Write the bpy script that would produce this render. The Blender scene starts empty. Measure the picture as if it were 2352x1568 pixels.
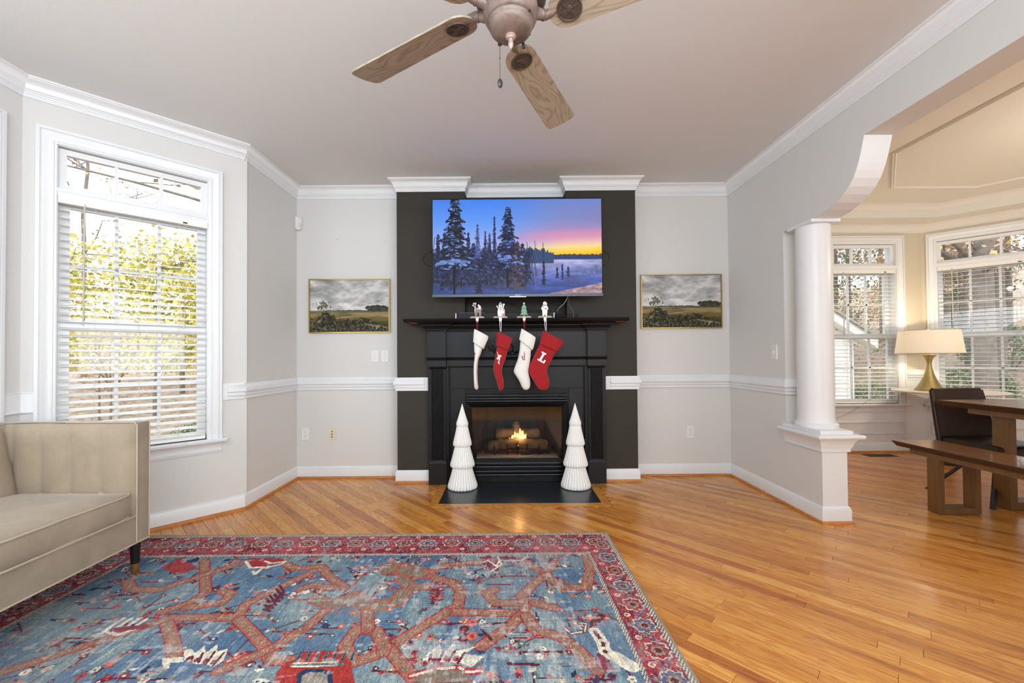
import bpy, bmesh, math, random
import numpy as np
from mathutils import Vector, Matrix, Euler
random.seed(7)
rng = np.random.RandomState(11)
PI = math.pi
SC = bpy.context.scene
COL = SC.collection
# ------------------------------------------------------------------ camera, world, lights, exposure
CF, CX, CY, CH = 935.42, 1162.95, 806.22, 1.1253          # focal length and optical centre for a 2352 x 1568 picture, eye height
CR = Matrix(((0.999972302, 0.000804316, -0.007399197),
             (-0.007409800, 0.014093963, -0.999873219),
             (-0.000699930, 0.999900352, 0.014099533)))   # rows: right, down, forward
cam_data = bpy.data.cameras.new('camera')
cam_data.sensor_width = 36.0
cam_data.sensor_fit = 'HORIZONTAL'
cam_data.lens = CF / 2352 * 36
cam_data.shift_x = (1176 - CX) / 2352
cam_data.shift_y = (CY - 784) / 2352
cam_data.clip_start = 0.05
cam = bpy.data.objects.new('camera', cam_data)
mw = Matrix.Identity(4)
for i in range(3):
    mw[i][0] = CR[0][i]; mw[i][1] = -CR[1][i]; mw[i][2] = -CR[2][i]
mw[2][3] = CH
cam.matrix_world = mw
COL.objects.link(cam)
SC.camera = cam

world = bpy.data.worlds.new('sky')
SC.world = world
world.use_nodes = True
wn = world.node_tree
bgn = wn.nodes['Background']
bgn.inputs[0].default_value = (0.88, 0.94, 1.0, 1)
bgn.inputs[1].default_value = 3.4

def area(name, loc, target, sx, sy, watts, col=(1, 1, 1), spread=180):
    d = bpy.data.lights.new(name, 'AREA'); d.shape = 'RECTANGLE'
    d.size = sx; d.size_y = sy; d.energy = watts; d.color = col; d.spread = math.radians(spread)
    o = bpy.data.objects.new(name, d); COL.objects.link(o)
    o.location = loc
    o.rotation_euler = (Vector(target) - Vector(loc)).to_track_quat('-Z', 'Y').to_euler()
    return o
def point(name, loc, watts, col, r=0.04):
    d = bpy.data.lights.new(name, 'POINT'); d.energy = watts; d.color = col; d.shadow_soft_size = r
    o = bpy.data.objects.new(name, d); COL.objects.link(o); o.location = loc
    return o
area('flash_bounce', (0.0, -1.3, 1.9), (0.0, -0.9, 2.74), 2.2, 1.4, 142, (0.80, 0.92, 1.0))
area('front_fill_light', (0.2, -2.35, 1.45), (0.1, 3.8, 1.2), 3.6, 1.9, 33, (0.85, 0.945, 1.0))  # added frontal fill from behind the camera; the back wall has no window
area('left_window_light', (-2.66, 0.6, 1.5), (1.5, 1.2, 1.2), 1.7, 1.7, 26, (0.86, 0.95, 1.0))
area('sofa_fill_light', (2.0, -1.4, 1.6), (-2.2, 1.5, 0.6), 1.4, 1.4, 36, (0.88, 0.95, 1.0), 110)  # added side fill to brighten the sofa front; no lamp stands there
area('dining_back_light', (4.2, -0.9, 1.6), (4.0, 4.6, 1.0), 2.2, 1.8, 36, (0.92, 0.96, 1.0))
for a in range(5):
    an = a * 2 * PI / 5 + 0.3
    point('chandelier_light', (4.05 + 0.24 * math.cos(an), 2.35 + 0.24 * math.sin(an), 2.05), 4.4, (1.0, 0.90, 0.76), 0.03)
SC.view_settings.view_transform = 'Standard'
SC.view_settings.look = 'None'
SC.view_settings.exposure = 0.0
SC.view_settings.gamma = 1.0
SC.view_settings.use_curve_mapping = False
try:
    SC.cycles.max_bounces = 8; SC.cycles.diffuse_bounces = 4; SC.cycles.glossy_bounces = 3
    SC.cycles.transmission_bounces = 4; SC.cycles.transparent_max_bounces = 24
    SC.cycles.caustics_reflective = False; SC.cycles.caustics_refractive = False
    SC.cycles.sample_clamp_indirect = 4.0
    SC.cycles.use_denoising = True
except Exception:
    pass

# ------------------------------------------------------------------ helpers
def ray(px, py):
    v = Vector(((px - CX) / CF, (py - CY) / CF, 1.0))
    return CR.transposed() @ v
def at(px, py, Y):                       # the point at depth Y that a picture position shows
    d = ray(px, py); t = Y / d.y
    return Vector((d.x * t, Y, CH + d.z * t))
def onz(px, py, z=0.0):                  # the point on a level plane
    d = ray(px, py); t = (z - CH) / d.z
    return Vector((d.x * t, d.y * t, z))
def proj(p):
    c = CR @ (Vector(p) - Vector((0, 0, CH)))
    return CX + CF * c.x / c.z, CY + CF * c.y / c.z, c.z

def S(r, g, b, a=1.0):
    def f(c):
        c /= 255.0
        return c / 12.92 if c <= 0.04045 else ((c + 0.055) / 1.055) ** 2.4
    return (f(r), f(g), f(b), a)

class MB:
    """collects shapes into one mesh"""
    def __init__(self, origin=(0, 0, 0)):
        self.v = []; self.f = []; self.m = []; self.o = Vector(origin); self.mi = 0
    def add(self, verts, faces):
        b = len(self.v)
        self.v += [tuple(v) for v in verts]
        for f in faces:
            self.f.append([b + i for i in f]); self.m.append(self.mi)
        return self
    def box(self, x0, x1, y0, y1, z0, z1, mat=None):
        vs = [(x, y, z) for x in (x0, x1) for y in (y0, y1) for z in (z0, z1)]
        if mat is not None: vs = [mat @ Vector(v) for v in vs]
        self.add(vs, [(0, 1, 3, 2), (4, 6, 7, 5), (0, 4, 5, 1), (2, 3, 7, 6), (0, 2, 6, 4), (1, 5, 7, 3)])
        return self
    def fbox(self, F, s0, s1, d0, d1, z0, z1):
        vs = [F(s, d, z) for s in (s0, s1) for d in (d0, d1) for z in (z0, z1)]
        self.add(vs, [(0, 1, 3, 2), (4, 6, 7, 5), (0, 4, 5, 1), (2, 3, 7, 6), (0, 2, 6, 4), (1, 5, 7, 3)])
        return self
    def cbox(self, x0, x1, y0, y1, z0, z1, c=0.004, mat=None):
        """box with chamfered edges"""
        bm = bmesh.new()
        bmesh.ops.create_cube(bm, size=1.0)
        for v in bm.verts:
            v.co = Vector(((x0 + x1) / 2 + v.co.x * (x1 - x0), (y0 + y1) / 2 + v.co.y * (y1 - y0), (z0 + z1) / 2 + v.co.z * (z1 - z0)))
        bmesh.ops.bevel(bm, geom=bm.edges[:], offset=c, segments=2, profile=0.7, affect='EDGES')
        self.bm(bm, mat)
        return self
    def bm(self, bm, mat=None):
        bm.verts.index_update()
        vs = [v.co.copy() for v in bm.verts]
        if mat is not None: vs = [mat @ v for v in vs]
        self.add(vs, [[v.index for v in f.verts] for f in bm.faces])
        bm.free()
        return self
    def rings(self, rings, cap0=True, cap1=True, closed=True):
        b = len(self.v); n = len(rings[0])
        for r in rings: self.v += [tuple(p) for p in r]
        for i in range(len(rings) - 1):
            for j in range(n if closed else n - 1):
                k = (j + 1) % n
                self.f.append([b + i * n + j, b + i * n + k, b + (i + 1) * n + k, b + (i + 1) * n + j]); self.m.append(self.mi)
        if cap0: self.f.append([b + j for j in range(n)][::-1]); self.m.append(self.mi)
        if cap1: self.f.append([b + (len(rings) - 1) * n + j for j in range(n)]); self.m.append(self.mi)
        return self
    def lathe(self, prof, cx=0, cy=0, n=32, cap0=True, cap1=True, rfun=None, mat=None):
        rs = []
        for r, z in prof:
            ring = []
            for j in range(n):
                a = 2 * PI * j / n
                rr = r * (rfun(a, z) if rfun else 1)
                p = Vector((cx + rr * math.cos(a), cy + rr * math.sin(a), z))
                ring.append(mat @ p if mat is not None else p)
            rs.append(ring)
        return self.rings(rs, cap0, cap1)
    def tube(self, pts, r, n=8, cap=True):
        pts = [Vector(p) for p in pts]
        rad = r if isinstance(r, (list, tuple)) else [r] * len(pts)
        rs = []; up = None
        for i, p in enumerate(pts):
            t = (pts[min(i + 1, len(pts) - 1)] - pts[max(i - 1, 0)]).normalized()
            if up is None:
                up = Vector((0, 0, 1)) if abs(t.z) < 0.9 else Vector((1, 0, 0))
            a = t.cross(up)
            if a.length < 1e-6: a = t.cross(Vector((1, 0, 0.1)))
            a.normalize(); b_ = t.cross(a).normalized(); up = -b_ if False else up
            rs.append([p + a * rad[i] * math.cos(2 * PI * j / n) + b_ * rad[i] * math.sin(2 * PI * j / n) for j in range(n)])
        return self.rings(rs, cap, cap)
    def prism(self, poly, fmap, d0, d1):
        """polygon (2-D) pushed from d0 to d1; fmap(a, b, d) gives the point"""
        n = len(poly); b = len(self.v)
        for d in (d0, d1): self.v += [tuple(fmap(a, c, d)) for a, c in poly]
        self.f.append([b + i for i in range(n)][::-1]); self.m.append(self.mi)
        self.f.append([b + n + i for i in range(n)]); self.m.append(self.mi)
        for i in range(n):
            j = (i + 1) % n
            self.f.append([b + i, b + j, b + n + j, b + n + i]); self.m.append(self.mi)
        return self
    def sphere(self, c, rx, ry=None, rz=None, n=12, m=8, mat=None):
        ry = rx if ry is None else ry; rz = rx if rz is None else rz
        rs = []
        for i in range(m + 1):
            a = -PI / 2 + PI * i / m
            rs.append([Vector((c[0] + rx * max(math.cos(a), 0.01) * math.cos(2 * PI * j / n), c[1] + ry * max(math.cos(a), 0.01) * math.sin(2 * PI * j / n), c[2] + rz * math.sin(a))) for j in range(n)])
        if mat is not None: rs = [[mat @ p for p in r] for r in rs]
        return self.rings(rs)
    def mesh(self, name, mats, smooth=None):
        me = bpy.data.meshes.new(name)
        o = self.o
        me.from_pydata([(v[0] - o.x, v[1] - o.y, v[2] - o.z) for v in self.v], [], self.f)
        for m in (mats if isinstance(mats, (list, tuple)) else [mats]): me.materials.append(m)
        if any(self.m): me.polygons.foreach_set('material_index', self.m)
        bm = bmesh.new(); bm.from_mesh(me)
        bmesh.ops.recalc_face_normals(bm, faces=bm.faces[:])
        bm.to_mesh(me); bm.free()
        if smooth is not None:
            me.polygons.foreach_set('use_smooth', [True] * len(me.polygons))
            if smooth < 180: me.set_sharp_from_angle(angle=math.radians(smooth))
        me.update()
        return me
    def build(self, name, mats, parent=None, smooth=None, loc=None):
        return link(name, self.mesh(name, mats, smooth), parent, self.o if loc is None else loc)

def link(name, me, parent=None, loc=(0, 0, 0), rot=None):
    ob = bpy.data.objects.new(name, me); COL.objects.link(ob)
    if parent is not None:
        ob.parent = parent
        # origins are given in world space; parents here are never turned before their parts are made
        ob.location = Vector(loc) - world_loc(parent)
    else:
        ob.location = loc
    if rot is not None: ob.rotation_euler = rot
    return ob
def world_loc(o):
    v = Vector(o.location)
    while o.parent is not None:
        o = o.parent; v = v + Vector(o.location)
    return v
def empty(name, loc=(0, 0, 0), parent=None):
    o = bpy.data.objects.new(name, None); COL.objects.link(o)
    o.empty_display_size = 0.05
    if parent is not None: o.parent = parent; o.location = Vector(loc) - world_loc(parent)
    else: o.location = loc
    return o
def tag(o, label, cat, group=None, kind=None):
    o['label'] = label; o['category'] = cat
    if group: o['group'] = group
    if kind: o['kind'] = kind
    return o
def struct(o): o['kind'] = 'structure'; return o
def thing(name, label, cat, loc=(0, 0, 0), group=None):
    return tag(empty(name, loc), label, cat, group)
def copy_tree(o, parent=None):
    c = o.copy(); COL.objects.link(c)
    if parent is not None: c.parent = parent
    for ch in list(o.children): copy_tree(ch, c)
    return c

def sweep(path, prof, fmap, side=1, closed=False):
    """profile (offset, depth) pushed along a 2-D path with mitred corners; returns an MB"""
    mb = MB(); n = len(path); rs = []
    def nrm(a, b):
        dx, dy = b[0] - a[0], b[1] - a[1]; l = math.hypot(dx, dy)
        return (dy / l * side, -dx / l * side)
    for i in range(n):
        if closed: n0 = nrm(path[i - 1], path[i]); n1 = nrm(path[i], path[(i + 1) % n])
        else:
            n0 = nrm(path[i - 1], path[i]) if i > 0 else nrm(path[0], path[1])
            n1 = nrm(path[i], path[i + 1]) if i < n - 1 else n0
        k = 1 + n0[0] * n1[0] + n0[1] * n1[1]
        m = ((n0[0] + n1[0]) / k, (n0[1] + n1[1]) / k)
        rs.append([fmap(path[i][0] + m[0] * w, path[i][1] + m[1] * w, d) for w, d in prof])
    if closed: rs.append(rs[0])
    mb.rings(rs, not closed, not closed)
    return mb
XY = lambda x, y, z: Vector((x, y, z))
# ------------------------------------------------------------------ materials
def new_mat(name):
    m = bpy.data.materials.new(name); m.use_nodes = True
    nt = m.node_tree; b = nt.nodes['Principled BSDF']
    return m, nt, b
def N(nt, kind, **kw):
    n = nt.nodes.new(kind)
    for k, v in kw.items():
        if k.startswith('i_'):
            key = k[2:]; key = int(key) if key.isdigit() else key.replace('_', ' ')
            n.inputs[key].default_value = v
        else: setattr(n, k, v)
    return n
def ramp(nt, stops, interp='LINEAR'):
    r = nt.nodes.new('ShaderNodeValToRGB'); r.color_ramp.interpolation = interp
    el = r.color_ramp.elements
    while len(el) < len(stops): el.new(0.5)
    for e, (p, c) in zip(el, stops): e.position = p; e.color = c
    return r
def plain(name, col, rough=0.5, metal=0.0, bump=0.0, bscale=60.0, var=0.0, vscale=4.0, coat=0.0, spec=0.5, sheen=0.0, stretch=None, coords='Object'):
    m, nt, b = new_mat(name)
    b.inputs['Base Color'].default_value = col
    b.inputs['Roughness'].default_value = rough
    b.inputs['Metallic'].default_value = metal
    b.inputs['Specular IOR Level'].default_value = spec
    b.inputs['Coat Weight'].default_value = coat
    if sheen: b.inputs['Sheen Weight'].default_value = sheen; b.inputs['Sheen Roughness'].default_value = 0.4
    tc = N(nt, 'ShaderNodeTexCoord'); src = tc.outputs[coords]
    if stretch:
        mp = N(nt, 'ShaderNodeMapping'); mp.inputs['Scale'].default_value = stretch
        nt.links.new(src, mp.inputs['Vector']); src = mp.outputs['Vector']
    if var:
        n = N(nt, 'ShaderNodeTexNoise', i_Scale=vscale, i_Detail=4.0, i_Roughness=0.6); nt.links.new(src, n.inputs['Vector'])
        d = tuple(max(0, c * (1 - var)) for c in col[:3]) + (1,); l = tuple(min(1, c * (1 + var)) for c in col[:3]) + (1,)
        r = ramp(nt, [(0.3, d), (0.7, l)]); nt.links.new(n.outputs['Fac'], r.inputs['Fac'])
        nt.links.new(r.outputs['Color'], b.inputs['Base Color'])
    if bump:
        n = N(nt, 'ShaderNodeTexNoise', i_Scale=bscale, i_Detail=3.0); nt.links.new(src, n.inputs['Vector'])
        bp = N(nt, 'ShaderNodeBump', i_Strength=bump, i_Distance=0.002); nt.links.new(n.outputs['Fac'], bp.inputs['Height'])
        nt.links.new(bp.outputs['Normal'], b.inputs['Normal'])
    return m
WALL = plain('wall_paint', S(219, 218, 216), 0.75, bump=0.12, bscale=220, var=0.012, vscale=1.2, coords='Generated')
WARMWALL = plain('dining_wall_paint', S(212, 201, 180), 0.7, bump=0.12, bscale=220)
TRIM = plain('white_trim_paint', S(232, 233, 235), 0.35, var=0.01)
CEIL = plain('ceiling_paint', S(224, 223, 222), 0.9, bump=0.25, bscale=400)
CEIL2 = plain('dining_ceiling_paint', S(228, 223, 214), 0.8, bump=0.2, bscale=400)
CHARCOAL = plain('charcoal_wall_paint', S(57, 53, 47), 0.65, bump=0.15, bscale=220, var=0.04, vscale=1.5, spec=0.3)
BLACKP = plain('black_mantel_paint', S(22, 22, 24), 0.45, bump=0.2, bscale=120, var=0.05, vscale=3, spec=0.32)
SLATE = plain('black_slate', S(34, 37, 42), 0.28, bump=0.25, bscale=90, var=0.12, vscale=14)
BLACKMETAL = plain('black_metal', S(16, 16, 18), 0.5, metal=0.0, spec=0.3)
SATIN = plain('satin_black_metal', S(30, 30, 33), 0.25, metal=0.6)
DARKIN = plain('dark_liner', S(38, 35, 33), 0.8)
RAWWOOD = plain('unpainted_wood', S(176, 98, 48), 0.6, var=0.25, vscale=10)
PLASTIC = plain('white_plastic', S(232, 232, 230), 0.35)
IVORY = plain('ivory_plastic', S(226, 220, 196), 0.4)
DARKSLOT = plain('dark_slot', S(60, 55, 52), 0.7)
BRASS = plain('brass_frame', S(186, 160, 98), 0.32, metal=0.85)
GOLD = plain('lamp_gold', S(164, 148, 100), 0.42, metal=0.85, bump=1.0, bscale=110)
TVBLACK = plain('tv_shell', S(22, 23, 28), 0.5, spec=0.25)
GREYMETAL = plain('silver_metal', S(190, 192, 196), 0.3, metal=0.8)
BLIND = plain('blind_white', S(240, 240, 236), 0.45)
CORDM = plain('cord_white', S(214, 210, 200), 0.7)
CERAMIC = plain('white_ceramic', S(244, 243, 240), 0.3, coat=0.2)
LEATHER = plain('dark_leather', S(44, 26, 20), 0.36, spec=0.35, bump=0.25, bscale=160, var=0.15, vscale=6)
PIPING = plain('sofa_piping', S(192, 177, 158), 0.75)
EBONY = plain('ebony_leg', S(22, 20, 19), 0.3)
LEGGOLD = plain('leg_cap_gold', S(178, 134, 72), 0.35, metal=0.8)
MARBLE = plain('white_marble', S(238, 232, 224), 0.25, var=0.03, vscale=9)
VENT = plain('vent_bronze', S(92, 80, 62), 0.5, metal=0.3)
BARK = plain('grey_bark', S(122, 113, 104), 0.9, bump=1.0, bscale=25, var=0.3, vscale=8)
SIDING = plain('white_siding', S(236, 236, 230), 0.6)
ROOFM = plain('grey_roof_shingle', S(150, 148, 146), 0.9, var=0.2, vscale=30)

def glass_mat(name, tint=(1, 1, 1, 1), refl=0.9):
    m, nt, b = new_mat(name)
    nt.nodes.remove(b)
    out = nt.nodes['Material Output']
    tr = N(nt, 'ShaderNodeBsdfTransparent', i_Color=tint); gl = N(nt, 'ShaderNodeBsdfGlossy', i_Roughness=0.02)
    fr = N(nt, 'ShaderNodeFresnel', i_IOR=1.45); mu = N(nt, 'ShaderNodeMath', operation='MULTIPLY'); mu.inputs[1].default_value = refl
    mx = N(nt, 'ShaderNodeMixShader')
    nt.links.new(fr.outputs[0], mu.inputs[0]); nt.links.new(mu.outputs[0], mx.inputs[0])
    nt.links.new(tr.outputs[0], mx.inputs[1]); nt.links.new(gl.outputs[0], mx.inputs[2]); nt.links.new(mx.outputs[0], out.inputs[0])
    return m
GLASS = glass_mat('window_glass', refl=0.5)
FIREGLASS = glass_mat('fireplace_glass', (0.78, 0.77, 0.75, 1), 1.0)

def emit_mat(name, col, strength):
    m, nt, b = new_mat(name)
    b.inputs['Base Color'].default_value = (0, 0, 0, 1)
    b.inputs['Emission Color'].default_value = col; b.inputs['Emission Strength'].default_value = strength
    return m
def attr_mat(name, rough=0.8, emission=0.0, bump=0.0, bscale=300, spec=0.3, stretch=None, mottle=0.0):
    """colour painted on the vertices (flat print)"""
    m, nt, b = new_mat(name)
    at_ = N(nt, 'ShaderNodeAttribute', attribute_name='print')
    b.inputs['Roughness'].default_value = rough; b.inputs['Specular IOR Level'].default_value = spec
    colour = at_.outputs['Color']
    tc = N(nt, 'ShaderNodeTexCoord')
    if mottle:
        mp = N(nt, 'ShaderNodeMapping'); mp.inputs['Scale'].default_value = stretch or (1, 1, 1); nt.links.new(tc.outputs['Object'], mp.inputs['Vector'])
        n = N(nt, 'ShaderNodeTexNoise', i_Scale=bscale, i_Detail=2.0); nt.links.new(mp.outputs['Vector'], n.inputs['Vector'])
        mr = N(nt, 'ShaderNodeMapRange'); mr.inputs[3].default_value = 1 - mottle; mr.inputs[4].default_value = 1 + mottle
        nt.links.new(n.outputs['Fac'], mr.inputs[0])
        mx = N(nt, 'ShaderNodeVectorMath', operation='SCALE'); nt.links.new(colour, mx.inputs[0]); nt.links.new(mr.outputs[0], mx.inputs['Scale'])
        colour = mx.outputs[0]
    if emission:
        b.inputs['Base Color'].default_value = (0.01, 0.01, 0.01, 1)
        nt.links.new(colour, b.inputs['Emission Color']); b.inputs['Emission Strength'].default_value = emission
    else: nt.links.new(colour, b.inputs['Base Color'])
    if bump:
        n = N(nt, 'ShaderNodeTexNoise', i_Scale=bscale, i_Detail=2.0); nt.links.new(tc.outputs['Object'], n.inputs['Vector'])
        bp = N(nt, 'ShaderNodeBump', i_Strength=bump, i_Distance=0.002); nt.links.new(n.outputs['Fac'], bp.inputs['Height']); nt.links.new(bp.outputs['Normal'], b.inputs['Normal'])
    return m

def oak_mat(name, from_attr):
    """oak strip flooring running at 45 degrees; tone and figure change from plank to plank"""
    m, nt, b = new_mat(name)
    L = nt.links.new
    geo = N(nt, 'ShaderNodeNewGeometry')
    if from_attr:
        a = N(nt, 'ShaderNodeAttribute', attribute_name='seed'); seed = a.outputs['Fac']
    else:
        a = N(nt, 'ShaderNodeAttribute', attribute_name='seed', attribute_type='OBJECT'); seed = a.outputs['Fac']
    mp = N(nt, 'ShaderNodeMapping', vector_type='POINT'); mp.inputs['Rotation'].default_value = (0, 0, PI / 4); L(geo.outputs['Position'], mp.inputs['Vector'])
    off = N(nt, 'ShaderNodeCombineXYZ')
    k1 = N(nt, 'ShaderNodeMath', operation='MULTIPLY'); k1.inputs[1].default_value = 37.0; L(seed, k1.inputs[0]); L(k1.outputs[0], off.inputs[0])
    k2 = N(nt, 'ShaderNodeMath', operation='MULTIPLY'); k2.inputs[1].default_value = 91.0; L(seed, k2.inputs[0]); L(k2.outputs[0], off.inputs[1]); L(k2.outputs[0], off.inputs[2])
    ad = N(nt, 'ShaderNodeVectorMath', operation='ADD'); L(mp.outputs[0], ad.inputs[0]); L(off.outputs[0], ad.inputs[1])
    st = N(nt, 'ShaderNodeMapping'); st.inputs['Scale'].default_value = (1.3, 11.0, 1.0); L(ad.outputs[0], st.inputs['Vector'])
    nz = N(nt, 'ShaderNodeTexNoise', i_Scale=1.6, i_Detail=2.0, i_Distortion=0.4); L(st.outputs[0], nz.inputs['Vector'])
    # cathedral figure: contour lines of a stretched noise
    mu = N(nt, 'ShaderNodeMath', operation='MULTIPLY'); mu.inputs[1].default_value = 62.0; L(nz.outputs['Fac'], mu.inputs[0])
    sn = N(nt, 'ShaderNodeMath', operation='SINE'); L(mu.outputs[0], sn.inputs[0])
    gr = N(nt, 'ShaderNodeMapRange'); gr.inputs[1].default_value = -0.2; gr.inputs[2].default_value = 1.0; L(sn.outputs[0], gr.inputs[0])
    fs = N(nt, 'ShaderNodeMapping'); fs.inputs['Scale'].default_value = (6, 330, 1); L(ad.outputs[0], fs.inputs['Vector'])
    fn = N(nt, 'ShaderNodeTexNoise', i_Scale=1.0, i_Detail=3.0); L(fs.outputs[0], fn.inputs['Vector'])
    tone = ramp(nt, [(0.0, S(186, 120, 52)), (0.10, S(205, 136, 60)), (0.5, S(217, 149, 68)), (0.86, S(227, 163, 80)), (1.0, S(235, 175, 92))])
    L(seed, tone.inputs['Fac'])
    dk = N(nt, 'ShaderNodeMix', data_type='RGBA', blend_type='MULTIPLY'); L(tone.outputs['Color'], dk.inputs['A'])
    dk.inputs['B'].default_value = S(196, 150, 112)
    f1 = N(nt, 'ShaderNodeMath', operation='MULTIPLY'); f1.inputs[1].default_value = 0.42; L(gr.outputs[0], f1.inputs[0]); L(f1.outputs[0], dk.inputs['Factor'])
    dk2 = N(nt, 'ShaderNodeMix', data_type='RGBA', blend_type='MULTIPLY'); L(dk.outputs['Result'], dk2.inputs['A']); dk2.inputs['B'].default_value = S(190, 150, 118)
    f2 = N(nt, 'ShaderNodeMapRange'); f2.inputs[1].default_value = 0.45; f2.inputs[2].default_value = 0.75; f2.inputs[4].default_value = 0.6; L(fn.outputs['Fac'], f2.inputs[0]); L(f2.outputs[0], dk2.inputs['Factor'])
    # slow dark streaks
    sl = N(nt, 'ShaderNodeMapping'); sl.inputs['Scale'].default_value = (2.2, 26, 1); L(ad.outputs[0], sl.inputs['Vector'])
    s2 = N(nt, 'ShaderNodeTexNoise', i_Scale=1.0, i_Detail=2.0); L(sl.outputs[0], s2.inputs['Vector'])
    f3 = N(nt, 'ShaderNodeMapRange'); f3.inputs[1].default_value = 0.62; f3.inputs[2].default_value = 0.8; f3.inputs[4].default_value = 0.55; L(s2.outputs['Fac'], f3.inputs[0])
    dk3 = N(nt, 'ShaderNodeMix', data_type='RGBA', blend_type='MULTIPLY'); L(dk2.outputs['Result'], dk3.inputs['A']); dk3.inputs['B'].default_value = S(150, 104, 76); L(f3.outputs[0], dk3.inputs['Factor'])
    # whole planks stained dark now and then (seed above 1)
    gt = N(nt, 'ShaderNodeMath', operation='GREATER_THAN'); gt.inputs[1].default_value = 1.5; L(seed, gt.inputs[0])
    f4 = N(nt, 'ShaderNodeMath', operation='MULTIPLY'); f4.inputs[1].default_value = 0.75; L(gt.outputs[0], f4.inputs[0])
    dk4 = N(nt, 'ShaderNodeMix', data_type='RGBA', blend_type='MULTIPLY'); L(dk3.outputs['Result'], dk4.inputs['A']); dk4.inputs['B'].default_value = S(180, 116, 78); L(f4.outputs[0], dk4.inputs['Factor'])
    L(dk4.outputs['Result'], b.inputs['Base Color'])
    rr = N(nt, 'ShaderNodeMapRange'); rr.inputs[3].default_value = 0.18; rr.inputs[4].default_value = 0.30; L(fn.outputs['Fac'], rr.inputs[0]); L(rr.outputs[0], b.inputs['Roughness'])
    bp = N(nt, 'ShaderNodeBump', i_Strength=0.15, i_Distance=0.001); L(fn.outputs['Fac'], bp.inputs['Height']); L(bp.outputs['Normal'], b.inputs['Normal'])
    b.inputs['Coat Weight'].default_value = 0.15; b.inputs['Coat Roughness'].default_value = 0.2
    return m
OAK = oak_mat('oak_plank', False)
OAKS = oak_mat('oak_planks', True)
SUBFLOOR = plain('subfloor', S(84, 50, 26), 0.8)
SHOE = plain('oak_shoe_molding', S(192, 122, 58), 0.4, var=0.2, vscale=25)

def wood_mat(name, base, dark, axis=0, rough=0.4, bands=46.0, across=9.0, along=1.0, mixf=0.6, coat=0.0):
    m, nt, b = new_mat(name); L = nt.links.new
    tc = N(nt, 'ShaderNodeTexCoord')
    mp = N(nt, 'ShaderNodeMapping'); sc = [across] * 3; sc[axis] = along; mp.inputs['Scale'].default_value = sc; L(tc.outputs['Object'], mp.inputs['Vector'])
    nz = N(nt, 'ShaderNodeTexNoise', i_Scale=1.3, i_Detail=2.0, i_Distortion=0.5); L(mp.outputs[0], nz.inputs['Vector'])
    mu = N(nt, 'ShaderNodeMath', operation='MULTIPLY'); mu.inputs[1].default_value = bands; L(nz.outputs['Fac'], mu.inputs[0])
    sn = N(nt, 'ShaderNodeMath', operation='SINE'); L(mu.outputs[0], sn.inputs[0])
    gr = N(nt, 'ShaderNodeMapRange'); gr.inputs[1].default_value = 0.2; gr.inputs[2].default_value = 1.0; gr.inputs[4].default_value = mixf; L(sn.outputs[0], gr.inputs[0])
    sf = [260.0] * 3; sf[axis] = 5.0
    m2 = N(nt, 'ShaderNodeMapping'); m2.inputs['Scale'].default_value = sf; L(tc.outputs['Object'], m2.inputs['Vector'])
    n2 = N(nt, 'ShaderNodeTexNoise', i_Scale=1.0, i_Detail=2.0); L(m2.outputs[0], n2.inputs['Vector'])
    mx = N(nt, 'ShaderNodeMix', data_type='RGBA'); mx.inputs['A'].default_value = base; mx.inputs['B'].default_value = dark; L(gr.outputs[0], mx.inputs['Factor'])
    f2 = N(nt, 'ShaderNodeMapRange'); f2.inputs[1].default_value = 0.4; f2.inputs[2].default_value = 0.8; f2.inputs[4].default_value = 0.5; L(n2.outputs['Fac'], f2.inputs[0])
    mx2 = N(nt, 'ShaderNodeMix', data_type='RGBA'); mx2.inputs['B'].default_value = dark; L(mx.outputs['Result'], mx2.inputs['A']); L(f2.outputs[0], mx2.inputs['Factor'])
    L(mx2.outputs['Result'], b.inputs['Base Color']); b.inputs['Roughness'].default_value = rough; b.inputs['Coat Weight'].default_value = coat
    return m
BLADE = wood_mat('taupe_oak', S(184, 170, 150), S(140, 125, 106), axis=0, rough=0.55, bands=95, across=7, along=1.4)
TABLEW = wood_mat('walnut', S(132, 90, 56), S(84, 57, 38), axis=1, rough=0.3, coat=0.2)
WALNUTEDGE = wood_mat('dark_walnut_edge', S(74, 50, 34), S(48, 33, 24), axis=1, rough=0.4)
TABLELEG = wood_mat('walnut_leg', S(118, 84, 46), S(92, 64, 36), axis=2, rough=0.35, mixf=0.35)
FANMETAL = plain('weathered_bronze', S(130, 113, 105), 0.5, metal=0.25, bump=0.5, bscale=90, var=0.35, vscale=16)
MEDAL = plain('dark_bronze', S(94, 80, 72), 0.5, metal=0.3, bump=0.3, bscale=120, var=0.2, vscale=40)

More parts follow.
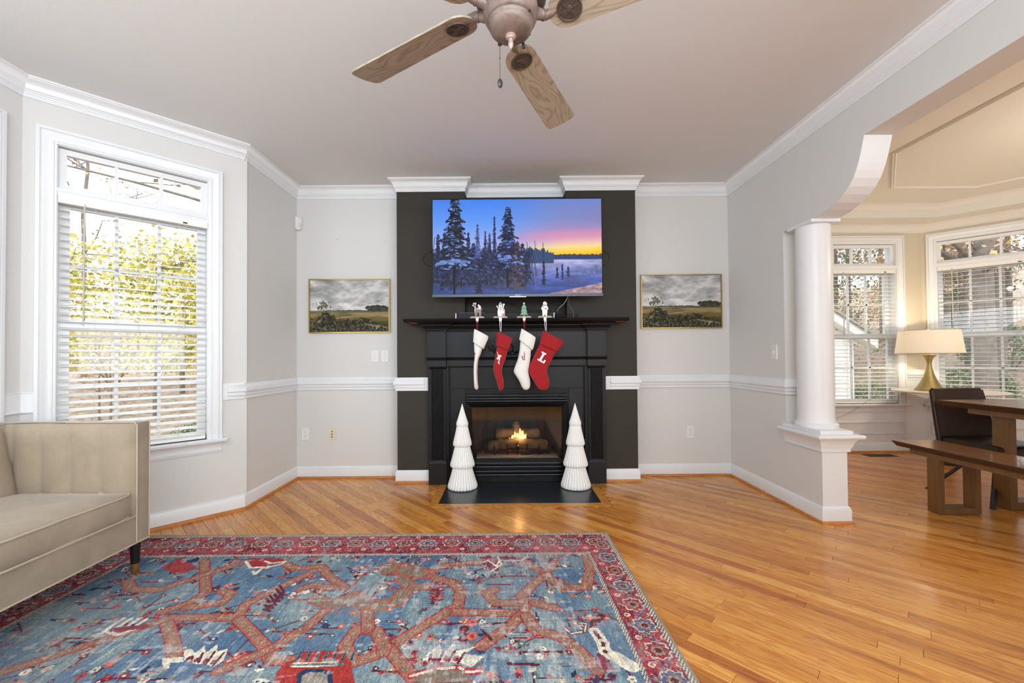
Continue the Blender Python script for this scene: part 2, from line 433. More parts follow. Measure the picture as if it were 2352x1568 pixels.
def velvet(name, col):
    m, nt, b = new_mat(name); L = nt.links.new
    tc = N(nt, 'ShaderNodeTexCoord')
    n = N(nt, 'ShaderNodeTexNoise', i_Scale=5.0, i_Detail=5.0, i_Roughness=0.65, i_Distortion=0.6); L(tc.outputs['Object'], n.inputs['Vector'])
    r = ramp(nt, [(0.3, tuple(c * 0.86 for c in col[:3]) + (1,)), (0.7, tuple(c * 1.1 for c in col[:3]) + (1,))]); L(n.outputs['Fac'], r.inputs['Fac'])
    n2 = N(nt, 'ShaderNodeTexNoise', i_Scale=420.0, i_Detail=1.0); L(tc.outputs['Object'], n2.inputs['Vector'])
    bp = N(nt, 'ShaderNodeBump', i_Strength=0.3, i_Distance=0.001); L(n2.outputs['Fac'], bp.inputs['Height'])
    n3 = N(nt, 'ShaderNodeTexNoise', i_Scale=7.0, i_Detail=2.0); L(tc.outputs['Object'], n3.inputs['Vector'])
    bp2 = N(nt, 'ShaderNodeBump', i_Strength=0.5, i_Distance=0.01); L(n3.outputs['Fac'], bp2.inputs['Height']); L(bp.outputs['Normal'], bp2.inputs['Normal'])
    L(bp2.outputs['Normal'], b.inputs['Normal']); L(r.outputs['Color'], b.inputs['Base Color'])
    b.inputs['Roughness'].default_value = 0.8; b.inputs['Sheen Weight'].default_value = 0.35; b.inputs['Sheen Roughness'].default_value = 0.35; b.inputs['Specular IOR Level'].default_value = 0.2
    return m
VELVET = velvet('beige_velvet', S(163, 148, 129))

def knit(name, col, var=0.1):
    m, nt, b = new_mat(name); L = nt.links.new
    tc = N(nt, 'ShaderNodeTexCoord')
    n = N(nt, 'ShaderNodeTexNoise', i_Scale=260.0, i_Detail=2.0); L(tc.outputs['Object'], n.inputs['Vector'])
    r = ramp(nt, [(0.3, tuple(c * (1 - 2.2 * var) for c in col[:3]) + (1,)), (0.7, tuple(min(1, c * (1 + var)) for c in col[:3]) + (1,))]); L(n.outputs['Fac'], r.inputs['Fac'])
    L(r.outputs['Color'], b.inputs['Base Color'])
    bp = N(nt, 'ShaderNodeBump', i_Strength=0.6, i_Distance=0.003); L(n.outputs['Fac'], bp.inputs['Height']); L(bp.outputs['Normal'], b.inputs['Normal'])
    b.inputs['Roughness'].default_value = 0.9; b.inputs['Sheen Weight'].default_value = 0.2
    return m
REDKNIT = knit('red_knit', S(168, 16, 26), 0.18)
WHITEKNIT = knit('white_knit', S(238, 236, 230), 0.04)
REDFELT = knit('red_felt', S(150, 22, 32))
WHITEFELT = knit('white_felt', S(244, 240, 238), 0.02)

def shade_mat():
    m, nt, b = new_mat('lamp_shade_linen'); nt.nodes.remove(b); out = nt.nodes['Material Output']; L = nt.links.new
    d = N(nt, 'ShaderNodeBsdfDiffuse', i_Color=S(248, 242, 232)); t = N(nt, 'ShaderNodeBsdfTranslucent', i_Color=S(255, 252, 246))
    mx = N(nt, 'ShaderNodeMixShader'); mx.inputs[0].default_value = 0.38
    L(d.outputs[0], mx.inputs[1]); L(t.outputs[0], mx.inputs[2]); L(mx.outputs[0], out.inputs[0])
    return m
SHADE = shade_mat()
def leaf_mat(name, cols):
    m, nt, b = new_mat(name); L = nt.links.new
    g = N(nt, 'ShaderNodeNewGeometry')
    r = ramp(nt, [(i / (len(cols) - 1), c) for i, c in enumerate(cols)]); L(g.outputs['Random Per Island'], r.inputs['Fac'])
    L(r.outputs['Color'], b.inputs['Base Color']); b.inputs['Roughness'].default_value = 0.7
    return m
YELLOWLEAF = leaf_mat('yellow_leaves', [S(214, 190, 70), S(170, 172, 80), S(236, 214, 96), S(140, 150, 80), S(222, 200, 120)])
GREENLEAF = leaf_mat('green_leaves', [S(112, 128, 96), S(90, 110, 84), S(140, 150, 110), S(84, 100, 80)])
BROWNLEAF = leaf_mat('brown_leaves', [S(176, 140, 120), S(196, 160, 130), S(150, 120, 112), S(214, 186, 96), S(190, 152, 142), S(140, 130, 112)])
# ------------------------------------------------------------------ the room shell
H = 2.74
XL, XC, XR, XR2 = -1.981, -2.749, 2.104, 2.271
YF, YB, YN = 3.844, 3.686, 3.832            # far wall, chimney breast, niche back
YAB, YAC, YE, YP = 3.068, 2.300, 3.080, 2.735
YBACK = -2.5
BX0, BX1, NX0, NX1 = -0.991, 1.179, -0.375, 0.550
DYF = 4.70                                    # dining room far wall
DC0, DC1 = 3.48, 4.81                         # its corners with the slanted bay walls
DC2 = (DC1 + 0.72, DYF - 0.72)
r2 = math.sqrt(0.5)

def wall_frame(O, t, n):
    return lambda s, d, z: Vector((O[0] + t[0] * s + n[0] * d, O[1] + t[1] * s + n[1] * d, z))
F_bay = wall_frame((XL, YAB), (-r2, -r2), (-r2, r2))            # living room bay, s runs away from the corner
F_left = wall_frame((XC, YAC), (0, -1), (-1, 0))
F_dfar = wall_frame((DC1, DYF), (-1, 0), (0, 1))
F_dbay = wall_frame((DC1, DYF), (r2, -r2), (r2, r2))
WTH = 0.13
def wall_with_holes(name, F, s0, s1, holes, mat, z1=H + 0.02):
    mb = MB(); xs = s0
    for a, b, za, zb in holes:
        mb.fbox(F, xs, a, 0, WTH, 0, z1)
        if za > 0: mb.fbox(F, a, b, 0, WTH, 0, za)
        mb.fbox(F, a, b, 0, WTH, zb, z1); xs = b
    mb.fbox(F, xs, s1, 0, WTH, 0, z1)
    return struct(mb.build(name, mat))
WZ0, WZ1 = 0.556, 2.405
LBAY = (YAB - YAC) / r2
wall_with_holes('wall_left_bay', F_bay, -0.02, LBAY + 0.02, [(0.222, 0.952, WZ0, WZ1)], WALL)
wall_with_holes('wall_left', F_left, -0.0, YAC - YBACK, [(0.175, 1.60, WZ0, WZ1)], WALL)
mb = MB(); mb.box(XL - WTH, XL, YAB, YF + WTH, 0, H + 0.02); struct(mb.build('wall_left_return', WALL))
mb = MB(); mb.box(XL, BX0, YF, YF + WTH, 0, H + 0.02); mb.box(BX1, XR, YF, YF + WTH, 0, H + 0.02); struct(mb.build('wall_far', WALL))
# chimney breast with the niche for the television and the hole for the fireplace
FX0, FX1, FZ0, FZ1 = -0.330, 0.505, 0.195, 0.695
NZ = 1.440
mb = MB(); mb.mi = 0
mb.box(BX0, NX0, YB, YF + WTH, NZ, H + 0.02); mb.box(NX1, BX1, YB, YF + WTH, NZ, H + 0.02)
mb.box(NX0, NX1, YN, YF + WTH, NZ, H + 0.02)
mb.box(BX0, FX0, YB, YF + 0.35, 0, NZ); mb.box(FX1, BX1, YB, YF + 0.35, 0, NZ)
mb.box(FX0, FX1, YB, YF + 0.35, 0, FZ0); mb.box(FX0, FX1, YB, YF + 0.35, FZ1, NZ)
mb.box(FX0, FX1, YF + 0.30, YF + 0.35, FZ0, FZ1)
struct(mb.build('wall_chimney', CHARCOAL))
# right wall with the opening to the dining room, its shaped bracket and the half wall under the column
poly = [(YF + 0.02, 0), (YF + 0.02, H + 0.02), (YBACK, H + 0.02), (YBACK, 2.411), (2.371, 2.411), (2.380, 2.378), (2.389, 2.345), (2.400, 2.308), (2.413, 2.270), (2.430, 2.230),
        (2.450, 2.193), (2.484, 2.155), (2.526, 2.123), (2.585, 2.092), (2.652, 2.070), (2.705, 2.060), (2.758, 2.057), (YE, 2.057), (YE, 0)]
mb = MB(); mb.prism(poly, lambda y, z, x: Vector((x, y, z)), XR, XR2)
mb.box(XR, XR2, YP, YE, 0, 0.53)
o = struct(mb.build('wall_right', [WALL, TRIM], smooth=25))
mb = MB(); mb.box(XC - 0.2, 5.8, YBACK - WTH, YBACK, 0, H + 0.02); struct(mb.build('wall_back', WALL))
# dining room
wall_with_holes('wall_dining_far', F_dfar, 0, DC1 - DC0, [(0.305, 1.035, WZ0, WZ1)], WARMWALL)
wall_with_holes('wall_dining_bay', F_dbay, 0, 1.02, [(0.116, 0.846, WZ0, WZ1)], WARMWALL)
F_dl = wall_frame((DC0, DYF), (-r2, -r2), (-r2, r2))
wall_with_holes('wall_dining_left_bay', F_dl, 0, (DC0 - XR2) / r2, [], WARMWALL)
mb = MB(); mb.box(DC2[0], DC2[0] + WTH, YBACK, DC2[1] + 0.02, 0, H + 0.02); struct(mb.build('wall_dining_right', WARMWALL))
# the two white wainscot zones below the dining windows are part of the trim
mb = MB(); mb.box(XC - 0.2, XR + 0.05, YBACK, YF + 0.02, H, H + 0.08); struct(mb.build('ceiling', CEIL))
mb = MB(); mb.box(XR2 - 0.02, 5.8, YBACK, 5.0, H, H + 0.08); struct(mb.build('ceiling_dining', CEIL2))

LIVING = [(XC, YBACK), (XC, YAC), (XL, YAB), (XL, YF), (BX0, YF), (BX0, YB), (NX0, YB), (NX0, YN), (NX1, YN), (NX1, YB), (BX1, YB), (BX1, YF), (XR, YF), (XR, YBACK)]
c0 = H - 0.109
CROWN = [(0, c0), (0.009, c0), (0.010, c0 + 0.020), (0.013, c0 + 0.022), (0.014, c0 + 0.030), (0.020, c0 + 0.032), (0.022, c0 + 0.040), (0.026, c0 + 0.043), (0.027, c0 + 0.048),
         (0.029, c0 + 0.062), (0.036, c0 + 0.078), (0.047, c0 + 0.090), (0.055, c0 + 0.094), (0.056, c0 + 0.097), (0.065, c0 + 0.098), (0.065, H), (0, H)]
struct(sweep(LIVING, CROWN, XY).build('trim_1', TRIM, smooth=40))
# chair rail
def rail(z0):
    return [(0, z0), (0.012, z0), (0.014, z0 + 0.006), (0.013, z0 + 0.014), (0.010, z0 + 0.018), (0.010, z0 + 0.022), (0.020, z0 + 0.025), (0.023, z0 + 0.032), (0.020, z0 + 0.040),
            (0.014, z0 + 0.043), (0.014, z0 + 0.050), (0.028, z0 + 0.054), (0.031, z0 + 0.060), (0.029, z0 + 0.068), (0.020, z0 + 0.096), (0.014, z0 + 0.104), (0.014, z0 + 0.118), (0, z0 + 0.118)]
RZ = 0.8265
fb = lambda s: (XL - s * r2, YAB - s * r2)
struct(sweep([fb(0.105), (XL, YAB), (XL, YF), (BX0, YF), (BX0, YB), (-0.745, YB)], rail(RZ), XY).build('trim_2', TRIM, smooth=40))
struct(sweep([(0.935, YB), (BX1, YB), (BX1, YF), (XR, YF), (XR, YE), (XR2, YE), (XR2, YE + 0.3)], rail(RZ), XY).build('trim_3', TRIM, smooth=40))
BACKP = [(0, RZ - 0.001), (0.009, RZ - 0.001), (0.009, RZ + 0.119), (0, RZ + 0.119)]
struct(sweep([fb(0.134), fb(0.0)], BACKP, XY).build('trim_4', TRIM))
struct(sweep([(BX0, YF), (BX0, YB), (-0.704, YB)], BACKP, XY).build('trim_5', TRIM))
struct(sweep([(0.888, YB), (BX1, YB), (BX1, YF)], BACKP, XY).build('trim_6', TRIM))
FLAT = [(0, RZ), (0.016, RZ), (0.018, RZ + 0.005), (0.016, RZ + 0.010), (0.008, RZ + 0.012), (0.008, RZ + 0.110), (0.012, RZ + 0.112), (0.012, RZ + 0.118), (0, RZ + 0.118)]
struct(sweep([(XC, YAC - 0.095), (XC, YAC), fb(1.033)], FLAT, XY).build('trim_7', TRIM))
# baseboards and the oak shoe molding below them
BASE = [(0, 0.0175), (0.0145, 0.0175), (0.0145, 0.090), (0.011, 0.098), (0.010, 0.104), (0.006, 0.108), (0.004, 0.112), (0, 0.112)]
SHOEP = [(0, 0), (0.0245, 0), (0.0245, 0.008), (0.0225, 0.014), (0.0190, 0.018), (0.0145, 0.0195), (0, 0.0195)]
paths = {'left': [(XC, YBACK), (XC, YAC), (XL, YAB), (XL, YF), (BX0, YF), (BX0, YB), (-0.704, YB)],
         'right': [(0.884, YB), (BX1, YB), (BX1, YF), (XR, YF), (XR, YP), (XR2, YP), (XR2, 3.49), (DC0, DYF), (DC1, DYF), DC2, (DC2[0], YBACK)]}
for side, p in paths.items():
    struct(sweep(p, BASE, XY).build('baseboard_' + side, TRIM, smooth=40))
    struct(sweep(p, SHOEP, XY).build('trim_%d' % (8 if side == 'left' else 9), SHOE, smooth=40))

# column, its capital slab and the stepped ledge on the half wall
def slab(mb, g, z0, z1, c=0.004, g2=None):
    g2 = g if g2 is None else g2
    mb.cbox(XR - g, XR2 + g, YP - g2, YE + g2, z0, z1, c)
mb = MB()
LED = [(0, 0.476), (0.014, 0.476), (0.014, 0.498), (0.018, 0.500), (0.018, 0.506), (0.021, 0.508), (0.025, 0.525), (0.032, 0.545), (0.041, 0.560), (0.042, 0.569), (0.066, 0.570), (0.071, 0.578), (0.070, 0.588), (0.064, 0.594), (0, 0.594)]
mb2 = sweep([(XR, YE), (XR, YP), (XR2, YP), (XR2, YE)], LED, XY)
ledge = struct(mb2.build('trim_10', TRIM, smooth=40))
mb = MB(); mb.box(XR - 0.005, XR2 + 0.005, YP - 0.005, YE - 0.001, 0.528, 0.594); mb.cbox(XR - 0.026, XR2 + 0.026, YP - 0.024, YE - 0.001, 0.592, 0.618, 0.005); mb.build('plinth', TRIM, ledge)
CXC, CYC = 2.196, 2.905
mb = MB()
mb.lathe([(0.128, 0.616), (0.130, 0.622), (0.130, 0.640), (0.124, 0.646), (0.116, 0.652), (0.112, 0.668), (0.1085, 0.70), (0.108, 1.2), (0.1065, 1.7), (0.105, 2.02), (0.105, 2.040)], CXC, CYC, 48, cap0=False, cap1=False)
col_o = struct(mb.build('column', TRIM, smooth=35))
mb = MB(); mb.cbox(2.088, 2.290, 2.772, 3.012, 2.034, 2.0565, 0.003); mb.build('capital', TRIM, col_o)
# the light-painted underside of the bracket
mb = MB()
cur = poly[4:18]
for (ya, za), (yb, zb) in zip(cur[:-1], cur[1:]):
    mb.add([(XR + 0.001, ya - 0.0008, za - 0.0008), (XR2 - 0.001, ya - 0.0008, za - 0.0008), (XR2 - 0.001, yb - 0.0008, zb - 0.0008), (XR + 0.001, yb - 0.0008, zb - 0.0008)], [(0, 1, 2, 3)])
mb.build('bracket_facing', TRIM, o, smooth=60)
mb = MB(); mb.box(XR, XR2, YP - 0.0015, YP, 0.10, 0.478); mb.build('end_panel', TRIM, o)

# dining room ceiling: dropped border round a tray, crowns, and the thin panel molding
DIN = [(XR2, 3.49), (DC0, DYF), (DC1, DYF), DC2, (DC2[0], YBACK)]
struct(sweep(DIN, [(0, 2.606), (0.296, 2.606), (0.296, H), (0, H)], XY).build('ceiling_dining_border', CEIL2))
q0 = 2.521
CR2 = [(0, q0), (0.008, q0), (0.010, q0 + 0.014), (0.016, q0 + 0.017), (0.018, q0 + 0.028), (0.024, q0 + 0.040), (0.036, q0 + 0.056), (0.050, q0 + 0.066), (0.052, q0 + 0.070), (0.060, q0 + 0.072), (0.060, 2.606), (0, 2.606)]
struct(sweep(DIN, CR2, XY).build('trim_11', CEIL2, smooth=40))
t0 = 2.672
CR3 = [(0.296, t0), (0.304, t0), (0.306, t0 + 0.012), (0.312, t0 + 0.014), (0.316, t0 + 0.028), (0.330, t0 + 0.046), (0.346, t0 + 0.054), (0.356, t0 + 0.057), (0.356, H), (0.296, H)]
struct(sweep(DIN, CR3, XY).build('trim_12', CEIL2, smooth=40))
octo = [(3.10, 0.9), (3.10, 3.245), (3.74, 3.935), (4.553, 3.94), (5.19, 3.30), (5.19, 0.9)]
struct(sweep(octo, [(0, H), (0, H - 0.008), (0.008, H - 0.014), (0.016, H - 0.008), (0.024, H - 0.014), (0.030, H - 0.006), (0.030, H)], XY, closed=True).build('trim_13', CEIL2, smooth=40))

# white wainscot below the dining room chair rail
WA = [(0, 0.10), (0.004, 0.10), (0.004, RZ + 0.03), (0, RZ + 0.03)]
for i_, p_ in enumerate(([(XR2, 3.49), (DC0, DYF), (DC0 + 0.295, DYF)], [(DC1 - 0.305, DYF), (DC1, DYF), (DC1 + 0.116 * r2, DYF - 0.116 * r2)])):
    struct(sweep(p_, WA, XY).build('trim_%d' % (17 + i_), TRIM))
WB = [(0, 0.10), (0.004, 0.10), (0.004, 0.545), (0, 0.545)]
for i_, p_ in enumerate(([(DC0 + 0.295, DYF), (DC1 - 0.305, DYF)], [(DC1 + 0.116 * r2, DYF - 0.116 * r2), DC2, (DC2[0], YBACK)])):
    struct(sweep(p_, WB, XY).build('trim_%d' % (19 + i_), TRIM))
# ------------------------------------------------------------------ windows and blinds
CASE = [(0, 0.001), (0, -0.012), (0.010, -0.013), (0.012, -0.017), (0.020, -0.018), (0.022, -0.012), (0.034, -0.013), (0.048, -0.020), (0.060, -0.024), (0.064, -0.018), (0.066, -0.018), (0.067, -0.026), (0.083, -0.026), (0.083, 0.001)]
wcount = [0]
def ring_sash(mb, F, s0, s1, z0, z1, d0, d1, w):
    mb.fbox(F, s0, s0 + w, d0, d1, z0, z1); mb.fbox(F, s1 - w, s1, d0, d1, z0, z1)
    mb.fbox(F, s0 + w, s1 - w, d0, d1, z0, z0 + w); mb.fbox(F, s0 + w, s1 - w, d0, d1, z1 - w, z1)
def window(F, s0, s1):
    wcount[0] += 1
    root = struct(empty('window_%d' % wcount[0], F((s0 + s1) / 2, 0, WZ0)))
    c = F((s0 + s1) / 2, 0, WZ0)
    fm = lambda a, b, d: F(a, d, b)
    m = sweep([(s0, WZ0 - 0.003), (s0, WZ1), (s1, WZ1), (s1, WZ0 - 0.003)], CASE, fm, side=-1); m.o = Vector(c)
    m.build('casing', TRIM, root, smooth=40)
    m = MB(c)
    m.fbox(F, s0 - 0.001, s0 + 0.004, 0, WTH, WZ0, WZ1); m.fbox(F, s1 - 0.004, s1 + 0.001, 0, WTH, WZ0, WZ1); m.fbox(F, s0, s1, 0, WTH, WZ1 - 0.004, WZ1 + 0.001)
    m.build('jamb', TRIM, root)
    sill = [(-0.052, WZ0 - 0.024), (-0.056, WZ0 - 0.018), (-0.056, WZ0 - 0.006), (-0.050, WZ0), (WTH, WZ0), (WTH, WZ0 - 0.024)]
    m = MB(c); m.prism(sill, lambda d, z, s: F(s, d, z), s0 - 0.110, s1 + 0.110); m.build('sill', TRIM, root, smooth=40)
    apr = [(0, 0.456), (-0.010, 0.456), (-0.012, 0.466), (-0.016, 0.468), (-0.017, 0.478), (-0.012, 0.481), (-0.014, 0.515), (-0.026, 0.528), (-0.030, 0.533), (0, 0.533)]
    m = MB(c); m.prism(apr, lambda d, z, s: F(s, d, z), s0 - 0.082, s1 + 0.082); m.build('apron', TRIM, root, smooth=40)
    m = MB(c); m.fbox(F, s0, s1, -0.004, WTH, 2.103, 2.140); m.fbox(F, s0, s1, -0.010, 0.03, 2.128, 2.146); m.build('transom_bar', TRIM, root)
    def sash(name, z0, z1, d0, d1, w, mulls, rails):
        a, b = s0 + 0.004, s1 - 0.004
        m = MB(c); ring_sash(m, F, a, b, z0, z1, d0, d1, w); so = m.build(name, TRIM, root)
        for k in mulls:
            m = MB(c); m.fbox(F, k - 0.009, k + 0.009, d0 + 0.006, d1 - 0.004, z0 + w - 0.002, z1 - w + 0.002); m.build('muntin', TRIM, so)
        for k in rails:
            m = MB(c); m.fbox(F, a + w - 0.002, b - w + 0.002, d0 + 0.006, d1 - 0.004, k - 0.009, k + 0.009); m.build('muntin', TRIM, so)
        ss = [a + w] + sorted(mulls) + [b - w]; zz = [z0 + w] + list(rails) + [z1 - w]
        for i in range(len(ss) - 1):
            for j in range(len(zz) - 1):
                m = MB(c); m.fbox(F, ss[i], ss[i + 1], (d0 + d1) / 2 - 0.001, (d0 + d1) / 2 + 0.002, zz[j], zz[j + 1]); m.build('pane', GLASS, so)
    W = s1 - s0
    third = lambda w: [s0 + w + (W - 2 * w) * k / 3 for k in (1, 2)]
    sash('transom_sash', 2.146, WZ1 - 0.012, 0.022, 0.058, 0.034, third(0.034), [])
    sash('upper_sash', 1.318, 2.103, 0.092, 0.124, 0.046, third(0.046), [1.705])
    sash('lower_sash', WZ0, 1.350, 0.060, 0.090, 0.048, third(0.048), [0.968])
    return root
def blind(F, s0, s1, label, tilt, wand_side, lower=0.562, show_hardware=True):
    c = F((s0 + s1) / 2, 0.028, lower)
    root = thing('window_blind', label, 'blind', c)
    a, b = s0 + 0.012, s1 - 0.014
    m = MB(c); m.fbox(F, s0 + 0.005, s1 - 0.005, -0.008, 0.006, 2.060, 2.102); m.fbox(F, s0 + 0.006, s1 - 0.006, 0.006, 0.052, 2.066, 2.102)
    m.fbox(F, s0 + 0.005, s1 - 0.005, -0.011, -0.007, 2.062, 2.068); m.build('headrail', BLIND, root)
    dz = 0.0446; z = 2.030; first = None
    while z > lower + 0.05:
        ct, st = math.cos(tilt), math.sin(tilt); q = []
        for u, w in ((-0.025, -0.0012), (0.025, -0.0012), (0.025, 0.0012), (-0.025, 0.0012)):
            q.append((0.028 + u * ct - w * st, w * ct + u * st))
        if first is None:
            m = MB(F((a + b) / 2, 0.028, z)); m.prism([(d, z + h) for d, h in q], lambda d, zz, s: F(s, d, zz), a, b)
            first = m.build('slat', BLIND, root)
        else:
            e = first.copy(); COL.objects.link(e); e.location = F((a + b) / 2, 0.028, z) - Vector(c)
        z -= dz
    m = MB(c); m.fbox(F, a, b, 0.004, 0.052, lower, lower + 0.022); m.fbox(F, a, b, 0.006, 0.050, lower + 0.024, lower + 0.029); m.fbox(F, a, b, 0.006, 0.050, lower + 0.031, lower + 0.036); m.build('bottom_rail', BLIND, root)
    W = b - a
    for k in (0.21, 0.5, 0.79):
        for d in (0.002, 0.054):
            m = MB(c); p = F(a + W * k, d, 0); m.tube([(p.x, p.y, lower + 0.02), (p.x, p.y, 2.07)], 0.0008, 5); m.build('ladder_cord', CORDM, root)
    s_w = s1 - 0.115 if wand_side > 0 else s0 + 0.115
    p = F(s_w, -0.016, 0); q_ = F(s_w + 0.004, -0.014, 0)
    m = MB(c); m.tube([(p.x, p.y, 2.058), (q_.x, q_.y, 1.335)], 0.0042, 8); m.tube([(p.x, p.y, 2.075), (p.x, p.y, 2.055)], 0.0025, 6); m.build('tilt_wand', plain_wand, root, smooth=40)
    s_c = s0 + 0.135 if wand_side > 0 else s1 - 0.135
    m = MB(c)
    for k in (0, 0.012):
        p = F(s_c - k, -0.010, 0); q_ = F(s_c - k * 0.3, -0.013, 0); m.tube([(p.x, p.y, 2.062), (q_.x, q_.y, 1.365)], 0.0009, 5)
    p = F(s_c, -0.013, 0); m.lathe([(0.003, 1.375), (0.006, 1.365), (0.007, 1.345), (0.003, 1.338)], p.x, p.y, 8); m.build('lift_cord', CORDM, root)
    p = F(s_c - 0.006, -0.0125, 2.076); m = MB(c); m.fbox(F, s_c - 0.016, s_c + 0.008, -0.0125, -0.0095, 2.066, 2.076); m.build('cord_lock', DARKSLOT, root)
    return root
plain_wand = plain('wand_grey', S(196, 192, 186), 0.4)
window(F_bay, 0.222, 0.952)
blind(F_bay, 0.222, 0.952, 'white slatted blind in the window behind the beige sofa', math.radians(14), 1)
window(F_left, 0.175, 1.60)
window(F_dfar, 0.305, 1.035)
blind(F_dfar, 0.305, 1.035, 'white slatted blind partly hidden by the round white column', math.radians(5), 1)
window(F_dbay, 0.116, 0.846)
blind(F_dbay, 0.116, 0.846, 'white slatted blind behind the lit gold table lamp and leather chair', math.radians(4), -1)
# chair rail blocks and wainscot frames of the dining room
def frame_mold(F, s0, s1, z0, z1, name):
    fm = lambda a, b, d: F(a, d, b)
    m = sweep([(s0, z0), (s0, z1), (s1, z1), (s1, z0)], [(0, 0), (0, -0.010), (0.006, -0.016), (0.014, -0.012), (0.018, -0.014), (0.022, -0.008), (0.022, 0)], fm, side=1, closed=True)
    struct(m.build(name, TRIM, smooth=40))
frame_mold(F_dfar, 0.228, 1.112, 0.205, 0.355, 'trim_14')
frame_mold(F_dbay, 0.050, 0.95, 0.205, 0.355, 'trim_15')
mb = MB(); mb.fbox(F_dfar, 0.004, 0.221, -0.009, 0, RZ, RZ + 0.118); mb.fbox(F_dbay, 0.0, 0.032, -0.009, 0, RZ, RZ + 0.118)
w_o = struct(mb.build('trim_16', TRIM))
m = sweep([(0.205, 0), (0.03, 0)], [(-w, z) for w, z in [(0.009, RZ + 0.02), (0.02, RZ + 0.03), (0.023, RZ + 0.04), (0.014, RZ + 0.046), (0.014, RZ + 0.055), (0.028, RZ + 0.06), (0.026, RZ + 0.075), (0.009, RZ + 0.095)]], lambda s, d, z: F_dfar(s, d, z), side=1)
m.build('rail_block', TRIM, w_o, smooth=40)
# ------------------------------------------------------------------ oak strip floor laid at 45 degrees
mb = MB(); mb.box(XC - 0.2, 5.8, YBACK, 5.0, -0.06, -0.019)
floor = struct(mb.build('floor', SUBFLOOR))
PW = 0.0570
DARKS = [(1.22, 1.93), (0.84, 1.44), (0.62, 1.42), (-0.62, 3.22), (-0.40, 3.02), (1.10, 2.36), (0.55, 1.25), (-1.05, 2.95)]
planks = []
ud = Vector((r2, -r2)); vd = Vector((r2, r2))          # along a plank / across the planks
HX0, HX1, HY0 = -0.533, 0.720, 3.147                    # hearth slab
prng = random.Random(5)
nv0, nv1 = int(-4.6 / PW), int(7.4 / PW)
for k in range(nv0, nv1):
    v = k * PW
    u = -6.4 + prng.random() * 1.2
    while u < 7.2:
        L = prng.choice([0.45, 0.6, 0.75, 0.9, 1.1, 1.35, 1.7]) * (0.9 + 0.2 * prng.random())
        seed = prng.random()
        planks.append((u, u + L, v, seed)); u += L
def inside(x, y):
    if y < YBACK or y > 4.75 or x > 5.6: return False
    if x < XC - 0.03 or (x < XL and y - x > YAB - XL + 0.04): return False
    if x < XR + 0.1 and y > YF + 0.03: return False
    return True
def pt(u, v): return (ud.x * u + vd.x * v, ud.y * u + vd.y * v)
# keep clear of the hearth slab and its oak border, cut planks there
BR = 0.066
hx0, hx1, hy0 = HX0 - BR, HX1 + BR, HY0 - BR
segs = []
for u0, u1, v, seed in planks:
    n = max(2, int((u1 - u0) / 0.02)); run = None
    vc = v + PW / 2
    for i in range(n + 1):
        u = u0 + (u1 - u0) * i / n
        x, y = pt(u, vc)
        ok = inside(x, y) and not (hx0 - 0.012 < x < hx1 + 0.012 and y > hy0 - 0.012)
        if ok and run is None: run = u
        if (not ok or i == n) and run is not None:
            if u - run > 0.03: segs.append((run, u, v, seed))
            run = None
# how large each plank shows in the picture
def area_of(s):
    u0, u1, v, seed = s; P = []
    for u, w in ((u0, v), (u1, v), (u1, v + PW), (u0, v + PW)):
        x, y = pt(u, w)
        if y < 1.15: return 0
        a, b, c = proj((x, y, 0))
        P.append((min(max(a, 0), 2352), min(b, 1568)))
    x, y = pt((u0 + u1) / 2, v)
    if -2.25 < x < 0.60 and y < 2.58: return 0.0
    A = 0
    for i in range(4): A += P[i][0] * P[(i + 1) % 4][1] - P[(i + 1) % 4][0] * P[i][1]
    return abs(A) / 2
segs.sort(key=area_of, reverse=True)
def seed_of(s):
    u0, u1, v, seed = s
    for x, y in DARKS:
        uu = x * ud.x + y * ud.y; vv = x * vd.x + y * vd.y
        if u0 <= uu <= u1 and v <= vv < v + PW: return 1.6 + 0.3 * seed
    return seed
G = 0.0004
unit = MB(); c_ = 0.012
unit.add([(0, 0, -1), (1, 0, -1), (1, 1, -1), (0, 1, -1), (0, 0, -0.06), (1, 0, -0.06), (1, 1, -0.06), (0, 1, -0.06), (0.0012, 0.02, 0), (0.9988, 0.02, 0), (0.9988, 0.98, 0), (0.0012, 0.98, 0)],
         [(3, 2, 1, 0), (0, 1, 5, 4), (1, 2, 6, 5), (2, 3, 7, 6), (3, 0, 4, 7), (4, 5, 9, 8), (5, 6, 10, 9), (6, 7, 11, 10), (7, 4, 8, 11), (8, 9, 10, 11)])
ume = unit.mesh('plank', OAK)
for s in segs[:296]:
    u0, u1, v, _ = s
    p = link('plank', ume, floor, (*pt(u0 + G, v + G), 0.0), (0, 0, -PI / 4))
    p.scale = (u1 - u0 - 2 * G, PW - 2 * G, 0.018)
    p['seed'] = seed_of(s)
mb = MB(); sd = []
for s in segs[296:]:
    u0, u1, v, _ = s; u0 += G; u1 -= G; va, vb = v + G, v + PW - G
    q = [pt(u0, va), pt(u1, va), pt(u1, vb), pt(u0, vb)]; e = 0.001
    q2 = [pt(u0 + e, va + e), pt(u1 - e, va + e), pt(u1 - e, vb - e), pt(u0 + e, vb - e)]
    mb.add([(x, y, -0.0185) for x, y in q] + [(x, y, -0.001) for x, y in q] + [(x, y, 0) for x, y in q2],
           [(0, 1, 5, 4), (1, 2, 6, 5), (2, 3, 7, 6), (3, 0, 4, 7), (4, 5, 9, 8), (5, 6, 10, 9), (6, 7, 11, 10), (7, 4, 8, 11), (8, 9, 10, 11)])
    sd += [seed_of(s)] * 12
me = mb.mesh('planks', OAKS)
at_ = me.attributes.new('seed', 'FLOAT', 'POINT'); at_.data.foreach_set('value', sd)
po = link('planks', me, floor); po['kind'] = 'stuff'
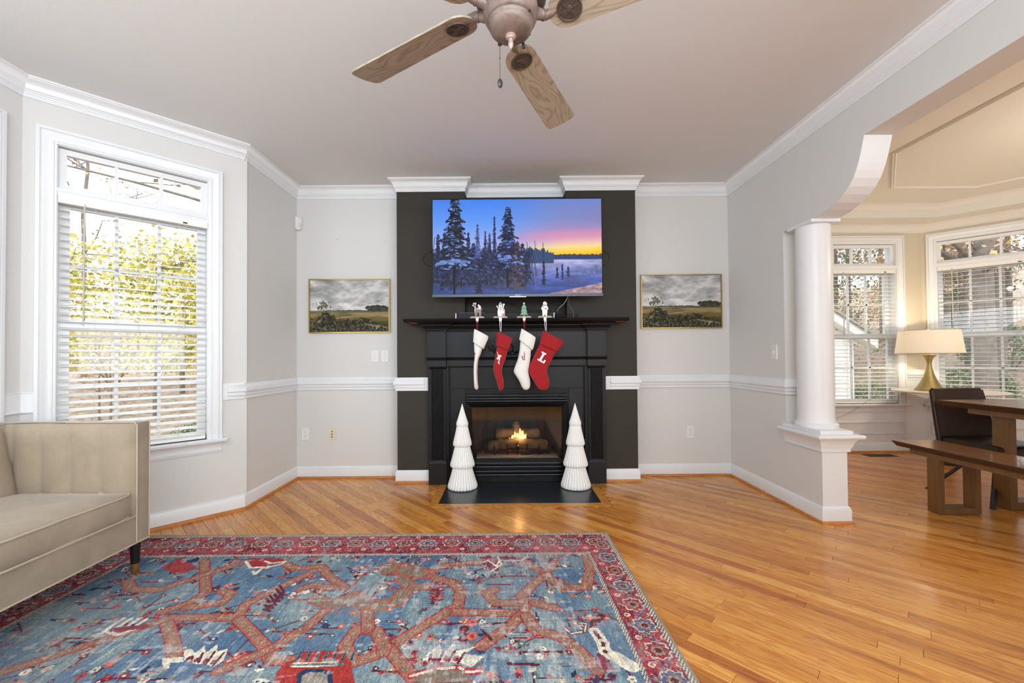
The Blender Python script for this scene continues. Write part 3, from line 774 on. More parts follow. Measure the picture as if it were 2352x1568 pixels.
# mitred oak border round the hearth slab
def border(poly, seed):
    m = MB(); m.prism(poly, lambda x, y, z: Vector((x, y, z)), -0.0185, 0.0004)
    bo = m.build('hearth_border', OAK, floor); bo['seed'] = seed
g = 0.0006
border([(HX0 - BR, HY0 - BR), (HX0 - g, HY0 - g), (HX0 - g, 3.62), (HX0 - BR, 3.62)], 0.32)
border([(HX1 + BR, HY0 - BR), (HX1 + BR, 3.62), (HX1 + g, 3.62), (HX1 + g, HY0 - g)], 0.4)
border([(HX0 - BR + g, HY0 - BR), (HX1 + BR - g, HY0 - BR), (HX1 + g, HY0 - g), (HX0 - g, HY0 - g)], 0.55)
# ------------------------------------------------------------------ fireplace: hearth slab, mantel, gas insert
mb = MB((0.09, 3.4, 0)); mb.cbox(HX0, HX1, HY0, 3.668, -0.018, 0.002, 0.0015)
tag(mb.build('hearth_slab', SLATE), 'flat black slate slab on the floor in front of the fireplace', 'hearth')
YL = 3.615                                     # front of the mantel legs
YPAN = 3.652                                   # front of the flat boards between them
man = thing('fireplace_mantel', 'black painted wooden mantel with fluted legs around the fireplace', 'mantel', (0.09, YB, 0))
O = (0.09, YB, 0)
yb_ = YB - 0.0005
LX = [(-0.697, -0.537), (0.716, 0.876)]        # leg bases
# shelf
shelf = [(yb_, 1.427), (3.452, 1.427), (3.444, 1.430), (3.440, 1.436), (3.436, 1.4405), (3.431, 1.4415), (3.428, 1.446), (3.431, 1.452), (3.438, 1.4545), (yb_, 1.4545)]
mb = MB(O); mb.prism(shelf, lambda y, z, x: Vector((x, y, z)), -0.873, 1.040)
sh = mb.build('shelf', BLACKP, man, smooth=35)
for x0, x1 in ((-0.850, -0.772), (0.945, 1.020)):
    mb = MB(O); mb.box(x0, x1, 3.50, 3.64, 1.4255, 1.4275); mb.build('unpainted_patch', RAWWOOD, sh)
# stepped bed molding that wraps the tops of the legs
BED = [(0, 1.352), (0.008, 1.352), (0.010, 1.362), (0.018, 1.366), (0.020, 1.376), (0.026, 1.380), (0.032, 1.392), (0.044, 1.400), (0.052, 1.402), (0.054, 1.412), (0.070, 1.420), (0.078, 1.427), (0, 1.427)]
def ft(x0, x1): return [(x0, yb_), (x0, YL), (x1, YL), (x1, YPAN)]
l0, l1 = -0.704, -0.540; m0, m1 = 0.719, 0.883
path = [(l0, yb_), (l0, YL), (l1, YL), (l1, YPAN), (m0, YPAN), (m0, YL), (m1, YL), (m1, yb_)]
mb = sweep(path, BED, XY, side=1); mb.o = Vector(O); mb.build('bed_molding', BLACKP, man, smooth=35)
BAND = [(0, 1.098), (0.004, 1.098), (0.006, 1.104), (0.010, 1.108), (0.004, 1.112), (0.010, 1.118), (0.012, 1.124), (0, 1.126)]
mb = sweep(path, BAND, XY, side=1); mb.o = Vector(O); mb.build('band_molding', BLACKP, man, smooth=35)
# legs
for (a, b), (ta, tb) in zip(LX, ((l0, l1), (m0, m1))):
    leg = empty('pilaster', ((a + b) / 2, YL, 0), man); c = (a + b) / 2
    OO = ((a + b) / 2, YL, 0)
    mb = MB(OO); mb.box(ta, tb, YL, yb_, 1.045, 1.360); mb.build('upper_block', BLACKP, leg)
    mb = MB(OO); mb.box(ta, tb, YL + 0.024, yb_, 0.18, 1.05); mb.build('back_board', BLACKP, leg)
    CAP = [(0, 1.014), (0.004, 1.014), (0.006, 1.022), (0.010, 1.025), (0.006, 1.028), (0.010, 1.034), (0.017, 1.038), (0.019, 1.045), (0, 1.045)]
    pa, pb = c - 0.066, c + 0.066
    mb = sweep([(pa, yb_), (pa, YL + 0.016), (pb, YL + 0.016), (pb, yb_)], CAP, XY); mb.o = Vector(OO); mb.build('capital', BLACKP, leg, smooth=35)
    # fluted shaft: a real row of grooves
    prof = [(pa, yb_), (pa, YL + 0.010), (pa + 0.012, YL + 0.010), (pa + 0.016, YL + 0.016)]
    nfl = 9; fw = (pb - pa - 0.032) / nfl
    for i in range(nfl):
        x = pa + 0.016 + i * fw
        prof += [(x + fw * 0.15, YL + 0.016), (x + fw * 0.3, YL + 0.0215), (x + fw * 0.5, YL + 0.023), (x + fw * 0.7, YL + 0.0215), (x + fw * 0.85, YL + 0.016)]
    prof += [(pb - 0.016, YL + 0.016), (pb - 0.012, YL + 0.010), (pb, YL + 0.010), (pb, yb_)]
    mb = MB(OO); mb.prism(prof, lambda x, y, z: Vector((x, y, z)), 0.205, 1.016); mb.build('fluted_shaft', BLACKP, leg)
    mb = MB(OO); mb.box(a, b, YL, yb_, 0, 0.186)
    pl = [(0, 0.186), (0.000, 0.186), (-0.006, 0.196), (-0.008, 0.204), (-0.012, 0.206), (-0.013, 0.214), (-0.03, 0.216), (-0.03, 0.186)]
    m2 = sweep([(a, yb_), (a, YL), (b, YL), (b, yb_)], pl, XY); m2.o = Vector(OO)
    mb.build('plinth_block', BLACKP, leg); m2.build('plinth_molding', BLACKP, leg, smooth=35)
# flat boards behind: frieze, inner frame and the slate slips round the insert
mb = MB(O); mb.box(l1, m0, YPAN, yb_, 1.100, 1.430); mb.build('frieze', BLACKP, man)
mb = MB(O)
IX0, IX1, IZ = -0.512, 0.691, 1.036
mb.box(l1 - 0.09, IX0, YPAN, yb_, 0, 1.11); mb.box(IX1, m0 + 0.09, YPAN, yb_, 0, 1.11); mb.box(IX0, IX1, YPAN, yb_, IZ, 1.11)
mb.build('inner_frame', BLACKP, man)
mb = sweep([(IX0, 0.0), (IX0, IZ), (IX1, IZ), (IX1, 0.0)], [(0, 0.0005), (0, -0.004), (0.004, -0.006), (0.008, -0.003), (0.012, 0.004), (0.012, 0.0005)], lambda a, b, d: Vector((a, YPAN + d, b)), side=-1)
mb.o = Vector(O); mb.build('inner_bead', BLACKP, man)
SX0, SX1, SZ = -0.377, 0.557, 0.843
YS = 3.668
g = 0.0012
for x0, x1, z0, z1 in ((IX0, SX0, 0.002, SZ - g), (SX1, IX1, 0.002, SZ - g), (IX0, IX1, SZ + g, IZ)):
    mb = MB(O); mb.box(x0, x1, YS, yb_, z0, z1); mb.build('slate_slip', BLACKP, man)
# carved ornament on the frieze
orn = MB(O); cx, cz = 0.004, 1.205; yo = YPAN - 0.003
def rope(pts, r): orn.tube([(cx + x, yo, cz + z) for x, z in pts], r, 6)
rope([(0.055 * math.cos(a), 0.048 * math.sin(a)) for a in np.linspace(0.5 * PI + 0.5, 2.5 * PI - 0.5, 26)], 0.0065)
for k in range(5):
    a = PI / 2 + k * 2 * PI / 5
    orn.sphere((cx + 0.022 * math.cos(a), yo - 0.004, cz + 0.072 + 0.020 * math.sin(a)), 0.012, 0.007, 0.012, 8, 5)
orn.sphere((cx, yo - 0.007, cz + 0.072), 0.008, 0.007, 0.008, 8, 5)
for s in (-1, 1):
    rope([(s * x, z) for x, z in ((0.05, -0.03), (0.075, -0.042), (0.10, -0.038), (0.125, -0.022), (0.145, -0.012), (0.16, -0.004), (0.172, 0.006), (0.166, 0.016), (0.156, 0.012))], [0.007, 0.007, 0.0065, 0.006, 0.005, 0.0045, 0.004, 0.0035, 0.003])
    rope([(s * x, z) for x, z in ((0.10, -0.036), (0.108, -0.012), (0.122, 0.006), (0.138, 0.008), (0.143, -0.002))], [0.005, 0.005, 0.004, 0.0035, 0.003])
    rope([(s * x, z) for x, z in ((0.0, -0.05), (0.03, -0.06), (0.06, -0.058), (0.085, -0.05))], 0.0055)
    for x, z in ((0.082, -0.028), (0.132, 0.022), (0.15, -0.026), (0.112, -0.046)): orn.sphere((cx + s * x, yo - 0.003, cz + z), 0.011, 0.005, 0.007, 8, 5)
orn.build('carved_ornament', BLACKP, man, smooth=60)

# gas insert
ins = thing('gas_fireplace', 'black metal gas fireplace insert with burning logs behind glass', 'fireplace', (0.09, YB, 0))
mb = MB(O)
yf = 3.676
mb.box(SX0 + 0.001, SX0 + 0.014, yf, YB - 0.001, 0.003, SZ - 0.002); mb.box(SX1 - 0.014, SX1 - 0.001, yf, YB - 0.001, 0.003, SZ - 0.002)
mb.box(SX0 + 0.014, SX1 - 0.014, yf, YB - 0.001, 0.800, SZ - 0.002); mb.box(SX0 + 0.014, SX1 - 0.014, yf, YB - 0.001, 0.003, 0.070)
mb.box(SX0 + 0.014, SX1 - 0.014, YB - 0.003, YB - 0.001, 0.07, 0.19); mb.box(SX0 + 0.014, SX1 - 0.014, YB - 0.003, YB - 0.001, 0.70, 0.80)
mb.build('surround', BLACKMETAL, ins)
lv = [(3.684, 0.0), (3.650, -0.003), (3.646, -0.008), (3.647, -0.016), (3.652, -0.018), (3.656, -0.012), (3.684, -0.010)]
def louver(z, big=1.0):
    m = MB(O); m.prism([(3.684 + (y - 3.684) * 0.75, z + dz * big) for y, dz in lv], lambda y, zz, x: Vector((x, y, zz)), SX0 + 0.016, SX1 - 0.016); m.build('louver', SATIN, ins, smooth=40)
for z in (0.792, 0.762, 0.740): louver(z)
for z in (0.152, 0.112, 0.080): louver(z, 1.2)
# door frame round the glass: sloping inner faces
ox0, ox1, oz0, oz1 = -0.363, 0.542, 0.172, 0.722
gx0, gx1, gz0, gz1 = -0.318, 0.492, 0.214, 0.672
fr = sweep([(gx0, gz0), (gx0, gz1), (gx1, gz1), (gx1, gz0)], [(0, 3.684), (0.004, 3.676), (0.034, 3.657), (0.042, 3.655), (0.046, 3.660), (0.046, 3.684)], lambda a, b, d: Vector((a, d, b)), side=-1, closed=True)
fr.o = Vector(O); fr.build('door_frame', SATIN, ins)
mb = MB(O); mb.box(gx0 - 0.002, gx1 + 0.002, 3.678, 3.682, gz0 - 0.002, gz1 + 0.002); mb.build('glass', FIREGLASS, ins)
# firebox lining
mb = MB(O); yk = YF + 0.25
mb.add([(FX0 + 0.004, YB, FZ0 + 0.004), (FX1 - 0.004, YB, FZ0 + 0.004), (FX1 - 0.14, yk, FZ0 + 0.004), (FX0 + 0.14, yk, FZ0 + 0.004),
        (FX0 + 0.004, YB, FZ1 - 0.004), (FX1 - 0.004, YB, FZ1 - 0.004), (FX1 - 0.14, yk, FZ1 - 0.004), (FX0 + 0.14, yk, FZ1 - 0.004)],
       [(3, 2, 1, 0), (4, 5, 6, 7), (0, 4, 7, 3), (1, 2, 6, 5), (2, 3, 7, 6)])
mb.build('firebox', plain('brick_liner', S(58, 49, 42), 0.9, bump=0.6, bscale=40, var=0.15, vscale=12), ins)
mb = MB(O); mb.cbox(FX0 + 0.05, FX1 - 0.05, YB + 0.008, YF + 0.14, FZ0 + 0.005, FZ0 + 0.030, 0.004); mb.build('burner_pan', plain('burner_sand', S(168, 158, 144), 0.9, bump=0.8, bscale=80, var=0.2, vscale=60), ins)
LOGM = plain('ceramic_log', S(128, 102, 66), 0.9, bump=1.0, bscale=22, var=0.35, vscale=12)
CHAR = plain('charred_log', S(58, 48, 42), 0.95, bump=1.0, bscale=25, var=0.3, vscale=10)
def log(p0, p1, r, mat, seed, name='log'):
    rr = random.Random(seed); n = 12; pts = []; rad = []
    p0, p1 = Vector(p0), Vector(p1)
    for i in range(n + 1):
        t = i / n; p = p0.lerp(p1, t) + Vector((rr.uniform(-.004, .004), rr.uniform(-.004, .004), rr.uniform(-.005, .005)))
        pts.append(p); rad.append(r * (0.93 + 0.14 * rr.random()) * (0.90 if i in (0, n) else 1))
    m = MB(O); m.tube(pts, rad, 12)
    m.v = [tuple(Vector(v) + Vector((rr.uniform(-.003, .003), rr.uniform(-.003, .003), rr.uniform(-.003, .003)))) for v in m.v]
    m.build(name, mat, ins, smooth=45)
zb = FZ0 + 0.045
log((-0.17, 3.80, zb + 0.055), (0.10, 3.79, zb + 0.100), 0.046, LOGM, 1)
log((0.10, 3.79, zb + 0.080), (0.36, 3.80, zb + 0.065), 0.050, LOGM, 2)
log((-0.10, 3.90, zb + 0.150), (0.30, 3.91, zb + 0.155), 0.052, LOGM, 3)
log((-0.22, 3.86, zb + 0.030), (0.38, 3.87, zb + 0.030), 0.042, CHAR, 4)
log((0.08, 3.88, zb + 0.17), (0.09, 3.93, zb + 0.25), 0.035, LOGM, 5)
log((0.12, 3.765, zb + 0.010), (0.40, 3.80, zb + 0.030), 0.036, CHAR, 6)
mb = MB(O)
mb.tube([(-0.20, 3.745, zb + 0.02), (0.37, 3.745, zb + 0.02)], 0.007, 6)
for x in (-0.12, 0.0, 0.09, 0.18, 0.29):
    mb.tube([(x, 3.74, zb + 0.10 - abs(x - 0.09) * 0.1), (x, 3.745, zb + 0.02), (x, 3.75, zb - 0.02)], 0.006, 6)
mb.build('log_grate', BLACKMETAL, ins)
EMB = emit_mat('glowing_ember', S(255, 96, 50), 2.2)
mb = MB(O); er = random.Random(3)
for i in range(46):
    x = er.uniform(-0.06, 0.24); mb.sphere((x, er.uniform(3.752, 3.78), zb + 0.012 + er.uniform(0, 0.010)), er.uniform(0.003, 0.007), None, 0.003, 6, 4)
mb.build('embers', EMB, ins)['kind'] = 'stuff'
def flame_mat():
    m, nt, b = new_mat('flame'); nt.nodes.remove(b); L = nt.links.new; out = nt.nodes['Material Output']
    g = N(nt, 'ShaderNodeNewGeometry'); sp = N(nt, 'ShaderNodeSeparateXYZ'); L(g.outputs['Position'], sp.inputs[0])
    mr = N(nt, 'ShaderNodeMapRange'); mr.inputs[1].default_value = zb + 0.06; mr.inputs[2].default_value = zb + 0.22; L(sp.outputs['Z'], mr.inputs[0])
    r = ramp(nt, [(0, S(255, 150, 60)), (0.3, S(255, 226, 150)), (0.7, S(255, 210, 120)), (1, S(255, 140, 50))]); L(mr.outputs[0], r.inputs['Fac'])
    e = N(nt, 'ShaderNodeEmission', i_Strength=4.5); L(r.outputs['Color'], e.inputs['Color']); L(e.outputs[0], out.inputs[0])
    return m
FL = flame_mat()
def flame(x, h, r, lean, y=3.80):
    m = MB(O); n = 9; pts = []; rad = []
    for i in range(n + 1):
        t = i / n; pts.append((x + lean * t * t + 0.006 * math.sin(6 * t + x * 40), y, zb + 0.06 + h * t)); rad.append(max(r * (0.55 + 1.4 * t) * (1 - t) ** 0.8, 0.0006))
    m.tube(pts, rad, 8); m.build('flame', FL, ins, smooth=180)
for a in ((0.085, 0.12, 0.030, 0.008), (0.118, 0.165, 0.026, 0.006), (0.140, 0.145, 0.024, 0.012), (0.055, 0.10, 0.024, -0.014), (0.10, 0.10, 0.040, 0.0), (0.160, 0.11, 0.020, 0.020), (0.092, 0.05, 0.016, 0.01), (0.032, 0.075, 0.016, -0.016), (0.07, 0.135, 0.020, -0.004)):
    flame(*a)
point('fire_glow', (0.10, 3.745, zb + 0.17), 1.6, (1.0, 0.55, 0.22), 0.03)

# ------------------------------------------------------------------ television and what stands on the shelf
TX0, TX1, TZ0, TZ1, TY = -0.623, 0.815, 1.632, 2.4635, 3.42
tv = thing('television', 'large black flat television showing a snowy forest at sunset above the mantel', 'television', ((TX0 + TX1) / 2, TY, TZ0))
TO = ((TX0 + TX1) / 2, TY, TZ0)
mb = MB(TO); mb.cbox(TX0, TX1, TY + 0.004, TY + 0.032, TZ0, TZ1, 0.003); mb.cbox(TX0 + 0.18, TX1 - 0.18, TY + 0.03, TY + 0.065, TZ0 + 0.05, TZ1 - 0.25, 0.01); mb.build('shell', TVBLACK, tv)
fr = sweep([(TX0 + 0.006, TZ0 + 0.022), (TX0 + 0.006, TZ1 - 0.006), (TX1 - 0.006, TZ1 - 0.006), (TX1 - 0.006, TZ0 + 0.022)], [(0, TY + 0.005), (0, TY), (0.006, TY), (0.006, TY + 0.005)], lambda a, b, d: Vector((a, d, b)), side=-1, closed=True)
fr.o = Vector(TO); fr.build('bezel', TVBLACK, tv)
mb = MB(TO); mb.box(TX0, TX1, TY - 0.001, TY + 0.005, TZ0, TZ0 + 0.022); mb.build('lower_bezel', plain('bezel_grey', S(78, 82, 92), 0.35), tv)
mb = MB(TO); mb.box(0.028, 0.168, TY - 0.004, TY + 0.004, TZ0 - 0.004, TZ0 + 0.001); mb.build('light_bar', GREYMETAL, tv)
def text_mesh(body, size, name, mat, parent, loc, rot, extrude=0.0006, align='CENTER'):
    cu = bpy.data.curves.new(name, 'FONT'); cu.body = body; cu.size = size; cu.extrude = extrude; cu.align_x = align; cu.align_y = 'CENTER'; cu.offset = size * 0.02; cu.resolution_u = 4
    tmp = bpy.data.objects.new(name, cu); COL.objects.link(tmp)
    dg = bpy.context.evaluated_depsgraph_get(); me = bpy.data.meshes.new_from_object(tmp.evaluated_get(dg))
    bpy.data.objects.remove(tmp); bpy.data.curves.remove(cu)
    me.materials.clear(); me.materials.append(mat)
    return link(name, me, parent, loc, rot)
text_mesh('SONY', 0.018, 'lettering', emit_mat('logo_white', S(225, 228, 232), 0.75), tv, (0.098, TY - 0.0018, TZ0 + 0.0105), (PI / 2, 0, 0))
mb = MB(TO)
mb.box(0.03, 0.16, TY + 0.06, TY + 0.09, 1.85, 2.25); mb.box(0.05, 0.14, TY + 0.09, YN - 0.03, 2.02, 2.08); mb.box(-0.02, 0.21, YN - 0.03, YN - 0.001, 1.9, 2.2)
mb.build('wall_bracket', BLACKMETAL, tv)

# --- flat pictures are painted on fine grids
def fbm(h, w, cell, octaves=4, seed=0, sx=1.0, sy=1.0):
    r = np.random.RandomState(seed); out = np.zeros((h, w)); amp = 1.0; tot = 0
    for o in range(octaves):
        ch = max(2, int(h / (cell * sy)) + 3); cw = max(2, int(w / (cell * sx)) + 3)
        g = r.rand(ch, cw)
        yy = np.linspace(0, ch - 2.001, h); xx = np.linspace(0, cw - 2.001, w)
        y0 = yy.astype(int); x0 = xx.astype(int); fy = yy - y0; fx = xx - x0
        fy = fy * fy * (3 - 2 * fy); fx = fx * fx * (3 - 2 * fx)
        a = g[y0][:, x0]; b = g[y0][:, x0 + 1]; c = g[y0 + 1][:, x0]; d = g[y0 + 1][:, x0 + 1]
        out += amp * ((a * (1 - fx) + b * fx) * (1 - fy)[:, None] + (c * (1 - fx) + d * fx) * fy[:, None]); tot += amp
        amp *= 0.55; cell = max(cell / 2, 1)
    return out / tot
def col(*c): return np.array(c, float)
def mixc(img, mask, c): 
    m = np.clip(mask, 0, 1)[..., None]; img[:] = img * (1 - m) + c * m
def grad(t, stops):
    t = np.clip(t, 0, 1); out = np.zeros(t.shape + (3,))
    for i in range(3): out[..., i] = np.interp(t, [s[0] for s in stops], [s[1][i] for s in stops])
    return out
def lin(img):
    c = np.clip(img, 0, 255) / 255.0
    return np.where(c <= 0.04045, c / 12.92, ((c + 0.055) / 1.055) ** 2.4)
def print_grid(name, img, mapf, mat, parent=None, origin=(0, 0, 0), us=None, vs=None):
    """one quad per painted dot; img rows run from the top"""
    h, w = img.shape[:2]
    us = np.linspace(0, 1, w + 1) if us is None else us
    vs = np.linspace(0, 1, h + 1) if vs is None else vs
    U, V = np.meshgrid(us, vs)
    P = mapf(U, V).reshape(-1, 3) - np.array(origin)[None]
    idx = np.arange((h + 1) * (w + 1)).reshape(h + 1, w + 1)
    q = np.stack([idx[:-1, :-1], idx[1:, :-1], idx[1:, 1:], idx[:-1, 1:]], -1).reshape(-1, 4)
    me = bpy.data.meshes.new(name)
    me.vertices.add(len(P)); me.vertices.foreach_set('co', P.astype(np.float32).ravel())
    me.loops.add(q.size); me.loops.foreach_set('vertex_index', q.astype(np.int32).ravel())
    me.polygons.add(len(q)); me.polygons.foreach_set('loop_start', np.arange(0, q.size, 4, dtype=np.int32))
    try: me.polygons.foreach_set('loop_total', np.full(len(q), 4, dtype=np.int32))
    except Exception: pass
    me.materials.append(mat)
    at_ = me.attributes.new('print', 'FLOAT_COLOR', 'FACE')
    c4 = np.concatenate([lin(img).reshape(-1, 3), np.ones((h * w, 1))], 1)
    at_.data.foreach_set('color', c4.astype(np.float32).ravel())
    me.update(calc_edges=True); me.validate()
    return link(name, me, parent, origin)

def tv_picture():
    W, Hh = 588, 334; img = np.zeros((Hh, W, 3)); Y, X = np.mgrid[0:Hh, 0:W]; u = X / W; v = Y / Hh
    n = fbm(Hh, W, 90, 3, 3, 2.5, 0.6)
    left = grad(v, [(0, (72, 134, 246)), (0.25, (104, 160, 250)), (0.42, (150, 176, 246)), (0.6, (190, 186, 236)), (1, (120, 120, 190))])
    t = v - 0.10 * (1 - u) + (n - 0.5) * 0.05
    right = grad(t, [(0, (112, 140, 216)), (0.18, (130, 146, 210)), (0.30, (172, 148, 200)), (0.37, (214, 150, 184)), (0.43, (240, 190, 190)), (0.48, (254, 226, 150)), (0.53, (255, 214, 60)), (0.585, (255, 176, 30)), (0.61, (240, 150, 50)), (1, (200, 150, 120))])
    k = np.clip((u - 0.30) / 0.5, 0, 1)[..., None]; k = k * k * (3 - 2 * k)
    img[:] = left * (1 - k) + right * k
    mauve = np.clip((u - 0.6) / 0.4, 0, 1) * np.clip(1 - abs(v - 0.16) / 0.22, 0, 1); mixc(img, mauve * 0.55, col(142, 128, 176))
    pk = np.clip(1 - abs(v - 0.40 + 0.08 * (u - 0.5)) / 0.07, 0, 1) * np.clip((u - 0.45) / 0.2, 0, 1); mixc(img, pk * 0.6, col(226, 150, 190))
    # frozen lake and snow
    hz = 0.605
    snow = grad((v - hz) / (1 - hz), [(0, (150, 160, 214)), (0.12, (178, 176, 220)), (0.3, (140, 150, 208)), (0.6, (84, 104, 182)), (1, (52, 72, 140))])
    tx = fbm(Hh, W, 14, 4, 5, 3, 0.7); snow *= (0.72 + 0.56 * tx)[..., None]
    m = (v > hz); img[m] = snow[m]
    # far woods
    tops = 0.600 - 0.018 * fbm(1, W, 6, 2, 9)[0] - 0.006; far = (v > tops[None]) & (v < 0.640) & (u > 0.70); img[far] = col(44, 62, 104) * (0.8 + 0.5 * rng.rand(far.sum(), 1))
    jag = fbm(1, W, 5, 2, 21)[0]; hillt = 0.53 + 0.05 * np.clip((u[0] - 0.62) / 0.1, 0, 1) - 0.075 * jag + 0.03
    md = (v > hillt[None]) & (v < 0.675 + 0.01 * n) & (u > 0.53) & (u < 0.715); img[md] = col(52, 74, 116) * (0.65 + 0.7 * rng.rand(md.sum(), 1))
    # sunlit slope at the lower right
    sl = (v > 1.0 - 0.115 * np.clip((u - 0.68) / 0.32, 0, 1)) & (u > 0.68); tx2 = fbm(Hh, W, 8, 3, 8, 2.0, 0.7)
    img[sl] = (col(196, 160, 168)[None] * (0.55 + 0.65 * tx2[sl][:, None]))
    # dark undergrowth and brush
    br = fbm(Hh, W, 20, 5, 31); bn = fbm(Hh, W, 9, 3, 32)
    under = np.clip((0.60 - u) / 0.06, 0, 1) * np.clip((v - 0.47 - 0.10 * br) / 0.05, 0, 1) * np.clip((0.93 - v + 0.08 * br) / 0.08, 0, 1)
    mixc(img, under * 0.95, col(34, 40, 66)); mixc(img, under * (bn > 0.60) * 0.5, col(86, 100, 150)); mixc(img, under * (bn < 0.36) * 0.6, col(16, 18, 30))
    rust = under * np.clip(1 - abs(u - 0.5) / 0.12, 0, 1) * (bn > 0.42) * np.clip((v - 0.5) / 0.2, 0, 1); mixc(img, rust * 0.55, col(128, 92, 92))
    for cx_, w_, t0, t1, cc in ((0.83, 0.10, 0.80, 0.93, (74, 78, 130)), (0.97, 0.05, 0.70, 0.80, (86, 92, 140)), (0.60, 0.05, 0.72, 0.90, (88, 90, 140))):
        m_ = np.clip(1 - abs(u - cx_) / w_, 0, 1) * ((v > t0) & (v < t1)) * (fbm(Hh, W, 4, 2, int(cx_ * 100), 0.4, 4) > 0.46); mixc(img, m_ * 0.8, col(*cc))
    trng = np.random.RandomState(4)
    tiers_ = lambda hgt: max(5, int(hgt * 26))
    def blob(x, y, rx, ry, c, rot=0.0):
        R2 = max(rx, ry) * 1.05; x0, x1 = int(max(0, (x - R2) * W)), int(min(W, (x + R2) * W + 1)); y0, y1 = int(max(0, (y - R2 * W / Hh) * Hh)), int(min(Hh, (y + R2 * W / Hh) * Hh + 1))
        if x1 <= x0 or y1 <= y0: return
        dx = u[y0:y1, x0:x1] - x; dy = (v[y0:y1, x0:x1] - y) * Hh / W; c_, s_ = math.cos(rot), math.sin(rot)
        img[y0:y1, x0:x1][((dx * c_ + dy * s_) / rx) ** 2 + ((-dx * s_ + dy * c_) / ry) ** 2 < 1] = c
    def spruce(cx_, top, bot, wmax, snowy=0.5, dark=(22, 28, 46), light=(112, 148, 232), dens=1.0, trunk=True, gaps=0.35):
        """ragged spruce: dark drooping twigs first, then clumps of snow lying on them"""
        hgt = bot - top
        if trunk:
            m_ = (abs(u - cx_) < max(0.0016, wmax * 0.05)) & (v > top + 0.1 * hgt) & (v < bot + 0.05 * hgt); img[m_] = col(20, 20, 32)
        kk = (v - top) / hgt; prof_ = wmax * (0.04 + 0.62 * np.clip(kk, 0, 1) ** 0.8) * (0.7 + 0.5 * ((kk * tiers_(hgt)) % 1)); m_ = (kk > 0) & (kk < 1) & (abs(u - cx_) < prof_); img[m_] = col(*dark) * 1.1
        n_ = int(dens * 3000 * hgt * wmax ** 0.6) + 40; tiers = max(5, int(hgt * 26))
        for i in range(n_):
            t = trng.rand() ** 0.8; k = t * tiers; fr = k - int(k)
            w = wmax * (0.05 + 0.95 * t ** 0.8) * (0.55 + 0.45 * fr) * (0.8 + 0.4 * math.sin(int(k) * 2.4 + cx_ * 50))
            d = trng.uniform(-1, 1); d = math.copysign(abs(d) ** 0.8, d); x = cx_ + w * d; y = top + hgt * t + 0.25 * abs(d) * hgt / tiers
            r_ = trng.uniform(0.4, 1.0) * (0.0045 + 0.085 * wmax)
            lit = trng.rand(); c = col(*dark) * (0.6 + 1.1 * lit) + (col(26, 12, 4) if (trng.rand() < 0.2 and d > 0) else 0)
            blob(x, y, r_ * 1.3, r_ * 0.6, c, 0.45 * d)
            if trng.rand() < snowy * (0.45 + 0.55 * fr):
                sh_ = trng.uniform(0.45, 1.0); blob(x, y - r_ * 0.35, r_ * trng.uniform(0.7, 1.25), r_ * trng.uniform(0.3, 0.6), col(*light) * sh_, 0.35 * d)
    for k in range(60):                                   # frosty scrub and thin stems in the dark wood
        x = trng.uniform(0, 0.62); y = trng.uniform(0.45, 0.86); hh = trng.uniform(0.03, 0.14); m_ = (abs(u - x - (v - y) * trng.uniform(-.2, .2)) < 0.0015) & (abs(v - y) < hh); img[m_] = col(70, 76, 112) if k % 2 else col(24, 26, 44)
    for x, t, b, w, g_ in ((0.03, 0.36, 0.80, 0.035, .5), (0.07, 0.34, 0.80, 0.05, .6), (0.21, 0.34, 0.80, 0.03, .5), (0.335, 0.35, 0.8, 0.026, .5), (0.31, 0.33, 0.80, 0.022, .4), (0.53, 0.46, 0.84, 0.045, .3), (0.40, 0.46, 0.84, 0.05, .3), (0.24, 0.46, 0.86, 0.06, .45), (0.56, 0.52, 0.86, 0.03, .25), (0.17, 0.50, 0.84, 0.05, .4)):
        spruce(x, t, b, w, g_, (30, 38, 66), (96, 118, 190), 0.8)
    spruce(0.265, 0.26, 0.62, 0.026, 0.55, (62, 74, 124), (140, 152, 214), 0.45); spruce(0.365, 0.17, 0.70, 0.016, 0.5, (28, 36, 70), (92, 118, 200), 1.3)
    spruce(0.130, -0.05, 0.74, 0.108, 0.62, (24, 28, 42), (124, 158, 240), 1.15); spruce(0.445, 0.08, 0.76, 0.092, 0.64, (24, 28, 54), (108, 142, 230), 1.15); spruce(0.50, 0.44, 0.80, 0.05, 0.4, (52, 40, 52), (116, 132, 200), 0.9)
    for k in range(26):                                   # heavy snow pads on the lower boughs
        x = 0.115 + trng.uniform(-0.10, 0.11); blob(x, 0.655 + 0.25 * abs(x - 0.115) + trng.uniform(-.03, .02), trng.uniform(0.008, 0.022), trng.uniform(0.004, 0.009), col(134, 166, 242) * trng.uniform(0.7, 1.0), (x - 0.115) * 4)
    for k in range(20):
        x = 0.445 + trng.uniform(-0.075, 0.085); blob(x, 0.63 + 0.3 * abs(x - 0.445) + trng.uniform(-.05, .03), trng.uniform(0.006, 0.018), trng.uniform(0.004, 0.008), col(120, 150, 232) * trng.uniform(0.7, 1.0), (x - 0.445) * 4)
    for x, t, b, w in ((0.055, 0.85, 0.95, 0.014), (0.27, 0.80, 0.995, 0.032), (0.655, 0.63, 0.90, 0.013), (0.765, 0.68, 0.85, 0.006), (0.80, 0.71, 0.82, 0.010), (0.735, 0.72, 0.83, 0.008)):
        spruce(x, t, b, w, 0.35, (22, 28, 54), (98, 124, 200), 1.4)
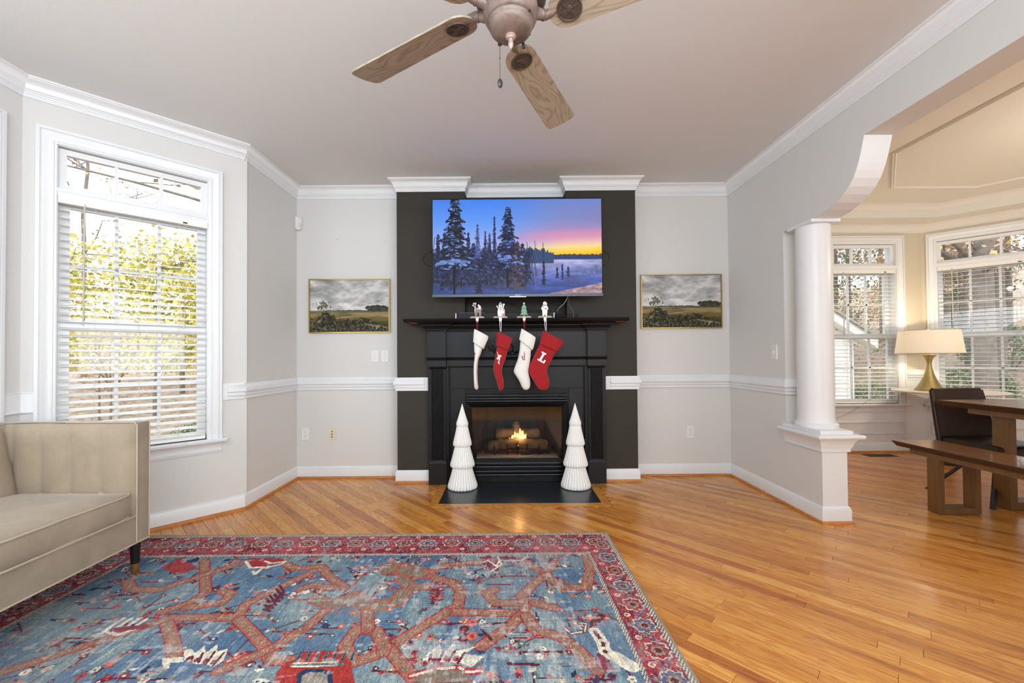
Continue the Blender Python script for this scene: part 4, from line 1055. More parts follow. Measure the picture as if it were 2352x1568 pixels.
    for x, a, b in ((0.125, 0.70, 1.0), (0.440, 0.72, 0.935), (0.105, 0.88, 0.97), (0.165, 0.84, 0.93), (0.652, 0.46, 0.62)):
        m_ = (abs(u - x) < (0.006 if x in (0.125, 0.44) else 0.0022)) & (v > a) & (v < b); img[m_] = col(14, 14, 26)
    bsh = fbm(Hh, W, 4, 2, 77, 0.35, 5); m_ = (v > 0.74) & (v < 0.90) & (u > 0.78) & (u < 0.95) & (bsh > 0.56); mixc(img, m_ * 0.6, col(96, 92, 132))
    return img
pic = tv_picture()
TVM = attr_mat('screen_picture', 0.35, emission=0.95, spec=0.12)
def tvmap(U, V): return np.stack([TX0 + 0.007 + U * (TX1 - TX0 - 0.014), np.full_like(U, TY + 0.0015), TZ1 - 0.008 - V * (TZ1 - TZ0 - 0.032)], -1)
print_grid('screen', pic, tvmap, TVM, tv, TO)

ST = 1.4545
sb = thing('soundbar', 'long low black soundbar on the mantel shelf below the television', 'soundbar', (-0.012, 3.53, ST))
mb = MB((-0.012, 3.53, ST)); mb.cbox(-0.432, 0.408, 3.50, 3.575, ST, ST + 0.050, 0.003); mb.build('body', TVBLACK, sb)
for x in (-0.437, 0.408):
    mb = MB((-0.012, 3.53, ST)); mb.box(x, x + 0.005, 3.501, 3.574, ST + 0.001, ST + 0.049); mb.build('end_cap', GREYMETAL, sb)
mb = MB((-0.30, 3.63, ST)); mb.cbox(-0.415, -0.19, 3.585, 3.68, ST, ST + 0.066, 0.004)
tag(mb.build('media_box', plain('dark_blue_grey', S(52, 58, 68), 0.4)), 'thin dark box behind the left end of the soundbar', 'electronics box')
mb = MB((0.46, 3.56, ST)); mb.tube([(0.425, 3.56, ST + 0.022), (0.52, 3.57, ST + 0.026)], 0.015, 12)
tag(mb.build('power_adapter', TVBLACK, smooth=40), 'small black cylindrical adapter lying beside the soundbar', 'adapter')
CABLE = plain('black_cable', S(26, 26, 28), 0.4)
def cable(name, pts, r, mat, label):
    P = [Vector(p) for p in pts]; q = []
    for i in range(len(P) - 1):
        p0 = P[max(i - 1, 0)]; p1 = P[i]; p2 = P[i + 1]; p3 = P[min(i + 2, len(P) - 1)]
        for k in range(6):
            t = k / 6; q.append(0.5 * ((2 * p1) + (p2 - p0) * t + (2 * p0 - 5 * p1 + 4 * p2 - p3) * t * t + (3 * p1 - p0 - 3 * p2 + p3) * t ** 3))
    q.append(P[-1]); m = MB(P[0]); m.tube(q, r, 6); tag(m.build(name, mat, smooth=60), label, 'cable')
cable('cable', [(0.515, 3.575, ST + 0.03), (0.55, 3.60, ST + 0.044), (0.60, 3.60, ST + 0.046), (0.632, 3.59, ST + 0.038), (0.605, 3.575, ST + 0.018), (0.55, 3.565, ST + 0.006), (0.49, 3.585, ST + 0.006)], 0.0035, CABLE, 'black cable looped beside the soundbar on the mantel shelf')
cable('cable', [(0.53, 3.47, TZ0 + 0.01), (0.50, 3.50, 1.585), (0.46, 3.53, 1.548), (0.445, 3.58, 1.52)], 0.0020, CORDM, 'thin white cable hanging from the television behind the soundbar')
cable('cable', [(0.545, 3.50, TZ0 + 0.01), (0.545, 3.55, 1.58), (0.57, 3.56, 1.54), (0.585, 3.545, 1.50), (0.58, 3.53, ST + 0.004)], 0.0018, plain('grey_cable', S(120, 122, 126), 0.5), 'grey wire dropping to the mantel shelf near the looped cable')
cable('cable', [(-0.1, 3.80, 1.66), (0.10, 3.76, 1.60), (0.25, 3.74, 1.555), (0.36, 3.70, 1.53), (0.42, 3.66, 1.47)], 0.003, CABLE, 'black cable trailing across the niche behind the stocking holders')
# in-wall speakers half hidden by the television
for x, lab in ((-0.688, 'round dark wall speaker peeping out left of the television'), (0.877, 'round dark wall speaker peeping out right of the television')):
    sp_ = thing('wall_speaker', lab, 'speaker', (x, YB, 2.017), 'in-wall speakers')
    rm = Matrix.Translation((x, YB, 2.017)) @ Matrix.Rotation(PI / 2, 4, 'X')
    mb = MB((x, YB, 2.017)); mb.lathe([(0.0655, -0.0002), (0.0655, 0.004), (0.062, 0.005), (0.059, 0.004), (0.059, -0.0002)], n=40, cap0=False, cap1=False, mat=rm); mb.build('rim', DARKIN, sp_, smooth=60)
    mb = MB((x, YB, 2.017)); mb.lathe([(0.002, 0.0035), (0.04, 0.003), (0.0585, 0.001), (0.0585, 0.0)], n=40, mat=rm); mb.build('grille', CHARCOAL, sp_, smooth=60)
# ------------------------------------------------------------------ stocking holders on the shelf edge
YH = 3.442
HOLD = plain('holder_grey_wood', S(168, 156, 146), 0.5, var=0.1, vscale=40)
WHITEP = plain('white_painted_metal', S(240, 238, 234), 0.4)
TAUPE = plain('taupe_paint', S(140, 122, 116), 0.5); GREENP = plain('green_paint', S(84, 148, 124), 0.45, var=0.2, vscale=90); PINKP = plain('dusty_pink_paint', S(184, 132, 140), 0.5)
GREYP = plain('grey_blue_paint', S(150, 152, 168), 0.5); REDP = plain('dark_red_paint', S(150, 54, 62), 0.5); STARP = plain('cream_star', S(238, 218, 180), 0.4); SAGE = plain('sage_paint', S(140, 158, 148), 0.5); INK = plain('dark_ink', S(40, 38, 40), 0.5)
def holder(cx, label, hookmat, figure):
    o = (cx, YH, ST); h = thing('stocking_holder', label, 'stocking holder', o, 'stocking holders on the mantel shelf')
    m = MB(o)
    hw, hw2 = 0.062, 0.050
    m.prism([(-hw, ST), (-hw, ST + 0.003), (-hw2, ST + 0.014), (hw2, ST + 0.014), (hw, ST + 0.003), (hw, ST)], lambda x, z, y: Vector((cx + x, y, z)), YH - 0.012, YH + 0.060); m.build('base', HOLD, h)
    # the tapering arm bends over the shelf edge and ends in a small hook
    m = MB(o); ya = 3.4235
    m.prism([(-0.013, ST + 0.002), (0.013, ST + 0.002), (0.0085, ST - 0.034), (-0.0085, ST - 0.034)], lambda x, z, y: Vector((cx + x, y, z)), ya, ya + 0.003)
    m.box(cx - 0.013, cx + 0.013, ya, YH - 0.010, ST + 0.001, ST + 0.003)
    m.tube([(cx, ya + 0.001, ST - 0.030), (cx, ya - 0.010, ST - 0.036), (cx, ya - 0.016, ST - 0.030), (cx, ya - 0.017, ST - 0.022)], 0.0025, 6); m.build('hook', hookmat, h)
    figure(h, cx, ST + 0.014, o)
def flat(parent, o, name, mat, poly, cx, z0, y0=0.0, t=0.006, sc=1.0):
    m = MB(o); m.prism([(x * sc, z * sc) for x, z in poly], lambda x, z, y: Vector((cx + x, y, z0 + z)), YH - t / 2 - y0, YH + t / 2 - y0)
    return m.build(name, mat, parent)
def disc(cx, cz, r, n=12, ry=None): return [(cx + r * math.cos(2 * PI * i / n), cz + (ry or r) * math.sin(2 * PI * i / n)) for i in range(n)]
def reindeer(h, cx, z0, o):
    body = [(-0.020, 0), (-0.012, 0), (-0.010, 0.030), (-0.006, 0.000), (0.000, 0), (0.002, 0.034), (0.010, 0.038), (0.016, 0.000), (0.022, 0), (0.023, 0.030), (0.025, 0.000), (0.032, 0), (0.034, 0.052), (0.044, 0.068), (0.038, 0.070), (0.030, 0.060),
            (-0.006, 0.062), (-0.010, 0.082), (-0.014, 0.096), (-0.026, 0.094), (-0.032, 0.086), (-0.026, 0.082), (-0.022, 0.070), (-0.023, 0.050)]
    b = flat(h, o, 'reindeer', TAUPE, body, cx, z0)
    for s, dx in ((1, -0.026), (1, -0.012)):
        m = MB(o)
        for q in ([(dx, 0.095), (dx - 0.004, 0.108), (dx - 0.002, 0.118)], [(dx - 0.003, 0.104), (dx - 0.010, 0.110)], [(dx - 0.003, 0.108), (dx + 0.004, 0.116)]):
            m.tube([(cx + x, YH, z0 + z) for x, z in q], 0.0026, 6)
        m.build('antler', WHITEP, b)
    flat(h, o, 'ear', WHITEP, [(-0.030, 0.092), (-0.044, 0.100), (-0.040, 0.090), (-0.030, 0.086)], cx, z0, 0.001)
    flat(h, o, 'chest', WHITEP, [(-0.022, 0.028), (-0.017, 0.050), (-0.017, 0.085), (-0.020, 0.085), (-0.023, 0.05)], cx, z0, 0.001)
    flat(h, o, 'saddle', WHITEP, [(-0.006, 0.062), (0.030, 0.062), (0.032, 0.066), (-0.006, 0.068)], cx, z0, 0.001)
    flat(h, o, 'gift', WHITEP, [(0.012, 0.066), (0.030, 0.066), (0.030, 0.090), (0.012, 0.090)], cx, z0); flat(h, o, 'gift', PINKP, [(-0.001, 0.066), (0.013, 0.066), (0.013, 0.079), (-0.001, 0.079)], cx, z0, 0.002); flat(h, o, 'bow', WHITEP, disc(0.012, 0.094, 0.008), cx, z0)
def snowman(h, cx, z0, o):
    b = flat(h, o, 'snowman_body', WHITEP, [(-0.018, 0), (0.020, 0), (0.026, 0.018), (0.025, 0.045), (0.019, 0.070), (0.012, 0.078), (-0.010, 0.078), (-0.018, 0.068), (-0.024, 0.045), (-0.024, 0.018)], cx, z0)
    flat(h, o, 'head', WHITEP, disc(0.001, 0.090, 0.0165), cx, z0); flat(h, o, 'hat', GREYP, [(-0.016, 0.096), (0.018, 0.096), (0.014, 0.108), (0.004, 0.122), (-0.002, 0.122), (-0.012, 0.108)], cx, z0, 0.001)
    flat(h, o, 'scarf', SAGE, [(-0.014, 0.074), (0.015, 0.074), (0.014, 0.079), (-0.013, 0.079)], cx, z0, 0.002); flat(h, o, 'scarf_tail', SAGE, [(-0.006, 0.048), (0.002, 0.054), (0.010, 0.046), (0.004, 0.074), (-0.003, 0.072)], cx, z0, 0.002)
    for p in ((-0.005, 0.092), (0.006, 0.092)): flat(h, o, 'eye', INK, disc(p[0], p[1], 0.0018, 8), cx, z0, 0.001)
    flat(h, o, 'arm', WHITEP, [(-0.020, 0.066), (-0.034, 0.086), (-0.030, 0.092), (-0.024, 0.086), (-0.017, 0.074)], cx, z0); flat(h, o, 'arm', WHITEP, [(0.018, 0.068), (0.022, 0.090), (0.030, 0.092), (0.029, 0.068)], cx, z0); flat(h, o, 'mitten', WHITEP, disc(0.029, 0.100, 0.008), cx, z0)
    flat(h, o, 'small_snowman', WHITEP, [(0.018, 0.020), (0.036, 0.020), (0.036, 0.055), (0.030, 0.064), (0.022, 0.058)], cx, z0, 0.001); flat(h, o, 'small_scarf', GREYP, disc(0.027, 0.050, 0.006), cx, z0, 0.002)
    flat(h, o, 'gift', PINKP, [(0.012, 0), (0.038, 0), (0.038, 0.024), (0.012, 0.024)], cx, z0, 0.003)
def xmas(h, cx, z0, o):
    t = flat(h, o, 'trunk', HOLD, [(-0.006, 0), (0.006, 0), (0.006, 0.014), (-0.006, 0.014)], cx, z0)
    for k, (w, a, b) in enumerate(((0.034, 0.010, 0.044), (0.028, 0.036, 0.072), (0.024, 0.066, 0.104))):
        flat(h, o, 'branch_tier', GREENP, [(-w, a), (w, a), (w * 0.42, b), (-w * 0.42, b)] if k < 2 else [(-w, a), (w, a), (0.004, b), (-0.004, b)], cx, z0, 0.001 * k)
        m = MB(o); m.tube([(cx - w * 0.8, YH - 0.006 - 0.001 * k, z0 + a + 0.008), (cx, YH - 0.006 - 0.001 * k, z0 + a + 0.012), (cx + w * 0.62, YH - 0.006 - 0.001 * k, z0 + a + 0.020)], 0.0014, 5); m.build('garland', STARP, h)
    for x, z in ((-0.012, 0.022), (0.009, 0.034), (0.002, 0.078), (0.012, 0.052), (-0.010, 0.056)): flat(h, o, 'bauble', WHITEP, disc(x, z, 0.0032, 8), cx, z0, 0.004)
    st = [((0.012 if i % 2 == 0 else 0.005) * math.sin(i * PI / 5), 0.108 + (0.012 if i % 2 == 0 else 0.005) * math.cos(i * PI / 5)) for i in range(10)]
    flat(h, o, 'star', STARP, st, cx, z0)
def bear(h, cx, z0, o):
    flat(h, o, 'bear', WHITEP, [(-0.024, 0), (-0.006, 0), (0.000, 0.018), (0.006, 0), (0.022, 0), (0.018, 0.006), (0.022, 0.050), (0.028, 0.056), (0.028, 0.068), (0.020, 0.086), (0.014, 0.096), (-0.012, 0.096), (-0.022, 0.082), (-0.031, 0.066), (-0.028, 0.056), (-0.022, 0.052), (-0.020, 0.006)], cx, z0)
    flat(h, o, 'head', WHITEP, [(-0.015, 0.092), (0.012, 0.092), (0.020, 0.100), (0.020, 0.106), (0.014, 0.112), (0.010, 0.120), (-0.008, 0.122), (-0.014, 0.114)], cx, z0, 0.001)
    flat(h, o, 'scarf', REDP, [(-0.014, 0.088), (0.013, 0.088), (0.014, 0.094), (-0.013, 0.095)], cx, z0, 0.002); flat(h, o, 'hat', GREYP, [(-0.009, 0.116), (0.004, 0.116), (0.002, 0.126), (-0.004, 0.127)], cx, z0, 0.002)
    flat(h, o, 'gift', PINKP, [(-0.001, 0.056), (0.017, 0.056), (0.017, 0.068), (-0.001, 0.068)], cx, z0, 0.001); flat(h, o, 'mug', SAGE, [(-0.018, 0.070), (-0.010, 0.070), (-0.010, 0.080), (-0.018, 0.080)], cx, z0, 0.002)
    flat(h, o, 'nose', INK, disc(0.019, 0.105, 0.002, 8), cx, z0, 0.002)
HXS = [-0.2455, -0.050, 0.150, 0.326]
holder(HXS[0], 'stocking holder with a brown reindeer carrying gifts on its back', WHITEP, reindeer)
holder(HXS[1], 'stocking holder with a white snowman in a grey hat', GREYMETAL, snowman)
holder(HXS[2], 'stocking holder with a green tree topped by a cream star', STARP, xmas)
holder(HXS[3], 'stocking holder with a white bear in a red scarf', WHITEP, bear)

# ------------------------------------------------------------------ stockings
YSK = 3.402
def A5(x, y): return at(1030 + x / 6.031, 660 + y / 6.031, YSK)
def stocking(label, mat, loopm, cuff, leg, dep, cuff_ring, loop, n=28):
    """cuff and leg: pairs of edge points (left, right) from the top down, as hung at depth YSK"""
    o = A5(*cuff[0][0]); o = Vector((o.x, YSK, o.z)); r = thing('christmas_stocking', label, 'stocking', o, 'christmas stockings hanging from the mantel')
    def ringset(pairs, depth, rib=0.0, close=True, fold=0):
        rs = []; cnt = len(pairs)
        for i, (a, b) in enumerate(pairs):
            pa, pb = A5(*a), A5(*b); mid = (pa + pb) / 2; hw = (pb - pa) / 2; d = depth[i] if isinstance(depth, (list, tuple)) else depth
            ring = []
            for j in range(n):
                t = 2 * PI * j / n; c, s_ = math.cos(t), math.sin(t)
                c2 = math.copysign(abs(c) ** 0.85, c); s2 = math.copysign(abs(s_) ** 0.85, s_)
                k = 1 + (rib if j % 2 else -rib)
                ring.append(mid + hw * c2 * k + Vector((0, -1, 0)) * d * s2 * k)
            rs.append(ring)
        return rs
    def refine(pairs, dep_, m_):
        P = [np.array(p, float) for p in pairs]; out = []; dd = []
        for i in range(len(P) - 1):
            p0, p1, p2, p3 = P[max(i - 1, 0)], P[i], P[i + 1], P[min(i + 2, len(P) - 1)]
            for k in range(m_):
                t = k / m_; out.append(0.5 * ((2 * p1) + (p2 - p0) * t + (2 * p0 - 5 * p1 + 4 * p2 - p3) * t * t + (3 * p1 - p0 - 3 * p2 + p3) * t ** 3)); dd.append(dep_[i] * (1 - t) + dep_[i + 1] * t)
        out.append(P[-1]); dd.append(dep_[-1]); return out, dd
    lp, ld = refine(leg, dep, 4)
    m = MB(o); m.rings(ringset(lp, ld), True, True); m.build('leg', mat, r, smooth=180)
    n_old = n; n = 60
    cp, cd = refine(cuff, cuff_ring, 4)
    outer = ringset(cp, cd, 0.028)
    inner = [[p + (q - p) * 0.16 for p, q in zip(ring, [sum(ring, Vector()) / len(ring)] * len(ring))] for ring in (outer[0], outer[2])]
    m = MB(o); m.rings([inner[1]] + [inner[0]] + outer, False, False); m.rings([outer[-1], [p + (q - p) * 0.12 for p, q in zip(outer[-1], [sum(outer[-1], Vector()) / len(outer[-1])] * n)]], False, False)
    cf = m.build('ribbed_cuff', mat, r, smooth=50)
    n = n_old
    m = MB(o)
    for side in (-1, 1):
        P = []
        for (x, y) in loop: P.append(A5(x + side * (10 if y < loop[-1][1] - 60 else 5), y) + Vector((0, -0.012 + (0.012 if y > loop[0][1] + 40 else 0), 0)))
        m.tube(P, 0.0026, 6)
    p = A5(*loop[0]); m.sphere((p.x, p.y - 0.012, p.z), 0.0035, None, None, 6, 4); m.build('hanging_loop', loopm, r, smooth=180)
    return r, o
def letter(r, o, mat, poly, yoff, name='letter'):
    m = MB(o); P = [A5(x, y) for x, y in poly]
    m.prism([(p.x, p.z) for p in P], lambda x, z, y: Vector((x, y, z)), YSK - yoff - 0.002, YSK - yoff); return m.build(name, mat, r)
r, o = stocking('white knitted stocking seen almost edge-on below the reindeer', WHITEKNIT, REDFELT,
    [((362, 575), (548, 672)), ((356, 610), (546, 712)), ((350, 680), (516, 780)), ((344, 752), (488, 850))],
    [((356, 700), (500, 770)), ((354, 790), (470, 850)), ((358, 890), (444, 930)), ((362, 980), (418, 990)), ((352, 1060), (408, 1050)), ((350, 1160), (402, 1150)), ((352, 1260), (404, 1250)), ((356, 1340), (410, 1330)), ((360, 1385), (416, 1380)), ((374, 1412), (406, 1412))],
    [0.030, 0.034, 0.042, 0.05, 0.052, 0.055, 0.055, 0.05, 0.035, 0.015], [0.046, 0.052, 0.056, 0.058], [(400, 470), (401, 510), (400, 580)])
letter(r, o, REDFELT, [(362, 902), (374, 908), (378, 920), (368, 936), (362, 926)], 0.042)
r, o = stocking('red knitted stocking with a half turned white letter M', REDKNIT, WHITEFELT,
    [((678, 612), (884, 700)), ((674, 640), (880, 736)), ((664, 720), (856, 800)), ((660, 800), (830, 868))],
    [((670, 740), (846, 800)), ((672, 820), (824, 868)), ((656, 900), (806, 930)), ((644, 980), (786, 1000)), ((626, 1060), (760, 1070)), ((620, 1140), (742, 1140)), ((638, 1220), (744, 1200)), ((662, 1290), (762, 1270)), ((684, 1360), (768, 1345)), ((698, 1410), (758, 1400)), ((712, 1428), (742, 1424))],
    [0.028, 0.032, 0.040, 0.044, 0.046, 0.048, 0.048, 0.046, 0.040, 0.026, 0.010], [0.048, 0.052, 0.054, 0.056], [(722, 458), (722, 520), (724, 612)])
letter(r, o, WHITEFELT, [(678, 884), (688, 912), (694, 950), (692, 990), (684, 1004), (676, 990), (664, 984), (668, 972), (680, 980), (685, 950), (683, 918), (676, 892)], 0.040)
letter(r, o, WHITEFELT, [(700, 930), (736, 944), (734, 960), (722, 956), (704, 1036), (711, 1060), (703, 1064), (684, 1034), (688, 1028), (696, 1024), (704, 962), (694, 1000), (688, 996), (694, 962)], 0.044)
r, o = stocking('white knitted stocking with a dark red letter J below the green tree', WHITEKNIT, REDFELT,
    [((1014, 572), (1204, 690)), ((1006, 606), (1202, 720)), ((992, 670), (1186, 790)), ((982, 722), (1164, 864))],
    [((1000, 690), (1176, 800)), ((992, 780), (1144, 880)), ((982, 880), (1140, 940)), ((962, 980), (1132, 1010)), ((926, 1080), (1120, 1080)), ((904, 1160), (1108, 1140)), ((930, 1215), (1112, 1200)), ((966, 1270), (1126, 1260)), ((996, 1330), (1134, 1320)), ((1018, 1380), (1130, 1375)), ((1044, 1412), (1108, 1408)), ((1062, 1418), (1088, 1416))],
    [0.026, 0.029, 0.036, 0.041, 0.044, 0.046, 0.046, 0.046, 0.042, 0.034, 0.018, 0.006], [0.044, 0.047, 0.049, 0.050], [(1050, 465), (1050, 510), (1054, 580)])
J = [(1036, 886), (1046, 896), (1054, 920), (1054, 985), (1050, 1004), (1042, 1008), (1028, 1000), (1018, 984), (1015, 962), (1022, 948), (1032, 950), (1032, 962), (1024, 972), (1030, 990), (1040, 996), (1045, 985), (1046, 920), (1042, 902)]
letter(r, o, REDFELT, J, 0.041)
r, o = stocking('large red knitted stocking with a full white letter L', REDKNIT, WHITEFELT,
    [((1312, 602), (1592, 744)), ((1306, 622), (1588, 764)), ((1286, 690), (1556, 820)), ((1262, 776), (1500, 888))],
    [((1284, 720), (1544, 820)), ((1258, 790), (1494, 888)), ((1230, 850), (1466, 930)), ((1192, 930), (1434, 1000)), ((1150, 1020), (1394, 1080)), ((1112, 1110), (1366, 1140)), ((1116, 1180), (1372, 1190)), ((1150, 1250), (1390, 1250)), ((1194, 1320), (1400, 1310)), ((1230, 1380), (1392, 1375)), ((1270, 1412), (1368, 1408)), ((1300, 1418), (1340, 1416))],
    [0.018, 0.021, 0.027, 0.032, 0.034, 0.036, 0.036, 0.036, 0.034, 0.028, 0.016, 0.006], [0.032, 0.036, 0.040, 0.042], [(1344, 455), (1344, 520), (1350, 602)])
Lp = [(1290, 884), (1350, 916), (1344, 936), (1326, 930), (1282, 1008), (1310, 1026), (1322, 1000), (1344, 1010), (1318, 1054), (1226, 1002), (1234, 984), (1254, 992), (1300, 916), (1282, 904)]
letter(r, o, WHITEFELT, Lp, 0.037)

# ------------------------------------------------------------------ white ceramic trees on the hearth
def ceramic_tree(cx, cy, label):
    o = (cx, cy, 0.0025); t = thing('ceramic_tree', label, 'tree figurine', o, 'white ceramic trees on the hearth')
    tiers = [(0.000, 0.195, 0.129, 0.078, 27), (0.183, 0.372, 0.106, 0.062, 26), (0.360, 0.540, 0.081, 0.046, 25), (0.528, 0.722, 0.052, 0.001, 22)]
    for z0, z1, R0, R1, nr in tiers:
        prof = []; H_ = z1 - z0
        prof.append((R0 * 0.80, z0 + 0.006)); prof.append((R0 * 0.93, z0 + 0.001)); prof.append((R0 * 0.985, z0 + 0.004)); prof.append((R0, z0 + 0.014)); prof.append((R0 * 0.985, z0 + 0.03))
        for k in range(1, 9):
            f = k / 8; prof.append((max(R0 * 0.985 + (R1 - R0 * 0.985) * (f ** 0.92), 0.001), z0 + 0.03 + (H_ - 0.03) * f))
        m = MB(o)
        amp = lambda a, z, nr=nr: 1 - 0.10 * (1 - abs(math.sin(nr * a / 2))) ** 1.6
        m.lathe([(r_, z + 0.0025) for r_, z in prof], cx, cy, nr * 8, True, True, amp); m.build('tier', CERAMIC, t, smooth=60)
ceramic_tree(-0.388, 3.530, 'white fluted ceramic tree on the hearth left of the fire')
ceramic_tree(0.588, 3.530, 'white fluted ceramic tree on the hearth right of the fire')

# ------------------------------------------------------------------ framed landscape prints
def landscape():
    W, Hh = 192, 126; Y, X = np.mgrid[0:Hh, 0:W]; u = X / W; v = Y / Hh; img = np.zeros((Hh, W, 3))
    c1 = fbm(Hh, W, 34, 5, 51, 1.6, 0.8); c2 = fbm(Hh, W, 14, 4, 52, 1.8, 0.7); puff = fbm(Hh, W, 22, 3, 53, 1.3, 0.8)
    s = np.clip(0.40 + 1.3 * (c1 - 0.5) + 0.5 * (c2 - 0.5) + 0.35 * v, 0, 1)
    img[:] = grad(s, [(0, (132, 134, 134)), (0.3, (176, 177, 176)), (0.55, (214, 213, 212)), (0.8, (232, 231, 229)), (1, (240, 239, 238))])
    edge = np.clip((np.roll(puff, -2, 0) - puff) * 14, 0, 1); mixc(img, edge * 0.5 * (v < 0.5), col(150, 152, 152))
    hz = 0.585
    g = v > hz; t = fbm(Hh, W, 16, 4, 54, 3.5, 0.5)
    field = grad((v - hz) / (1 - hz), [(0, (118, 118, 92)), (0.10, (104, 102, 74)), (0.22, (150, 132, 92)), (0.35, (120, 106, 66)), (0.55, (92, 84, 50)), (1, (62, 58, 38))]) * (0.65 + 0.7 * t)[..., None]
    img[g] = field[g]
    band = np.clip(1 - abs(v - 0.655 + 0.02 * u) / 0.022, 0, 1) * np.clip((u - 0.42) / 0.15, 0, 1); mixc(img, band * 0.85, col(188, 160, 110))
    lane = np.clip(1 - abs(v - 0.70 - 0.035 * np.sin(u * 6)) / 0.012, 0, 1) * np.clip(1 - abs(u - 0.45) / 0.3, 0, 1); mixc(img, lane * 0.8, col(206, 196, 172))
    hed = (v > hz - 0.012 * fbm(1, W, 6, 2, 56)[0][None]) & (v < hz + 0.012) & (u > 0.2); img[hed] = col(84, 86, 72)
    n2 = fbm(Hh, W, 5, 3, 58); n3 = fbm(Hh, W, 3, 2, 59)
    tr = ((u - 0.845) / 0.155) ** 2 + ((v - 0.545) / 0.062) ** 2 + (n2 - 0.5) * 1.2 < 1; tr &= v < 0.615; img[tr] = (col(62, 64, 54)[None] * (0.6 + 0.9 * n3[tr][:, None]))
    t3 = ((u - 0.16) / 0.09) ** 2 + ((v - 0.49) / 0.08) ** 2 + (n3 - 0.5) * 5.0 < 0.7; img[t3] = col(104, 104, 92)
    bt = 0.76 + 0.10 * np.clip((u - 0.55) / 0.4, 0, 1) - 0.14 * np.clip(1 - abs(u - 0.2) / 0.14, 0, 1) - 0.14 * (fbm(1, W, 12, 3, 60)[0][None] - 0.4)
    bush = (v > bt + (n3 - 0.5) * 0.16); img[bush] = grad(n3[bush] * 0.6 + n2[bush] * 0.4, [(0.25, (38, 36, 28)), (0.5, (62, 62, 48)), (0.68, (108, 106, 84)), (0.8, (164, 158, 134))])
    b2 = ((u - 0.70) / 0.06) ** 2 + ((v - 0.79) / 0.06) ** 2 + (n3 - 0.5) * 2.4 < 0.8; img[b2] = col(54, 54, 42)
    lane2 = np.clip(1 - abs(v - 0.86 - 0.22 * (u - 0.72)) / 0.02, 0, 1) * np.clip((u - 0.66) / 0.05, 0, 1) * (n3 > 0.4); mixc(img, lane2 * 0.8, col(178, 168, 136))
    return img
LP = attr_mat('landscape_print', 0.75, spec=0.2)
def picture(x0, x1, z0, z1, label, src=None):
    o = Vector(((x0 + x1) / 2, YF, (z0 + z1) / 2))
    if src is not None:
        c = copy_tree(src); c.location = o; c['label'] = label; return c
    p = thing('framed_picture', label, 'picture', o, 'matching landscape pictures')
    fr = sweep([(x0, z0), (x0, z1), (x1, z1), (x1, z0)], [(0, YF - 0.001), (0, YF - 0.020), (0.0015, YF - 0.026), (0.010, YF - 0.026), (0.012, YF - 0.022), (0.012, YF - 0.016)], lambda a, b, d: Vector((a, d, b)), side=1, closed=True)
    fr.o = o; fr.build('frame', BRASS, p)
    mb = MB(o); mb.box(x0 + 0.011, x1 - 0.011, YF - 0.018, YF - 0.004, z0 + 0.011, z1 - 0.011); mb.build('backing', DARKIN, p)
    a0, a1, b0, b1 = x0 + 0.0115, x1 - 0.0115, z0 + 0.0115, z1 - 0.0115
    print_grid('print', landscape(), lambda U, V: np.stack([a0 + U * (a1 - a0), np.full_like(U, YF - 0.0185), b1 - V * (b1 - b0)], -1), LP, p, o)
    return p
p1 = picture(-1.858, -1.095, 1.3615, 1.8725, 'gold framed landscape of clouds and fields left of the fireplace')
picture(1.269, 2.028, 1.3810, 1.8915, 'gold framed landscape of clouds and fields right of the fireplace', p1)

# ------------------------------------------------------------------ wall plates and sensor
def plate(name, label, cat, cx, cz, parts, F=None, mat=PLASTIC, group=None, w=0.072, h=0.117):
    F = F or (lambda s, d, z: Vector((cx + s, YF + d, cz + z)))
    o = F(0, 0, 0); p = thing(name, label, cat, o, group)
    bm = bmesh.new(); m = MB(o)
    prof = [(-w / 2, -h / 2), (w / 2, -h / 2), (w / 2, h / 2), (-w / 2, h / 2)]
    ins_ = [(x * 0.94, z * 0.96) for x, z in prof]
    m.add([F(x, -0.0005, z) for x, z in prof] + [F(x, -0.003, z) for x, z in prof] + [F(x, -0.0065, z) for x, z in ins_], [(0, 1, 2, 3), (0, 1, 5, 4), (1, 2, 6, 5), (2, 3, 7, 6), (3, 0, 4, 7), (4, 5, 9, 8), (5, 6, 10, 9), (6, 7, 11, 10), (7, 4, 8, 11), (8, 9, 10, 11)]); m.build('cover_plate', mat, p); bm.free()
    for nm, mt, x0, x1, z0, z1, d in parts:
        m = MB(o); m.fbox(F, x0, x1, -0.0065 - d, -0.004, z0, z1); m.build(nm, mt, p)
    return p
def toggles(): return [('toggle', PLASTIC, -0.006, 0.006, -0.014, 0.012, 0.006), ('toggle_slot', DARKSLOT, -0.004, 0.004, 0.0125, 0.0145, 0.0004), ('screw', DARKSLOT, -0.002, 0.002, 0.030, 0.034, 0.0003), ('screw', DARKSLOT, -0.002, 0.002, -0.034, -0.030, 0.0003)]
SWG = 'light switches left of the fireplace'
plate('light_switch', 'left one of two white wall switches beside the dark chimney wall', 'switch', -1.242, 1.142, toggles(), group=SWG)
plate('light_switch', 'right one of two white wall switches nearest the dark chimney wall', 'switch', -1.148, 1.142, toggles(), group=SWG)
def sockets():
    L = [('screw', DARKSLOT, -0.0015, 0.0015, -0.0015, 0.0015, 0.0003)]
    for s in (-1, 1):
        z = s * 0.0195
        L += [('receptacle', PLASTIC, -0.0165, 0.0165, z - 0.0135, z + 0.0135, 0.0015), ('slot', DARKSLOT, -0.0075, -0.0055, z - 0.002, z + 0.007, 0.0018), ('slot', DARKSLOT, 0.0055, 0.0075, z - 0.002, z + 0.006, 0.0018), ('slot', DARKSLOT, -0.002, 0.002, z - 0.010, z - 0.006, 0.0018)]
    return L
